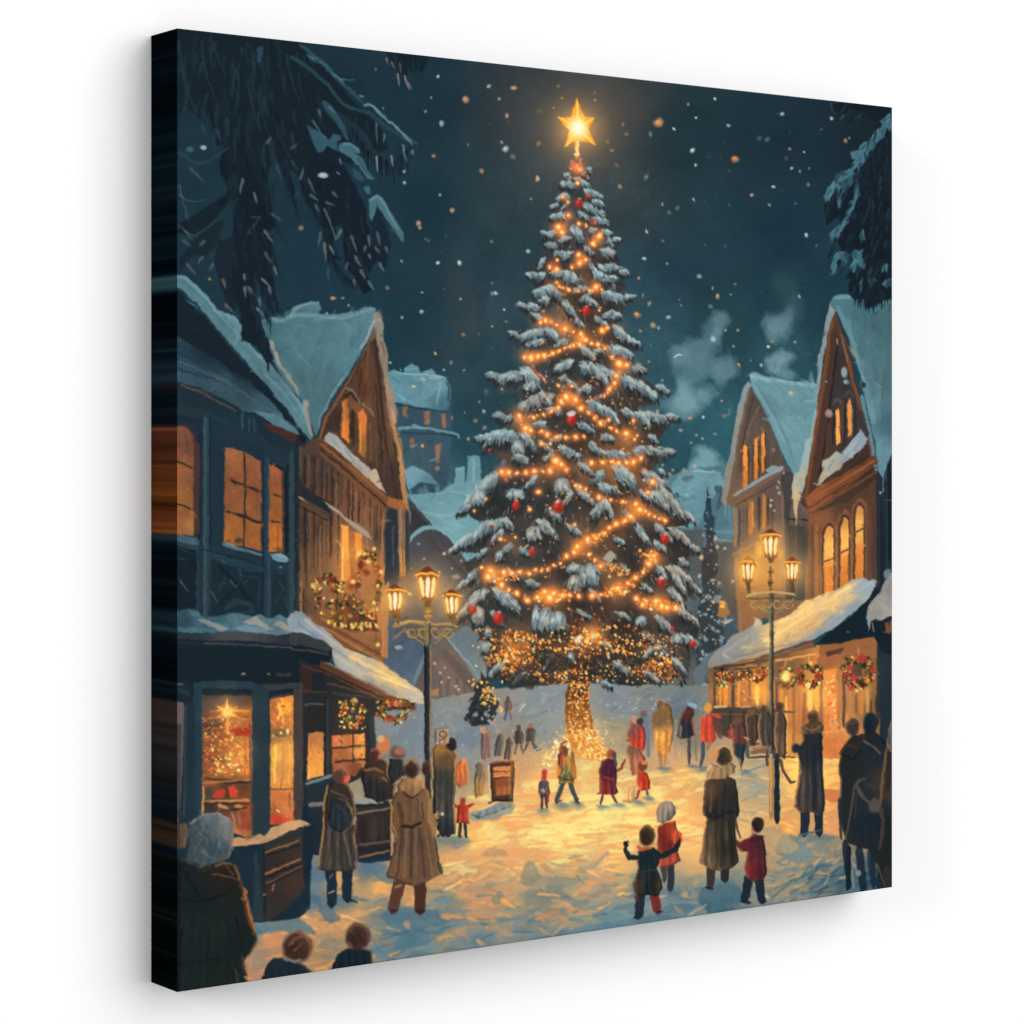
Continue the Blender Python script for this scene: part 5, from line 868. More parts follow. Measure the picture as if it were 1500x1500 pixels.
def stall_left():
    P('438,950 470,965 500,985 560,1010 610,1028 606,1040 560,1040 548,1050 548,1130 445,1180 440,1050', '450,1000,262c30 500,1010,2a2a2a 470,1050,282c2e 540,1060,25292c 500,1100,3a2c24 448,1150,222c34', .9, .8)
    P('440,975 465,975 468,1015 442,1018', '3a2824', .9, .5); P('455,985 475,985 476,1012 458,1013', '20282e', .9, .5)
    for s, w, c in (('442,1012 480,1014', 2, '4a403c'), ('446,1032 474,1031', 2, '5c6064'), ('442,975 520,1000 600,1040', 3, '4c3830'), ('478,1000 560,1022', 2, '5c4c44'), ('486,1015 560,1023', 4, '3c3c3c'), ('441,1000 442,1150', 4, '4a4440'), ('479,1025 480,1135', 4, '30404a'), ('476,1020 477,1135', 3, '1c242a'), ('545,1050 547,1120', 9, '2c3a42')): S(s, w, c, .9)
    P('450,1033 472,1033 472,1070 450,1072', '2c2826', .8, .5); P('452,1073 474,1072 474,1135 450,1142', '460,1080,c08040 462,1110,e09c48 465,1130,ecac50', .8, .4, 1, .06); R('452,1075 473,1075 473,1135 452,1135', 24, 14, 4, 1.5, .4, .08, .4)
    P('486,1078 536,1074 536,1118 520,1136 487,1132', '495,1085,d87c44 515,1085,b86438 528,1080,e8a450 500,1105,a85830 528,1100,f0a850 500,1125,b86438 515,1125,8c4830', .8, .5, 1, .08)
    for s, w in (('500,1075 500,1096', 2.2), ('517,1074 518,1118', 2.4), ('486,1096 536,1092', 3), ('490,1116 538,1112', 3), ('536,1072 536,1110', 3)): S(s, w, '2c241f', .95)
    D('488,1078 534,1078 534,1130 488,1130', 26, .8, 1.8, ['e8b060', '8c4828', 'f0c878', 'c07038'], .7); G(510, 1100, 26, 'b86020', .25)
    # awning
    P('433,895 442,894 452,905 470,918 490,935 505,948 520,955 540,962 560,972 580,985 600,1000 615,1010 625,1022 622,1032 605,1030 580,1024 560,1016 530,1004 500,990 490,972 485,952 470,940 452,932 425,924 420,908',
      '440,905,7c8c94 460,930,8a96a0 480,945,a8a49c 500,970,b0aca4 530,985,b4ab9c 520,960,d0b890 560,990,e0bc80 580,1000,e8c484 600,1015,c8bca4 570,1015,9c9890 540,1005,8c8c8c 490,980,74828c', .9, 1.2, 1, .04)
    for s, w, c in (('445,905 480,935 510,955', 4, 'c0b8ac'), ('455,925 490,952 530,975', 4, '6f828f'), ('510,962 560,985 610,1012', 6, 'f0d090'), ('560,992 600,1008', 5, 'f8dc98'), ('490,960 530,985 570,1000', 3, 'ccc0ac'), ('480,972 520,992 560,1010', 3, '6c7a84'), ('540,985 590,1005', 2, 'f8e0a0'), ('436,912 470,940', 3, '5f7480'), ('570,1008 610,1020', 3, 'b8b0a4')):
        S(s, w, c, .75, w*.5, sm=1)
    P('428,925 452,931 472,939 485,949 487,960 478,975 455,972 428,962', '18252e', .9, .9); P('425,926 455,931 476,940 485,949 480,957 455,948 425,944', '3c4144', .9, 1, .9); S('425,951 455,953 482,960', 2.2, '5f493e', .8)
    P('470,968 490,978 530,998 570,1018 600,1030 604,1040 580,1032 545,1020 500,998 468,978', '490,985,5c3828 580,1030,7c4c34', .8, .6); S('475,970 530,996 600,1032', 2, '9c6440', .8); S('470,980 530,1008 600,1040', 2, '1f1c1c', .8)
    P('565,1018 600,1026 608,1040 560,1030', '6a3c2c', .8, .6, .9)
    wreath(516, 1045, 19, 21, 150, .25); wreath(577, 1042, 24, 17, 110, .2)
    for x, y, rx, ry, c in ((505, 1042, 7, 5, 'b83420'), (528, 1054, 5, 5, '9c2c1c'), (513, 1050, 5, 3, '7c8838'), (574, 1028, 5, 5, 'c84424'), (569, 1053, 7, 6, 'b83420'), (553, 1027, 3.4, 3.4, 'f0d060'), (598, 1042, 3, 4, 'f0c840'), (583, 1030, 6, 4, 'd87838'), (520, 1027, 6, 5, 'c8b060'), (580, 1042, 6, 4, '6a7c84')): B(x, y, rx*.8, ry*.8, c, .75, .3, .5, 1.4)
    D('497,1025 535,1025 535,1068 497,1068', 26, 1, 1.8, ['f8e088', 'f0c850', 'fff0b0'], .95)
    # counter and crates
    P('448,1148 480,1135 500,1150 510,1165 560,1175 572,1178 572,1255 540,1262 448,1250', '460,1160,26323a 500,1200,30302f 540,1210,3a302c 560,1240,2a282a 455,1220,1e2c36', .9, .7)
    for s, w, c in (('448,1148 486,1136', 5, '6c7c80'), ('452,1180 478,1177', 6, '7c7470'), ('518,1192 572,1184', 3, '8c7460'), ('518,1180 570,1176', 7, '1f2a32'), ('532,1200 532,1232', 12, '2f2624'), ('548,1198 548,1232', 9, '453632'), ('560,1196 561,1230', 6, '3c302e'), ('524,1238 572,1232', 4, '6a4c40'), ('526,1256 570,1246', 3, '8c6850'), ('524,1246 572,1242', 5, '222a30'),
                    ('450,1200 452,1260', 16, '1a2a34'), ('526,1262 575,1256', 8, '1c3040')): S(s, w, c, .9)
    P('513,1168 522,1160 530,1168 545,1170 555,1167 562,1176 540,1178 518,1178', '9a948c', .8, 1); B(548, 1171, 8, 3.4, 'b8a898', .9)
    # slatted snow-topped bin and cabinet in front of the shop
    P('332,1240 384,1233 388,1250 390,1350 372,1352 340,1290', '1e303c', .9, .6); P('372,1250 378,1250 386,1350 372,1350', '2c3c44', .8, .5)
    P('384,1236 446,1210 450,1290 440,1310 420,1330 392,1350 386,1340', '400,1260,35302c 430,1240,3a322e 430,1290,40302a 405,1330,34302e', .9, .6, 1, .05)
    for s, w, c in (('388,1249 438,1231', 2.4, 'a0683c'), ('388,1281 440,1258', 3, 'a8683c'), ('390,1254 440,1236', 2, '1c1c1f'), ('388,1286 442,1264', 2.4, '1c1a1c'), ('390,1295 442,1268', 2, '7c4c34'), ('388,1300 440,1274', 1.6, '241f1f'), ('398,1305 402,1295', 2, 'b06c44'), ('386,1240 388,1340', 2, '14222c'), ('386,1310 388,1310', 3.4, 'a06848'), ('388,1240 446,1218', 4, '24343e')): S(s, w, c, .9)
    P('443,1180 452,1178 455,1270 448,1300 444,1290', '1a2a36', .9, .6)
    P('338,1231 350,1226 365,1228 380,1222 385,1224 400,1212 425,1202 438,1200 450,1205 455,1209 440,1211 428,1216 405,1228 390,1234 365,1238 340,1241', '350,1235,c89868 390,1228,b8966c 430,1208,c8a070 450,1208,b09070', .8, .9, 1, .06)

def lantern(x, y, s, top='74381c'):
    """street lantern head: pitched cap, tapering glass"""
    G(x, y+10*s, 32*s, 'c87820', .6); G(x, y+12*s, 16*s, 'ffa030', .5)
    P([(x-2*s, y-14*s), (x+2*s, y-14*s), (x+9*s, y-8*s), (x+17*s, y-4*s), (x-17*s, y-4*s), (x-9*s, y-8*s)], top, .7, .3)
    P([(x-14*s, y-3*s), (x+14*s, y-3*s), (x+9*s, y+30*s), (x-9*s, y+30*s)], [.66, .36, .12], .7, .3)
    S([(x-17*s, y-2*s), (x-8*s, y-4.5*s), (x+8*s, y-4.5*s), (x+17*s, y-2*s)], 3.6*s, 'f0b848', 1)
    for k, w in ((-.6, 6.6), (0, 9.5), (.6, 6.6)):
        S([(x+k*15*s, y+1.5*s), (x+k*10*s, y+27*s)], w*s, 'ffe49c', 1, w*s*.75)
    S([(x, y+3*s), (x, y+25*s)], 4.6*s, 'fff6d8', 1, 4*s)
    for k in (-1, 1): S([(x+k*14*s, y-1*s), (x+k*9.5*s, y+30*s)], 1.8*s, 'e8a838', .95)
    for k in (-.3, .3): S([(x+k*15*s, y), (x+k*10*s, y+28*s)], 1.5*s, 'b06818', .9)
    S([(x-9*s, y+31*s), (x+9*s, y+31*s)], 2.6*s, 'a8641c', .95); P([(x-6*s, y+32*s), (x+6*s, y+32*s), (x+3*s, y+41*s), (x-3*s, y+41*s)], '7c5424', .7, .3)

def curls(x0, x1, y, dep, n=5):
    for k in range(n):
        t = (k+.5)/n; cx = x0+(x1-x0)*t; r = dep*(.3 if k % 2 else .4)
        q = [(cx+r*math.cos(g)*(1-g*.09), y+dep*.45+r*math.sin(g)*(1-g*.09)) for g in np.arange(0, 5.8, .6)]
        S(q, 1.8, ['c89c48', 'a07c38'][k % 2], .9)

def lamp_left():
    S('625,940 626,1100 630,1230', 8, '2c2e32', .98, 6.5); S('623,945 623,1170', 2, '15181c', .8, 1.5); S('631,945 632,1150 633,1190', 2, 'a08048', .95, 1.4); S('634,1100 633,1200', 2, 'c8b460', .5, 1)
    S('627,875 627,945', 5, '9c7430', 1, 8)
    for y in (880, 888, 896, 903): S([(621, y), (633, y)], 3, ['c8943c', '6a4c24'][int(y/8) % 2], .95)
    P('590,918 664,918 640,940 632,948 620,948 606,934', '5a5246', 1, .8, .35)
    S('575,917 585,915 600,911 628,914 660,914 670,918', 4.6, 'b08c4c', 1, 3.6); S('577,914 600,909 630,911', 1.5, 'e8c878', .8)
    S('592,920 605,934 622,944', 2.6, '9c8048', .95); S('664,920 650,932 636,943', 2.6, '9c8048', .95); curls(600, 624, 916, 24, 3); curls(634, 660, 916, 22, 3); S('624,912 626,944', 6, '8c7448', 1); S('629,912 630,944', 2.4, '40382c', .9)
    lantern(579, 868, .92); lantern(626.5, 845, 1.08); lantern(662, 874, .86)
    for x, y in ((583, 908), (665, 907)): S([(x, y-8), (x, y+6)], 6, '84602c', .95, 8)
    S('598,960 583,936', 0.1, '40382c', 0)
    P('622,1185 634,1180 640,1185 638,1230 646,1280 640,1284 632,1230', '23282c', .9, .5, .6)

def lamp_right():
    S('1129.5,868 1130,1000 1130,1110', 4.6, '5c5c48', 1, 6); S('1132,870 1132,1105', 1.8, '26282c', .95, 2.4); S('1127.6,880 1127.6,1105', 1.2, 'a8a070', .7)
    S('1130,1105 1130,1198', 7.6, 'a87c48', 1, 7); S('1129,1110 1129,1190', 3, 'd8b064', .8, 2); S('1138,1096 1138,1150 1138.5,1206', 7, '1f2c34', 1, 8.6); B(1133, 1106, 5.4, 5, '4a4440', 1); B(1130, 1107, 2.5, 3, 'b8a898', .9); S('1131,1088 1137,1100', 5, '2c2c2c', .9)
    S('1129,830 1129,868', 4.4, '6a5030', 1, 5.4)
    for y in (838, 846, 853, 860): S([(1125, y), (1133.5, y)], 2.4, ['b88c3c', '40342c'][int(y/7) % 2], .95)
    S('1093,873 1110,869 1130,866 1150,869 1165,872', 4, 'c0a468', 1, 3.4); S('1095,877 1165,876', 1.6, '3a3428', .7)
    P('1098,878 1160,876 1148,892 1134,897 1124,896 1104,886', '6a6050', 1, .8, .35); S('1097,878 1112,890 1126,897', 2.4, 'a08c58', .95); S('1163,877 1150,890 1136,898', 2.2, 'a08458', .9); curls(1102, 1127, 875, 20, 3); curls(1135, 1158, 875, 21, 3)
    lantern(1095.5, 826, .8, 'b8842c'); lantern(1129, 787, .92); lantern(1160, 826, .76, '94401c')
    for x in (1097, 1161): S([(x, 856), (x, 868)], 5.4, '5c4830', .95, 7)

def house_mid():
    P('1101,566 1118,600 1135,640 1150,678 1165,705 1178,715 1190,770 1192,870 1170,920 1120,905 1085,925 1080,745 1060,738 1068,700 1080,640 1092,585', '1100,600,5a4c44 1120,650,5c5048 1130,680,5a4a42 1085,700,6a5444 1090,720,84603f 1120,720,6c5448 1150,740,6a5550 '
      '1100,780,7c5c44 1130,790,765a48 1160,800,584e48 1180,800,4a4440 1100,840,b87c40 1130,850,b88040 1160,840,8c6844 1100,880,a06c40 1150,880,7c5c44', .9, 1, 1, .05)
    P('1098,548 1108,545 1120,550 1132,553 1150,557 1165,560 1180,557 1198,563 1196,610 1188,660 1178,700 1172,705 1160,690 1148,668 1138,645 1128,620 1118,598 1108,578 1100,565', '1110,560,5f8f98 1150,570,5c8a93 1150,620,628e97 1180,600,5a878f 1165,680,5c8a92 1130,600,5a858e', .9, .8, 1, .04)
    S('1100,551 1130,557 1165,562 1196,566', 6, '86aeb2', .75, 4, 1.4, sm=1); S('1103,556 1120,590 1150,650', 5, '7ba6ac', .45, 3, 2, sm=1)
    R('1115,560 1192,566 1170,690 1140,630', 50, 40, 6, 1.0, .4, .04, .4); S('1105,560 1125,590 1150,640 1165,685', 3, '46727c', .6, 2, sm=1)
    P('1095,558 1100,566 1092,590 1084,625 1078,660 1072,695 1066,725 1064,740 1058,735 1058,715 1063,690 1070,660 1075,630 1082,595 1088,570', '1090,570,7c8c8c 1076,640,8c8a84 1062,710,8c8478', .9, 1)
    for s in ('1062,735 1063,758', '1068,738 1069,765', '1074,742 1075,758'): S(s, 2.4, '7c8484', .85, 1)
    for s, w, c in (('1098,570 1082,640 1072,730', 4, '7c5c44'), ('1104,580 1090,640 1084,690', 3, '463a36'), ('1112,596 1100,620 1092,650', 2.4, '7c6454'), ('1120,622 1098,650', 4, '6c5444'), ('1113,624 1117,632', 3, '8c7460'), ('1125,640 1126,700', 2, '464240'), ('1103,650 1102,712', 3, '4c403c')): S(s, w, c, .85, w*.7)
    for x, y0, y1, w in ((1092, 653, 716, 6.5), (1107.5, 643, 702, 5), (1118, 634, 692, 5)): S([(x, y0), (x-.5, y1)], w, '%d,%d,f0a040 %d,%d,e08828' % (x, y0, x, y1), 1); S([(x+w*.7, y0), (x+w*.7, y1)], 1.4, '2c2624', .8)
    S('1076,733 1110,712 1148,688', 7, '7c5c4c', .95, 5); S('1074,727 1110,705 1140,688 1146,684', 4, '8a9498', .95, 6); P('1120,690 1130,682 1142,684 1146,688 1128,694', '7c8c92', .8, .6); S('1078,740 1150,700', 1.8, '3c3230', .8)
    P('1145,688 1162,692 1165,705 1155,770 1180,770 1180,880 1152,880 1150,770 1145,710', '40403f', .9, .6, .9); S('1152,760 1183,762', 3, '2c302f'); S('1172,745 1172,765', 4, '6c4c38'); S('1157,770 1157,860', 2, '2f3030', .8); S('1166,770 1166,870', 3, '6a5040', .7); S('1146,720 1147,900', 4, '84644c', .8)
    for x, y0, y1, w, c in ((1077, 745, 800, 5, 'a8744c'), (1083, 745, 800, 3, '3c3a40'), (1089, 745, 795, 3, '5c5450'), (1100, 735, 782, 5, 'c88038'), (1103, 735, 770, 2, 'f0a848'), (1112, 728, 778, 4, '383436'), (1119, 724, 775, 5, 'd08434'), (1125, 730, 770, 3, '3a3230'), (1131, 728, 775, 4, '4a4444'), (1139, 720, 780, 5, '6c5850'), (1094, 745, 790, 3, '584840')): S([(x, y0), (x, y1)], w, c, .85)
    S('1073,812 1110,795 1130,790', 4, 'a87440', .8); S('1078,815 1084,925', 6, 'b07840', .7); G(1110, 835, 44, 'c87c20', .45, 50); G(1160, 840, 28, 'a06020', .35)
    B(1112, 806, 5, 9, 'f0b048', .8, 0, .6); B(1143, 812, 5, 7, 'e8a840', .6, 0, .6)
    for x, y in ((1141, 706), (1139, 715), (1141, 722), (1130, 733), (1129, 741), (1134, 749), (1148, 692)): flake(x, y, 2.2, 'b8a494', .9)

def house_right():
    P('1185,752 1286,690 1292,700 1294,870 1190,900 1182,880', '1200,760,8a5030 1240,740,5c3f30 1280,720,5c3c30 1200,830,8c5a38 1240,840,8a5634 1275,820,54403a 1200,880,7c5434', .9, .6, 1, .05)
    P('1284,640 1312,600 1312,1320 1284,1320', '1290,700,22323a 1300,800,1c2a33 1295,1000,25323a 1295,1250,1e2c34', .9, .8)
    for x, y0, y1, w, c in ((1294, 680, 720, 1.6, '6c8488'), (1299, 735, 845, 3, '2c3c44'), (1290, 730, 870, 3, '15202a'), (1303, 680, 820, 4, '141e28'), (1297, 660, 705, 2, '3f5a64'), (1288, 700, 860, 4, '2c343a')): S([(x, y0), (x, y1)], w, c, .85)
    S('1296,733 1310,733', 1.4, '4c5c60', .8); S('1292,662 1296,672', 6, '4a3c34', .8)
    P('1221,452 1232,480 1244,510 1250,545 1262,590 1272,630 1280,670 1286,700 1240,735 1190,752 1170,735 1178,690 1190,640 1198,590 1205,540 1212,490', '1220,480,54382c 1225,540,3c3430 1250,600,3c3a3a 1200,620,4c3830 1190,700,4c3428 1240,560,383638 1270,660,443028 1215,600,403430 1180,720,503a2f', .9, .9, 1, .05)
    for s, w, c in (('1219,468 1210,540 1200,600 1190,660 1180,735', 7, '7c4628'), ('1222,480 1216,540 1206,620 1196,680', 8, '4c342a'), ('1228,500 1220,560 1210,640 1200,700', 3, '26201f'), ('1222,460 1236,500 1246,545 1256,590 1264,610', 6, '5c3c2c'), ('1240,520 1250,560 1262,600 1274,650 1282,690', 4, '84492c'), ('1232,490 1242,530', 3, '7c6450'),
                    ('1215,620 1206,690', 5, '543a2e'), ('1210,640 1200,700', 2, '2c2422'), ('1233,590 1232,650', 4, '584034'), ('1238,585 1237,655', 2, '22242a'), ('1252,585 1253,640', 3, '2c2c30'), ('1222,600 1220,650', 3, '24242a'), ('1262,600 1272,640', 5, '3a3638')): S(s, w, c, .9, w*.8)
    P('1224,602 1229,597 1231,648 1225,652', 'e8a850', .7, .4); P('1241,590 1245,584 1248,600 1247,636 1242,640', 'd89848', .7, .4); S('1222,590 1228,584 1233,592', 3, '5c5450', .8); S('1238,580 1244,572 1250,582', 3, '4c4c4c', .8); B(1237, 545, 4.6, 8, '80949a', .95); B(1214, 606, 5.4, 6, '9c7c74', .95); S('1226,496 1227,505', 2, '9c8474')
    P('1215,442 1222,432 1240,431 1265,436 1312,440 1312,655 1300,680 1292,700 1286,690 1283,650 1278,630 1272,600 1262,570 1266,563 1258,545 1248,510 1238,485 1230,465 1222,455', '1230,440,3f6c76 1260,460,3a646e 1260,520,42676f 1290,480,3f626c 1290,560,43636c 1300,620,3f606e 1275,600,5a8892 1285,660,5a8690 1245,480,487680 1256,530,4f7c86', .9, .9, 1, .04)
    S('1222,436 1245,435 1275,440 1310,444', 6, '64909a', .75, 4, 1.4, sm=1); S('1226,448 1240,478 1256,520 1268,570 1280,620', 5, '6a96a0', .5, 4, 2, sm=1)
    R('1230,445 1305,445 1305,640 1280,620', 60, 50, 8, 1.5, .15, .035, .4); S('1262,580 1274,630 1284,690', 6, '5c8a94', .8, 4); P('1262,560 1268,562 1268,568 1262,568', '3a3430')
    P('1216,444 1222,455 1214,480 1208,510 1204,540 1202,560 1198,590 1195,610 1196,570 1198,530 1204,500 1210,465', '7c8c8c', .9, .9); S('1247,510 1254,522 1256,528', 6, '8c8474', .8, 3); S('1201,520 1199,560', 4, '6c8c98', .8, 2); S('1196,600 1190,635 1184,670', 5, '8fa09c', .8, 4)
    P('1180,645 1188,640 1186,665 1184,690 1178,710 1170,735 1166,770 1163,745 1160,715 1164,695 1172,690 1176,665', '1182,660,86a0a0 1170,710,b0aa98 1166,730,c8b088', .9, 1); S('1176,700 1172,725', 4, '7c98a4', .7, 2)
    P('1196,712 1204,690 1206,675 1218,668 1225,660 1232,664 1240,655 1250,642 1262,628 1266,638 1272,642 1264,656 1252,668 1240,676 1228,688 1216,696 1206,705', '1205,700,b0a48c 1220,680,a8a490 1245,660,8c9ca4 1262,640,7c8e98', .9, 1.2, 1, .05)
    for s in ('1212,690 1222,672', '1230,680 1245,662', '1250,660 1260,645'): S(s, 4, '70828e', .7, 2)
    P('1181,728 1200,712 1240,692 1281,666 1286,678 1240,715 1186,750 1182,742', '1190,735,9c5630 1240,705,7c4428 1280,680,6c4028', .8, .5); S('1184,734 1240,700 1282,674', 3, 'a85f34', .8); S('1184,744 1240,710 1284,685', 1.6, '3c2820', .8); S('1186,752 1240,718 1284,692', 4, '8c5030', .8, 2)
    P('1205,665 1281,640 1284,668 1240,688 1195,712 1200,700', '5c3a2a', .8, .5, 0)
    # arched windows
    for x0, x1, yt, yb, d in ((1205, 1222, 770, 872, 4), (1229, 1244, 757, 862, 4), (1251, 1266, 740, 852, 3)):
        xm = (x0+x1)/2
        P([(x0-4, yb), (x0-4, yt+10), (x0, yt-2), (xm, yt-10), (x1-1, yt-8), (x1+4, yt-1), (x1+5, yt+8), (x1+5, yb-4)], '8c5634', .8, .4, .9, .05)
        P([(x0-1, yb), (x0-1, yt+12), (x0+3, yt+2), (xm-2, yt-4), (xm+3, yt-4), (x1, yt+2), (x1+1, yt+10), (x1+1, yb-3)], '4c382c', .8, .4)
        P([(x0+2, yb), (x0+2, yt+16), (x0+5, yt+6), (xm-1, yt+1), (xm+3, yt+1), (x1-1, yt+5), (x1-1, yt+12), (x1-1, yb-3)], '%d,%d,d8a050 %d,%d,f0bc60 %d,%d,e09038 %d,%d,d88830' % (xm, yt, xm, yt+35, xm, yb-30, xm, yb), .8, .3, 1, .05)
        S([(x0, yt+d*13+2), (x1, yt+d*13-5)], 3, '7c4c2c', .95)
    for x, w, c in ((1225, 3, 'a0683c'), (1248, 3, '9c6438'), (1196, 5, 'a8703c'), (1190, 3, '5c4434'), (1272, 6, '6a4434'), (1280, 5, '54342a')): S([(x, 770 if x < 1260 else 740), (x, 880 if x < 1260 else 850)], w, c, .75)
    G(1205, 850, 40, 'a86020', .25)

def stall_right():
    P('1036,975 1110,960 1196,945 1285,925 1290,1110 1240,1112 1135,1110 1090,1092 1060,1060 1040,1040', '1060,990,6a4c38 1060,1015,c88440 1055,1050,4a3c34 1085,1015,c07c40 1110,1010,e8a048 1120,1050,5a4438 1150,990,6a4c38 1150,1020,c88440 1165,1040,d08c44 1190,1020,e8a850 '
      '1190,1050,b86c38 1160,1090,d89c4c 1215,980,e09840 1218,1030,e88c48 1225,1060,dca058 1215,1090,d88840 1240,970,9c6034 1245,1020,b88048 1265,1020,c89048 1280,980,84502f 1285,1030,4a3830', .9, .6, 1, .06)
    P('1200,945 1275,925 1287,965 1280,968 1200,970', '9c6034', .9, .6); P('1196,965 1235,955 1235,975 1198,985', 'a8663a', .8, .5); P('1210,955 1236,948 1236,953 1212,962', '54382c', .8, .5)
    for x, y0, y1, w, c in ((1055, 985, 1035, 3, 'f0a840'), (1047, 985, 1040, 4, '5c4434'), (1063, 1000, 1040, 7, 'e8a040'), (1074, 985, 1045, 5, '4c4038'), (1082, 1000, 1040, 4, 'ecA848'.lower()), (1090, 1000, 1038, 5, 'c87c3c'), (1098, 1000, 1030, 4, '8c5c3c'), (1109, 1005, 1032, 7, 'ffd060'), (1120, 1005, 1035, 5, 'e8a048'), (1145, 1010, 1050, 5, 'e0a04c'),
                            (1152, 1020, 1120, 4, 'f0bc60'), (1157, 1005, 1045, 4, 'd89048'), (1163, 1010, 1090, 4, 'a86838'), (1170, 1010, 1075, 5, 'c08040'), (1178, 1015, 1090, 5, 'a05c38'), (1186, 1012, 1042, 8, 'ffcc68'), (1196, 1008, 1045, 6, 'ecac50'), (1203, 975, 1100, 4, '84603f'), (1210, 985, 1080, 4, 'e89c48'), (1218, 985, 1070, 8, 'f0984c'), (1229, 975, 1070, 6, 'b87840'), (1236, 985, 1065, 5, '54403a'),
                            (1245, 1010, 1060, 4, 'c08844'), (1254, 1018, 1045, 4, '8c5830'), (1262, 1018, 1046, 6, 'd08c38'), (1271, 1010, 1045, 5, 'd0a058'), (1280, 945, 1060, 4, '9c6438'), (1286, 940, 1060, 3, '2c2c30'), (1138, 985, 1040, 4, '6a4a38')): S([(x, y0), (x, y1)], w, c, .9, w*.9)
    for s, w, c in (('1135,1042 1165,1043', 3, '6a4430'), ('1203,1072 1230,1070', 4, 'e8a058'), ('1046,1036 1066,1034', 4, 'd8b080'), ('1076,1038 1098,1036', 4.4, 'e0b078'), ('1045,980 1125,968', 3, '3c302c'), ('1076,980 1122,978', 2, '302824'), ('1136,968 1165,963 1196,958', 3, 'e8b060'), ('1215,1055 1228,1062', 7, 'e0a868')): S(s, w, c, .9)
    D('1204,990 1225,985 1225,1060 1208,1060', 40, 1, 2.4, ['e87838', 'f0b868', 'd85c2c', 'ffd890', 'c87038'], .8); D('1048,985 1125,978 1122,1030 1050,1032', 40, .8, 1.8, ['f8c868', 'e89840', '8c4c28', 'ffe0a0'], .7)
    P('1040,1040 1070,1036 1136,1038 1136,1098 1100,1090 1060,1078 1042,1066', '1060,1050,4c4036 1110,1050,4a3c34 1110,1085,5c4a3c', .9, .8); S('1044,1046 1134,1048', 2, '7c5c40', .8); S('1070,1040 1070,1080', 2, '2c2826', .7); S('1090,1040 1090,1085', 2, '2c2826', .7); 
    G(1110, 1020, 22, 'c87820', .35); G(1190, 1020, 24, 'd88828', .4); G(1218, 1020, 22, 'c87020', .3)
    # awning
    P('1194,946 1215,925 1245,905 1262,880 1282,858 1296,870 1290,930 1240,940', '17262f', .9, .8); P('1270,905 1290,900 1310,905 1310,960 1290,955', '18252d', .9, .6); S('1240,926 1244,926', 2, '5c6c74')
    P('1105,966 1150,950 1190,934 1196,948 1160,955 1110,975', '6a4a38', .8, .6); S('1120,965 1160,952 1192,944', 4, '8c6444', .8)
    P('1037,979 1042,962 1050,952 1060,945 1075,930 1090,922 1108,912 1118,915 1135,908 1148,905 1165,893 1178,880 1190,878 1205,870 1225,866 1245,852 1262,846 1272,850 1283,850 1282,858 1274,875 1258,890 1235,910 1215,924 1195,935 1165,944 1135,954 1110,962 1075,970',
      '1045,972,8c8a84 1070,950,8a8c8a 1100,930,9a9890 1110,950,b0a084 1150,920,e8c07c 1150,945,c8ac84 1180,895,ecc884 1190,915,e0b474 1220,885,f0c888 1200,930,8c98a0 1240,870,dcc090 1250,895,7c8c94 1270,860,8a98a0 1225,910,8c98a0 1130,935,f0c884', .9, 1.2, 1, .04)
    for s, w, c in (('1060,955 1090,935 1110,925', 5, '9c9c98'), ('1120,940 1160,915 1200,890 1240,862', 5, 'f8d490'), ('1130,948 1170,928 1210,905 1250,875', 4, 'd8b078'), ('1150,948 1190,932 1230,905 1262,880', 4, '7c8c98'), ('1075,962 1110,955 1160,942', 2.6, '7c746c'), ('1140,912 1170,900 1190,882', 4, 'fce0a0'), ('1205,880 1240,862 1262,850', 3, 'f8dca0'), ('1085,950 1105,948', 3, 'd8c090'), ('1060,958 1068,964', 3, 'd0c8b8'),
                    ('1092,936 1098,932', 4, 'd8bc80'), ('1250,870 1278,852', 4, 'a8b0b0')): S(s, w, c, .7, w*.5, sm=1)
    R('1060,955 1110,920 1180,885 1260,850 1270,860 1200,925 1110,958', 110, 22, 3.5, -.5, .2, .05, .5)
    for x in (1105, 1113, 1119): pass
    P('1105,905 1112,908 1118,914 1104,918', 'c8b898', .8, .6)
    P('1271,915 1270,895 1276,880 1288,868 1296,850 1306,838 1312,838 1312,902 1300,905 1290,908 1285,905 1276,910 1272,925', '1280,890,8c8a84 1300,860,8a8884 1305,890,a09c94', .9, 1, 1, .05); B(1300, 840, 5, 7, '6c7880', .9, .4)
    P('1296,912 1312,908 1312,925 1298,927', '7c4830', .8, .5); S('1278,910 1280,925', 2, '7c8488', .8); S('1303,905 1303,918', 2, '2c2c2c', .8)
    for x, y, rx, ry in ((1061, 993, 13, 12), (1107, 988, 14, 10), (1151, 993, 13, 15), (1186, 990, 18, 17), (1257, 984, 22, 25), (1085, 990, 6, 7)): wreath(x, y, rx, ry, int(rx*7.5), .2)
    P('1245,975 1262,968 1264,990 1250,995', '2c2c26', 1, 1, .6)
    B(1151, 992, 6.6, 7, 'ffe078', 1, 0, .4); G(1151, 992, 12, 'f0b040', .5); B(1184, 1004, 3.4, 5, 'f8e088', .95)
    for x, y, rx, c in ((1245, 978, 4, 'd02c48'), (1251, 993, 5, 'd83040'), (1262, 964, 6, 'b8282c'), (1276, 980, 5, 'a82c28'), (1240, 990, 4, 'b83424'), (1247, 1008, 4, 'c83828'), (1266, 975, 4, '24301f'), (1262, 1000, 5, '24281f'), (1170, 983, 4, 'c84428'), (1173, 1000, 4, 'b03020'), (1199, 990, 4, 'b03424'), (1112, 984, 4, 'c03c24'), (1072, 994, 3, 'b02c20'), (1255, 1012, 2.4, 'f8e8b0'), (1187, 972, 3, 'f8d070')): B(x, y, rx, rx, c, .85, 0, .4, .8)
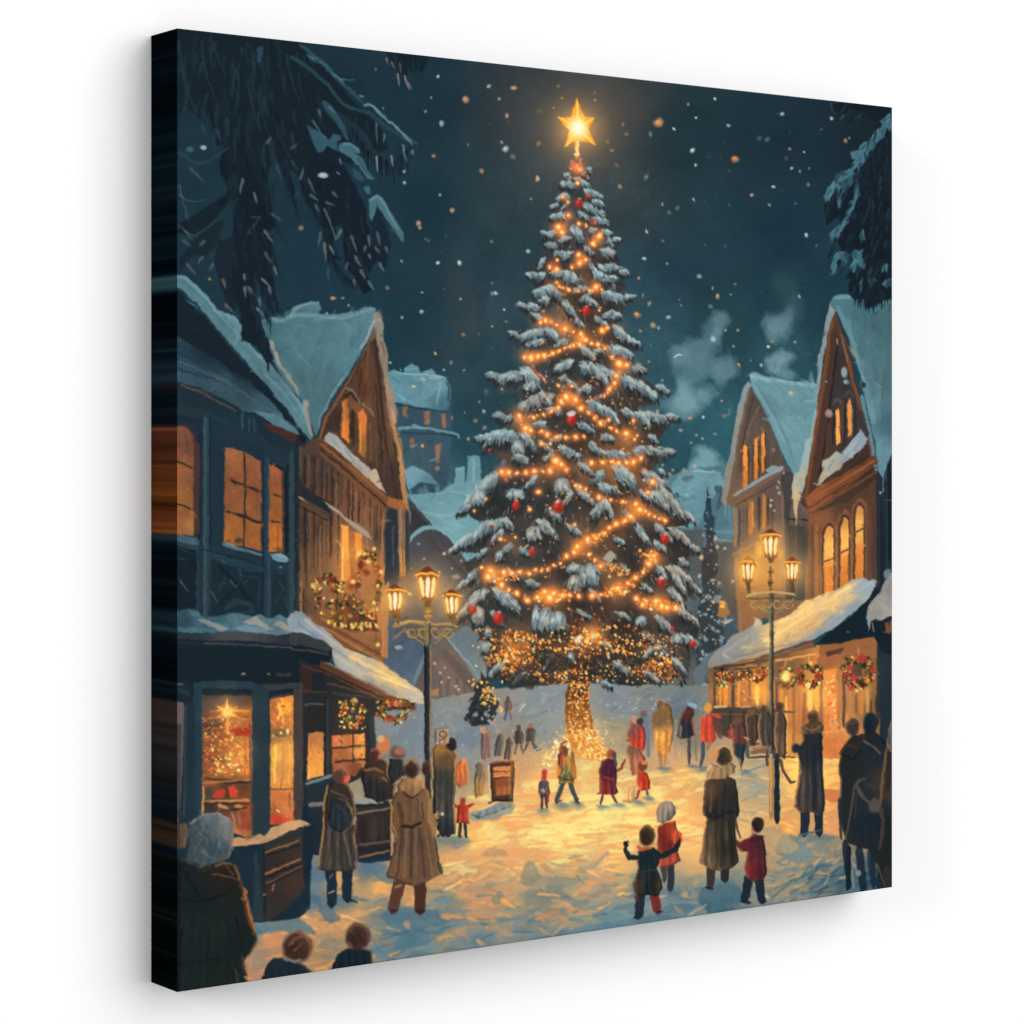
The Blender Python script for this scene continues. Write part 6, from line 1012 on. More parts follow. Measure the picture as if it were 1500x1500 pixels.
    for x, y in ((1150, 965), (1185, 960), (1257, 950)): S([(x, y), (x, y+10)], 1.6, 'e0b060', .9)
    # stacked goods and bench
    for s, w, c in (('1100,1102 1128,1099', 7, '7c5c44'), ('1098,1110 1128,1108', 3, '3c2c26'), ('1098,1094 1128,1090', 3, 'c09868'), ('1108,1086 1125,1082', 9, 'c8ac80'), ('1112,1078 1122,1077', 5, 'e0b880'), ('1140,1108 1165,1110', 2.6, '4a3c30'), ('1143,1112 1148,1130 1158,1146 1165,1145', 4.4, '4c3c30'), ('1123,1100 1124,1122', 4, '4a3c34')): S(s, w, c, .9)
    P('1135,1060 1150,1062 1150,1108 1136,1108', '6a5038', .8, .6)
    B(1208, 1115, 8, 5, 'f0cc8c', .95); B(1212, 1122, 9, 5, 'e8b870', .8); P('1208,1156 1232,1156 1230,1178 1208,1172', 'cc7c48', 1, 1, .9)

def fig(x, y, h, coat, legs='2c2c30', head='5c3c30', w=.3, lean=0, step=.12, hat=None, skirt=1., a=.95, arms=None):
    """small strolling figure; x centre, y feet, h height"""
    hd = h*.085; ty = y-h*.84; by = y-h*.34*skirt; hw = h*w/2
    for k in (-1, 1): S([(x+k*h*.05, by-2), (x+k*h*(.03+step), y)], h*.085, legs, a, h*.075); S([(x+k*h*(.03+step), y), (x+k*h*(.03+step)+h*.03, y)], h*.05, legs, a)
    P([(x-hw*.45+lean, ty), (x+hw*.45+lean, ty), (x+hw*.85+lean*.6, ty+h*.08), (x+hw*.8, (ty+by)/2), (x+hw, by), (x-hw, by), (x-hw*.8, (ty+by)/2), (x-hw*.85+lean*.6, ty+h*.08)], coat, .8, .5, a, .08)
    for k in (-1, 1):
        q = arms[0 if k < 0 else 1] if arms else (k*.14, .42)
        S([(x+k*hw*.75+lean, ty+h*.07), (x+q[0]*h, ty+q[1]*h*.6), (x+q[0]*h*1.1, ty+q[1]*h)], h*.085, jit(coat if ' ' not in coat else coat.split()[0].split(',')[2], .1), a, h*.055)
    B(x+lean*1.4, ty-hd*.75, hd*.9, hd*1.1, head, a)
    if hat: B(x+lean*1.4, ty-hd*1.35, hd*.95, hd*.8, hat, a)

def people():
    global RIM
    for x, y, w in ((486, 1328, 16), (512, 1322, 16), (576, 1338, 20), (616, 1338, 20), (1042, 1304, 20), (1062, 1296, 18), (1088, 1324, 14), (1118, 1326, 14), (936, 1348, 15), (966, 1341, 14), (983, 1305, 12), (1180, 1226, 18),
                    (1202, 1226, 16), (1244, 1304, 14), (1266, 1314, 16), (678, 1228, 14), (652, 1228, 20), (797, 1186, 8), (824, 1178, 10), (845, 1176, 9), (882, 1180, 9), (904, 1178, 9), (932, 1174, 9), (948, 1168, 8), (968, 1124, 9), (1010, 1122, 8), (1028, 1126, 10), (1086, 1130, 8)):
        dx = (x-830)/60.
        B(x+dx*1.5, y+w*.12, w, w*.3, '4c6470', .6, .1, .6, 1.5); B(x+dx*3, y+w*.5, w*1.1, w*.45, '50707c', .35, .15, .7, 2)
    RIM = True
    people_()
    RIM = False

def people_():
    # far skaters and strollers, faint
    fig(744, 1054, 34, '6c5850', '54606c', '6a4438', .3); S('744,1030 740,1054', 3, '4c5460', .7); P('704,1072 712,1066 718,1075 719,1110 706,1115', '906860', .9, .8, .95); B(708, 1070, 5, 5, 'c09c74', .9); S('714,1080 717,1110', 4, '7c6460', .8); B(706, 1115, 3, 3, '7c5c54', .6)
    P('728,1078 734,1075 738,1085 736,1108 724,1108 725,1092', '5c5a58', .9, .8, .95); B(729, 1071, 4.4, 5, 'a89884', .9); P('742,1084 746,1080 751,1088 750,1115 738,1113', '5a5450', .9, .8, .95)
    fig(760, 1104, 42, '50483f', '6a6058', '54483f', .3); fig(777, 1100, 40, '584c44', '50484a', 'b0603c', .36, 0, .2); S('780,1085 788,1098 792,1097', 3, '5c5a5c', .8); S('783,1100 790,1096', 2, 'c8c4bc', .8)
    P('697,1120 704,1114 710,1122 711,1135 708,1165 696,1168 695,1140', '702,1125,7c6450 702,1160,b08840', .9, .8, .95); B(705, 1115, 4, 3.4, 'b09c80', .8)
    P('668,1122 676,1112 684,1115 687,1133 684,1150 672,1154 665,1145', '675,1125,d07838 675,1145,c87040', .9, .8); B(679, 1114, 4, 3.6, 'e09858')
    fig(678, 1226, 58, 'b82c20', '26323c', 'a8341f', .33, 0, .05, None, 1., .97, ((-.3, .05), (.26, .02)))
    S('668,1168 664,1158', 5, 'b8a898', .8)
    # sign board
    P('748,1118 758,1114 762,1140 752,1150', 'e8a060', 1, 1, .5); P('718,1118 752,1116 751,1174 720,1174', '50342a', .7, .3); P('723,1124 748,1122 748,1129 723,1130', 'd08a48', .6, .2); P('722,1132 748,1130 748,1138 722,1139', 'd8904c', .6, .2); P('723,1142 748,1139 747,1164 724,1167', '735,1145,94522c 735,1160,b86430', .6, .2)
    for s, w, c in (('720,1117 752,1116', 2.4, 'a8502f'), ('720,1118 721,1174', 2, '4c342c'), ('752,1116 751,1174', 2.6, '36302c'), ('722,1173 750,1171', 3, '24282a'), ('716,1120 717,1172', 3, 'd8bc90'), ('724,1150 747,1148', 1.2, '7c4428'), ('728,1134 744,1133', 1, '9c5830')): S(s, w, c, .9)
    P('690,1195 712,1185 728,1177 750,1175 748,1182 720,1192 700,1200', '6f8088', 1, 1.2, .9); S('715,1177 722,1174', 3, '3c3c3c', .8)
    # child, skater, couple in the light
    fig(797, 1184, 50, '4c444a', '40303a', 'b83c30', .26, 0, .05); S('802,1155 803,1176', 5, '94402f', .9, 3); B(797, 1132, 4.6, 5, 'c04034'); B(796, 1158, 3.4, 3, 'b09c98', .9)
    fig(830, 1176, 84, '825,1100,c07830 828,1130,7c7440 838,1110,c89038', '3c4448', '6c4028', .28, -3, .16, None, 1.); S('820,1125 822,1090 830,1085', 5, 'a05830', .95, 4); P('817,1105 826,1100 826,1122 817,1120', 'a04830', .8, .6); P('817,1138 835,1128 842,1140 838,1145 824,1144', '6a6c3a', .8, .8); S('824,1145 840,1146', 3, 'c06c30', .8); S('838,1100 841,1120', 5, '8c6430', .9)
    S('814,1176 824,1172', 3.4, '7c4434', .9); S('843,1174 848,1170', 3.4, '5c3c34', .9)
    P('880,1115 890,1110 899,1112 903,1125 904,1140 902,1152 906,1160 900,1165 878,1163 878,1140 877,1128', '888,1125,5c2438 898,1130,44202f 885,1155,942c28 900,1155,5c2834', .9, .8, 1, .1); B(895, 1104, 6, 6.6, 'b04c30'); S('900,1102 902,1122', 5, '45404a', .9)
    S('903,1130 910,1126 916,1112', 5, '8c3c30', .95, 3); S('883,1164 880,1178', 4.4, '54302f', .95, 3); S('896,1164 904,1176', 4.4, '5c3430', .95, 3); S('875,1163 880,1160', 3, '94402f', .8); S('884,1138 900,1143', 3, 'b03430', .8)
    P('924,1056 930,1050 938,1058 944,1065 946,1090 942,1100 926,1096 920,1085 918,1078', '928,1070,84504a 940,1075,c83c28 935,1092,c84028', .9, .9, 1, .1); B(930, 1054, 5, 6, 'c09078'); B(938, 1056, 5, 5, '34363a', .9); B(943, 1046, 5, 5, '7c5c4c', .9); S('946,1052 950,1090 950,1110', 7, '64707a', .8, 5); S('917,1086 932,1084', 5, 'c04430', .9)
    P('920,1092 930,1096 938,1098 945,1110 940,1130 928,1135 920,1110 917,1100', '925,1100,7c5844 935,1115,c07c50 942,1110,b04834', .9, .9, .95); S('924,1110 928,1135', 5, '9c5c3c', .9)
    P('933,1132 941,1128 948,1132 952,1145 951,1156 938,1158 932,1150', 'c83820', .9, .7, 1, .1); B(942, 1122, 7, 6.6, '7c3c28'); B(944, 1117, 5, 3.4, 'c8904c', .9); S('936,1157 934,1168 928,1172', 4.4, '84382c', .95, 3); S('947,1156 949,1166', 4, '54505c', .95); P('921,1152 930,1150 931,1172 919,1172', 'dcb880', 1, .8, .7); S('913,1173 925,1174', 2, '8c6444', .7)
    for s, c, w in (('960,1032 966,1026 974,1027', 'c09c80', 6), ('966,1034 967,1038', '54402f', 8)): S(s, w, c, .9)
    P('956,1048 964,1036 975,1030 984,1036 987,1060 986,1085 982,1100 976,1102 974,1110 960,1100 958,1080 954,1062', '960,1055,846444 972,1050,94683c 980,1080,d89c48 966,1080,e8b050 968,1098,e0a448', .9, .9, 1, .1); S('966,1102 968,1122', 7, 'b07c4c', .9, 5); S('975,1104 974,1122', 6, 'c08850', .8, 4); B(967, 1030, 5, 5, '7c5440')
    S('988,1060 990,1110', 8, '8c8c84', .35, 4)
    P('1000,1042 1007,1034 1015,1038 1017,1058 1016,1078 1008,1082 996,1083 990,1078 994,1060', '1006,1045,5c2c2a 1000,1070,30343a 1010,1065,2c3036', .9, .9, 1, .1); B(1011, 1040, 6, 7, '54302a'); B(1014, 1033, 8, 3.6, '7ca4b4', .9, .4); S('1009,1082 1010,1120', 6, '4a4444', .95, 4); S('1015,1050 1018,1085', 4, 'b8704c', .7, 3); S('998,1062 996,1080', 4, '8c8c88', .6); S('1018,1075 1020,1115', 3, '7c6c60', .6)
    P('1026,1052 1036,1046 1045,1048 1049,1082 1044,1088 1026,1087 1025,1065', '1035,1060,d04830 1035,1082,d84c2c', .9, .7, 1, .08); B(1037, 1037, 6, 7.4, 'd8a04c'); S('1042,1046 1050,1048 1056,1052', 7, 'd04c30', .95, 4.4); S('1050,1055 1055,1080', 10, '6a4434', .85, 9); S('1030,1087 1030,1105 1026,1124', 7, '3f4a56', .95, 4.4); S('1040,1087 1036,1100', 5, 'a8643f', .8)
    P('1070,1062 1080,1054 1090,1060 1094,1075 1096,1090 1090,1092 1074,1092 1071,1080', '1082,1070,54443c 1074,1075,7c3828', .9, .8, 1, .08); B(1081, 1055, 5.4, 5.4, '7c4a34'); S('1069,1070 1068,1082', 5, 'c0382c', .9, 4); P('1073,1090 1092,1090 1090,1110 1086,1128 1082,1112 1074,1105', '2c3a44', .9, .7)
    P('1092,1050 1100,1042 1110,1050 1112,1080 1104,1092 1094,1092', '4c3c34', .9, .8); B(1100, 1044, 6, 6, '7c5038'); S('1092,1090 1096,1110', 6, '3c444a', .8); P('1112,1046 1118,1040 1127,1042 1131,1056 1130,1092 1114,1094 1110,1070', '4a423c', .9, .9, .95); head(1120, 1038, 5.4, 6, '5c4636', 'a87848'); P('1136,1048 1142,1042 1149,1046 1152,1060 1151,1104 1137,1106 1134,1070', '1143,1060,544438 1143,1095,6c5440', .9, .9); head(1143, 1036, 6.4, 7, '5c4434', 'a8744c'); S('1138,1104 1138,1112', 4, '3a302c'); S('1148,1104 1148,1112', 4, '3a302c'); S('1090,1080 1096,1083', 3, 'd8a068', .9)

    # left stall crowd
    B(561, 1092, 9, 14, 'd08048', .95, .3, .3, 1); B(557, 1082, 6, 5, 'e0b07c', .9)
    P('548,1118 556,1110 566,1118 570,1135 580,1150 578,1170 555,1176 535,1168 530,1140 536,1122', '550,1130,4c3428 540,1150,2a2e2f 565,1150,3c3430 560,1165,2c2c2e', .9, .9, 1, .1); head(549, 1106, 8, 10.5, '5c342c', 'b87058', 1); S('543,1100 549,1096 556,1102', 3, '94543f', .8, sm=1); B(556, 1108, 3, 4, 'c87458', .8); S('534,1128 548,1126 562,1132', 5, '94603c', .8, 3); S('560,1138 568,1144', 6, '94643f', .8, 3)
    B(582, 1103, 11, 9.5, '6c4c3c', 1, .2); B(586, 1100, 8, 6, 'a07058', .9); P('570,1112 592,1112 596,1135 575,1150 568,1130', '2f3234', .9, .8)
    head(624, 1125, 7, 11, '50302a', '8c5038', 1)
    # tall hooded figure behind the lamp
    P('634,1098 640,1090 652,1088 664,1096 670,1105 668,1130 666,1170 668,1222 650,1226 640,1215 634,1150', '645,1100,9c6c38 655,1110,6a4c34 650,1140,3f3f3a 645,1180,4c463f 660,1180,3a3a38 658,1215,2a3238', .9, .8, 1, .07); head(662, 1090, 7.5, 9.5, '33302f'); S('636,1102 650,1098 664,1106', 4, 'a8742f', .8, 2, sm=1); S('640,1110 655,1104 668,1112', 3, '7c5c34', .8, 2, sm=1)
    S('641,1225 645,1222', 4, '2c2c30'); S('655,1226 660,1222', 4, '2c2c30')
    P('636,1068 657,1066 657,1088 636,1090', 'b08c74', .8, .4, .9); S('648,1080 644,1076 647,1071 652,1072 654,1077 650,1082 645,1084', 1.6, '40302a', .9, sm=1); S('640,1072 640,1086', 1.4, '5c4438', .8); S('636,1165 636,1190', 4, '1c2228', .95); D('632,1188 650,1186 650,1200 634,1200', 9, 1.2, 2.2, ['e0a040', 'e8d8b8', 'd88c30'])
    # man with rucksack at the counter
    S('484,1266 486,1300 486,1328', 18, '1f2f3a', 1, 13, cap=.3); S('509,1266 508,1300 509,1320', 17, '1e2e38', 1, 13, cap=.3); S('508,1318 524,1322', 6, '2a2a2f', .9, 3); S('480,1322 490,1326', 7, '1a2834', .95, 5); S('483,1287 488,1280', 3, '7c6450', .8); S('481,1308 490,1305', 3, 'b09878', .8)
    P('487,1145 495,1140 508,1148 517,1160 521,1178 522,1200 520,1225 524,1250 522,1272 505,1276 490,1277 464,1272 470,1240 473,1210 472,1185 478,1165', '490,1160,3a302a 480,1190,342e2c 500,1240,3f3a36 475,1250,4c4238 515,1240,3c3a38', .9, .8, 1, .07)
    for x in (480, 490, 498, 508, 515): S([(x*.6+497*.4, 1215), (x, 1270)], 2, ['2c2c2c', '524840'][x % 2], .6)
    S('480,1150 474,1180 474,1212 470,1240 466,1270', 2.6, 'b08040', .9, 3.4, sm=1); S('502,1215 510,1245 514,1268', 2.4, '8c6c48', .8, 1.4); S('484,1158 500,1165 512,1172', 3.6, '6c4c34', .8, 2)
    P('485,1172 495,1168 508,1172 516,1185 519,1200 514,1212 500,1220 485,1214 480,1195', '2a3238', .9, .8); S('492,1178 508,1190 512,1204', 5, '3c3e3e', .6, 3, sm=1)
    S('517,1208 519,1200 521,1196', 2.6, 'c0a888', .9)
    head(499, 1135, 12.5, 13, '74483a', 'd87058', 1); S('490,1128 500,1123 510,1130', 4, 'b06848', .9, 3, sm=1); P('502,1136 512,1134 513,1142 508,1150 500,1144', 'd86048', .8, .6); B(494, 1138, 6, 8, '5c3a2c', .8)
    # woman in a brown belted coat
    S('586,1288 580,1312 574,1337', 19, '5c3a2c', 1, 15, cap=.3); S('614,1284 616,1312 615,1337', 19, '4c3028', 1, 15, cap=.3); S('570,1334 580,1335', 6, '3a2824', .95); S('610,1334 622,1335', 6, '33241f', .95); S('578,1300 588,1296', 3, 'b08048', .8)
    P('580,1162 592,1150 608,1152 622,1150 628,1160 631,1180 630,1200 636,1220 640,1250 644,1280 625,1292 604,1298 585,1292 566,1284 574,1255 578,1225 574,1215 572,1190 575,1172', '600,1180,6e4c38 585,1190,7c5434 625,1180,84603f 600,1240,5c4436 580,1270,7a5638 620,1270,6c4c38 640,1275,7c5c3c', .9, .8, 1, .06)
    for a_, b_, c in ((590, 582, '46342c'), (596, 592, '8c6444'), (603, 602, '40302a'), (609, 610, '7c5a40'), (615, 622, '46342c'), (622, 634, '8c6440')): S([(a_, 1212), (b_, 1285)], 2.8, c, .8, 3.4)
    for x, c in ((594, '84603f'), (600, '5c4030'), (612, '4c382c'), (606, '7c5840')): S([(x, 1170), (x, 1204)], 2.4, c, .6)
    S('574,1180 574,1205 580,1222 578,1235', 3, 'c08c48', .85, 1.6, sm=1); S('630,1170 632,1195 636,1212 634,1225', 7, 'a07848', .9, 4, sm=1); S('584,1175 588,1200 586,1222', 7, '4c3a30', .8, 5, sm=1); S('588,1210 604,1212 618,1204', 5, '2c2420', .95, 4); S('618,1175 620,1200', 2, '3a2c26', .8); S('642,1262 647,1280', 7, '46403a', .9, 6); S('637,1228 643,1262', 3, '3a342f', .8)
    P('582,1150 590,1142 600,1140 614,1138 622,1144 623,1152 616,1160 604,1167 592,1164 584,1158', '590,1150,9c7048 612,1148,b08858 604,1160,84603f', .9, .9); S('590,1160 604,1168 620,1156', 3.4, '3a2c24', .8, 2, sm=1); head(603, 1127, 10.5, 13, '46302a', 'a87850', 1); S('594,1120 602,1112 611,1120', 4, 'a87850', .85, 3, sm=1); B(614, 1140, 5, 4, 'c89870', .8)
    # near-left woman in fur hat
    P('255,1258 275,1258 300,1272 325,1262 345,1266 354,1290 362,1310 370,1345 376,1372 372,1392 358,1408 362,1430 366,1460 255,1470', '280,1300,1c2429 320,1350,1e2827 280,1400,1c2626 350,1380,1c2424 330,1280,26231f', 1, .8, 1, .03)
    for s, w, c in (('262,1270 285,1300 300,1318 325,1312 345,1298', 4, '141c20'), ('290,1275 330,1270 350,1290', 9, '30281f'), ('315,1268 335,1264 348,1276 350,1290', 3, '8c6038'), ('310,1280 335,1284 348,1290', 2, '84583a'), ('330,1266 342,1282', 2, '7c5634'), ('262,1315 300,1320 330,1305', 2.4, '11181c'), ('262,1412 300,1406 345,1402', 2.6, '131b1e'), ('345,1345 352,1380 350,1405', 3, '131b1e'), ('305,1370 304,1400', 2, '131b1e'),
                    ('335,1355 340,1390', 2.4, '141c20'), ('345,1420 350,1445', 3, '5c4438'), ('355,1412 362,1440', 2.4, '3c302c')): S(s, w, c, .8, w*.7, sm=1)
    P('352,1296 360,1300 364,1320 370,1340 374,1362 370,1370 363,1350 357,1330', '7c4a2c', .9, 1); S('356,1300 362,1325 372,1362', 2.4, 'b87444', .8); S('362,1318 356,1332', 3, '30241f', .8); 
    P('272,1262 274,1235 273,1215 280,1200 295,1192 310,1189 325,1192 336,1200 341,1215 340,1232 342,1245 334,1256 325,1262 305,1266 290,1270', '290,1210,3c4c54 310,1200,5a666c 330,1200,7c7c7c 338,1220,7a716c 310,1240,38474e 285,1245,3a4a50 325,1245,44545a', .9, 1.4, 1, .06)
    R('283,1205 330,1202 332,1248 284,1252', 60, 13, 4, 1.3, .4, .08, .5, ['3c4c55', '48585f', '54636a', '35444c', '606c72']); S('283,1203 300,1193 320,1192 335,1203', 4, '7c8488', .7, 3, sm=1); S('338,1205 341,1225 336,1245', 3, '94847c', .7, 2, sm=1)
    P('258,1208 272,1205 275,1215 272,1240 258,1243', '66523f', .8, .6, .9)
    # two children at the bottom edge
    P('384,1432 392,1412 402,1402 415,1402 432,1408 448,1414 456,1422 460,1440 384,1450', '1f2a33', .9, .8); head(436, 1387, 21, 22, '4c3228', '8c5a3c', 1); S('424,1385 434,1374 450,1372', 5, '7c5038', .8, 3, sm=1); S('432,1392 446,1380', 3, '84563a', .8, 1); S('416,1404 432,1409 440,1406', 4, '7c7c78', .8)
    P('486,1430 488,1412 495,1398 508,1390 530,1388 544,1394 548,1412 546,1430', '1a262f', .9, .8); head(524, 1372, 17.5, 20, '46302a', '7c4c34', 1); S('512,1365 520,1355 535,1358', 4, '74482f', .8, 3, sm=1); S('511,1380 514,1390', 5, '7c4c34', .7)

    # right: mother and child group
    S('1043,1262 1040,1300', 15, '3c342f', 1, 11, cap=.3); S('1062,1262 1062,1292', 14, '2f2c2b', 1, 11, cap=.3); S('1034,1300 1045,1302', 6, '2c2c2c', .9)
    P('1032,1145 1040,1138 1062,1135 1077,1142 1080,1160 1084,1185 1082,1195 1077,1200 1078,1230 1082,1262 1072,1272 1052,1275 1035,1270 1024,1263 1030,1230 1036,1200 1030,1192 1029,1170', '1040,1160,5c4434 1060,1170,36302a 1050,1190,2c2a28 1075,1180,2a2c2e 1040,1230,5a4a38 1065,1240,2c2a26 1033,1260,6c5640 1050,1220,40382e', .9, .8, 1, .06)
    for s, w, c in (('1036,1195 1050,1198 1066,1190 1078,1188', 4, '1c2226'), ('1046,1205 1042,1265', 4, '54452f'), ('1056,1205 1056,1270', 4, '2f2c27'), ('1068,1200 1072,1265', 5, '2a2824'), ('1042,1150 1040,1190', 4, '6a4c34'), ('1054,1150 1054,1190', 3, '3f3629'), ('1062,1145 1062,1185', 4, '2c2a28'), ('1076,1195 1080,1215 1085,1228', 3, '2c302f')): S(s, w, c, .8)
    P('1036,1128 1042,1118 1056,1124 1070,1116 1078,1122 1076,1132 1064,1140 1048,1140 1036,1144', '1045,1130,b08c60 1065,1128,94784c', .9, 1); head(1061, 1106, 12, 14.5, '4a3c2f', 'c89c64', 1); S('1050,1098 1060,1092 1071,1098 1074,1110', 4.6, 'd0a868', .9, 3, sm=1); B(1046, 1105, 6.6, 10, 'd09858', .95, .2); S('1036,1130 1042,1120', 5, 'e8c080', .8)
    S('1098,1282 1094,1302 1090,1321', 15, '1f2c33', 1, 11, cap=.3); S('1111,1282 1114,1305 1117,1321', 15, '1f2c34', 1, 11, cap=.3); S('1086,1320 1100,1322', 5, '1c2830', .95); S('1114,1322 1122,1320', 5, '1c2830', .95)
    P('1095,1228 1104,1220 1116,1224 1122,1240 1121,1255 1123,1280 1118,1290 1105,1290 1094,1286 1091,1270 1094,1248 1084,1246 1080,1235', '1100,1240,64222c 1110,1240,4a222b 1095,1275,8c2a2c 1112,1280,54222b 1118,1240,54262f', .9, .7, 1, .06); S('1096,1230 1084,1240 1078,1230', 8, '64242c', .95, 5); S('1100,1232 1117,1226', 7, '3c1f26', .8); head(1110, 1208, 8.8, 11, '3a2626'); S('1102,1212 1102,1220', 3, 'd0604c', .8)
    # child with a white hat
    S('982,1262 983,1288 982,1305', 12, '33353f', 1, 9, cap=.3); S('971,1262 973,1284 973,1292', 9, '3f3c42', 1, 7, cap=.3); S('972,1275 974,1285', 5, '4c4448', .8); P('963,1212 972,1206 990,1202 992,1215 998,1222 996,1240 992,1245 997,1262 985,1268 968,1272 962,1268 963,1235', '970,1225,84241f 990,1225,c04424 985,1260,b8482f 968,1265,c05434 980,1240,6c2420', .9, .8, 1, .06); S('995,1220 999,1232', 3, 'e85c2c', .8); S('990,1215 988,1235', 3, 'f07038', .7)
    P('963,1205 962,1190 966,1178 975,1173 985,1174 990,1182 990,1192 984,1200 970,1207', '970,1190,948474 982,1182,a89880 985,1195,6c6460', .9, .9)
    # child with arms spread
    S('939,1302 937,1326 935,1345', 15, '24303a', 1, 12, cap=.3); S('957,1302 961,1324 963,1338', 15, '7c2a26', 1, 12, cap=.3); S('931,1310 934,1320', 6, '6c2a2a', .8); S('930,1345 940,1343', 6, '1f2c36', .95, 4); S('962,1338 970,1335', 5, '2c2a2c', .95, 4)
    P('934,1246 944,1240 958,1240 966,1248 966,1262 962,1272 968,1290 970,1300 964,1312 950,1310 936,1314 928,1306 926,1296 932,1282 935,1270 932,1262', '945,1260,1c2c30 960,1280,1f2c2e 932,1298,463c2c 950,1300,182428 966,1298,3c3228', .9, .8, 1, .06)
    S('936,1256 922,1256 916,1246 917,1238', 9, '202e32', 1, 5); B(917, 1236, 3.6, 4.2, '1a2226', 1); S('917,1236 921,1231', 2, '1a2226', 1); S('964,1256 978,1250 990,1244 996,1230', 10, '1c2a2e', 1, 6); S('936,1278 960,1274', 1.8, '40484a', .7)
    S('934,1240 940,1244 956,1241', 7, 'c85c28', .9, 4); head(948, 1224, 11.4, 13.6, '46301f', '7c5430', 1); S('940,1216 948,1210 957,1216', 4, '7c5430', .8, 3, sm=1)
    # man with dark coat, right
    S('1180,1182 1178,1224', 15, '24303a', 1, 12, cap=.3); S('1199,1182 1200,1224', 14, '232e38', 1, 11, cap=.3); S('1170,1225 1186,1220 1204,1216', 5, '3f5c68', .8, 2)
    P('1175,1072 1183,1068 1198,1066 1204,1078 1205,1110 1206,1140 1209,1165 1208,1188 1200,1194 1186,1190 1172,1190 1163,1182 1166,1160 1172,1130 1170,1105 1163,1095 1160,1098 1162,1092 1172,1092 1176,1085', '1185,1090,2c3032 1196,1100,222a30 1175,1150,4c4036 1190,1150,2c3034 1170,1180,4a4038 1202,1170,34343a', .9, .8, 1, .06)
    for s, w, c in (('1172,1125 1168,1160 1164,1182', 2.4, 'a07444'), ('1190,1110 1192,1185', 4, '222c34'), ('1183,1130 1182,1185', 3, '3c3a38'), ('1200,1120 1203,1180', 3, '40403f')): S(s, w, c, .8)
    B(1166, 1096, 6.6, 7, '22303a'); S('1172,1100 1178,1120', 8, '2a3036', .9, 8); P('1174,1066 1182,1058 1200,1056 1206,1064 1204,1072 1190,1074 1178,1076', '5c4430', .9, 1); S('1176,1064 1190,1070 1204,1062', 2.6, '94683c', .8, 2, sm=1); head(1191, 1050, 8.4, 10, '5c4030', '94683c', 1); S('1186,1044 1194,1041', 3, 'a06c40', .8)
    # dark group at the right edge
    P('1228,1130 1232,1100 1240,1085 1250,1075 1262,1080 1268,1070 1280,1068 1292,1080 1302,1100 1310,1080 1312,1310 1296,1300 1284,1270 1270,1245 1240,1235 1228,1200 1232,1150', '1240,1100,2c2624 1255,1120,262a2c 1280,1100,1f2a32 1240,1180,252c30 1260,1180,222e36 1280,1200,1c2832 1300,1150,40362c 1300,1250,24282a', .9, 1, 1, .05)
    head(1249, 1065, 10, 12.5, '4a3a34', '8c6448', -1); head(1275, 1059, 10.5, 16, '1f2c34'); B(1262, 1080, 7, 5, '302a28', .9)
    for s, w, c in (('1238,1232 1242,1270 1244,1300', 12, '172530'), ('1258,1240 1262,1280 1266,1312', 13, '182633'), ('1275,1240 1278,1280 1280,1300', 12, '1a2a36'), ('1272,1245 1272,1280', 4, '30404a'), ('1230,1170 1232,1230', 6, '22303a'), ('1252,1150 1245,1200 1240,1225', 3.4, '5c4a3c'), ('1256,1160 1252,1200', 2, '46403a'), ('1265,1085 1278,1092 1290,1105', 4, '6a5440'), ('1230,1105 1240,1090 1256,1096', 4, '40302a'), ('1232,1105 1250,1112 1262,1098', 2, '14191d'),
                    ('1253,1150 1258,1144 1268,1140', 5, '5c4c40'), ('1255,1150 1262,1165 1275,1178', 6, '5c4c40'), ('1270,1150 1290,1155', 3, '3c3c3c'), ('1300,1090 1294,1130 1290,1170 1286,1190', 4, '7c5838'), ('1290,1180 1294,1210 1288,1245', 6, '4c3c32'), ('1305,1110 1300,1160', 10, '2c2a28'), ('1302,1200 1304,1290', 14, '202624'), ('1282,1290 1296,1308', 10, '1c3240'), ('1300,1270 1302,1310', 12, '30302f')):
        S(s, w, c, .85, w*.7)
    B(1281, 1180, 8, 11, '5c4e44', .9, .3); P('1298,1090 1304,1060 1309,1045 1312,1045 1312,1100 1306,1102', '6a5c54', .9, .6); S('1300,1040 1302,1090', 3, '28343c', .6); B(1258, 1278, 4, 4, '8c8c84', .5); S('1246,1260 1250,1300', 5, '8c8478', .7, 3); S('1244,1240 1242,1302', 7, '172530', .95); B(1257, 1312-32, 2, 2, '9c9484', .6); B(1257, 1279, 4, 5, '7c8484', .7)

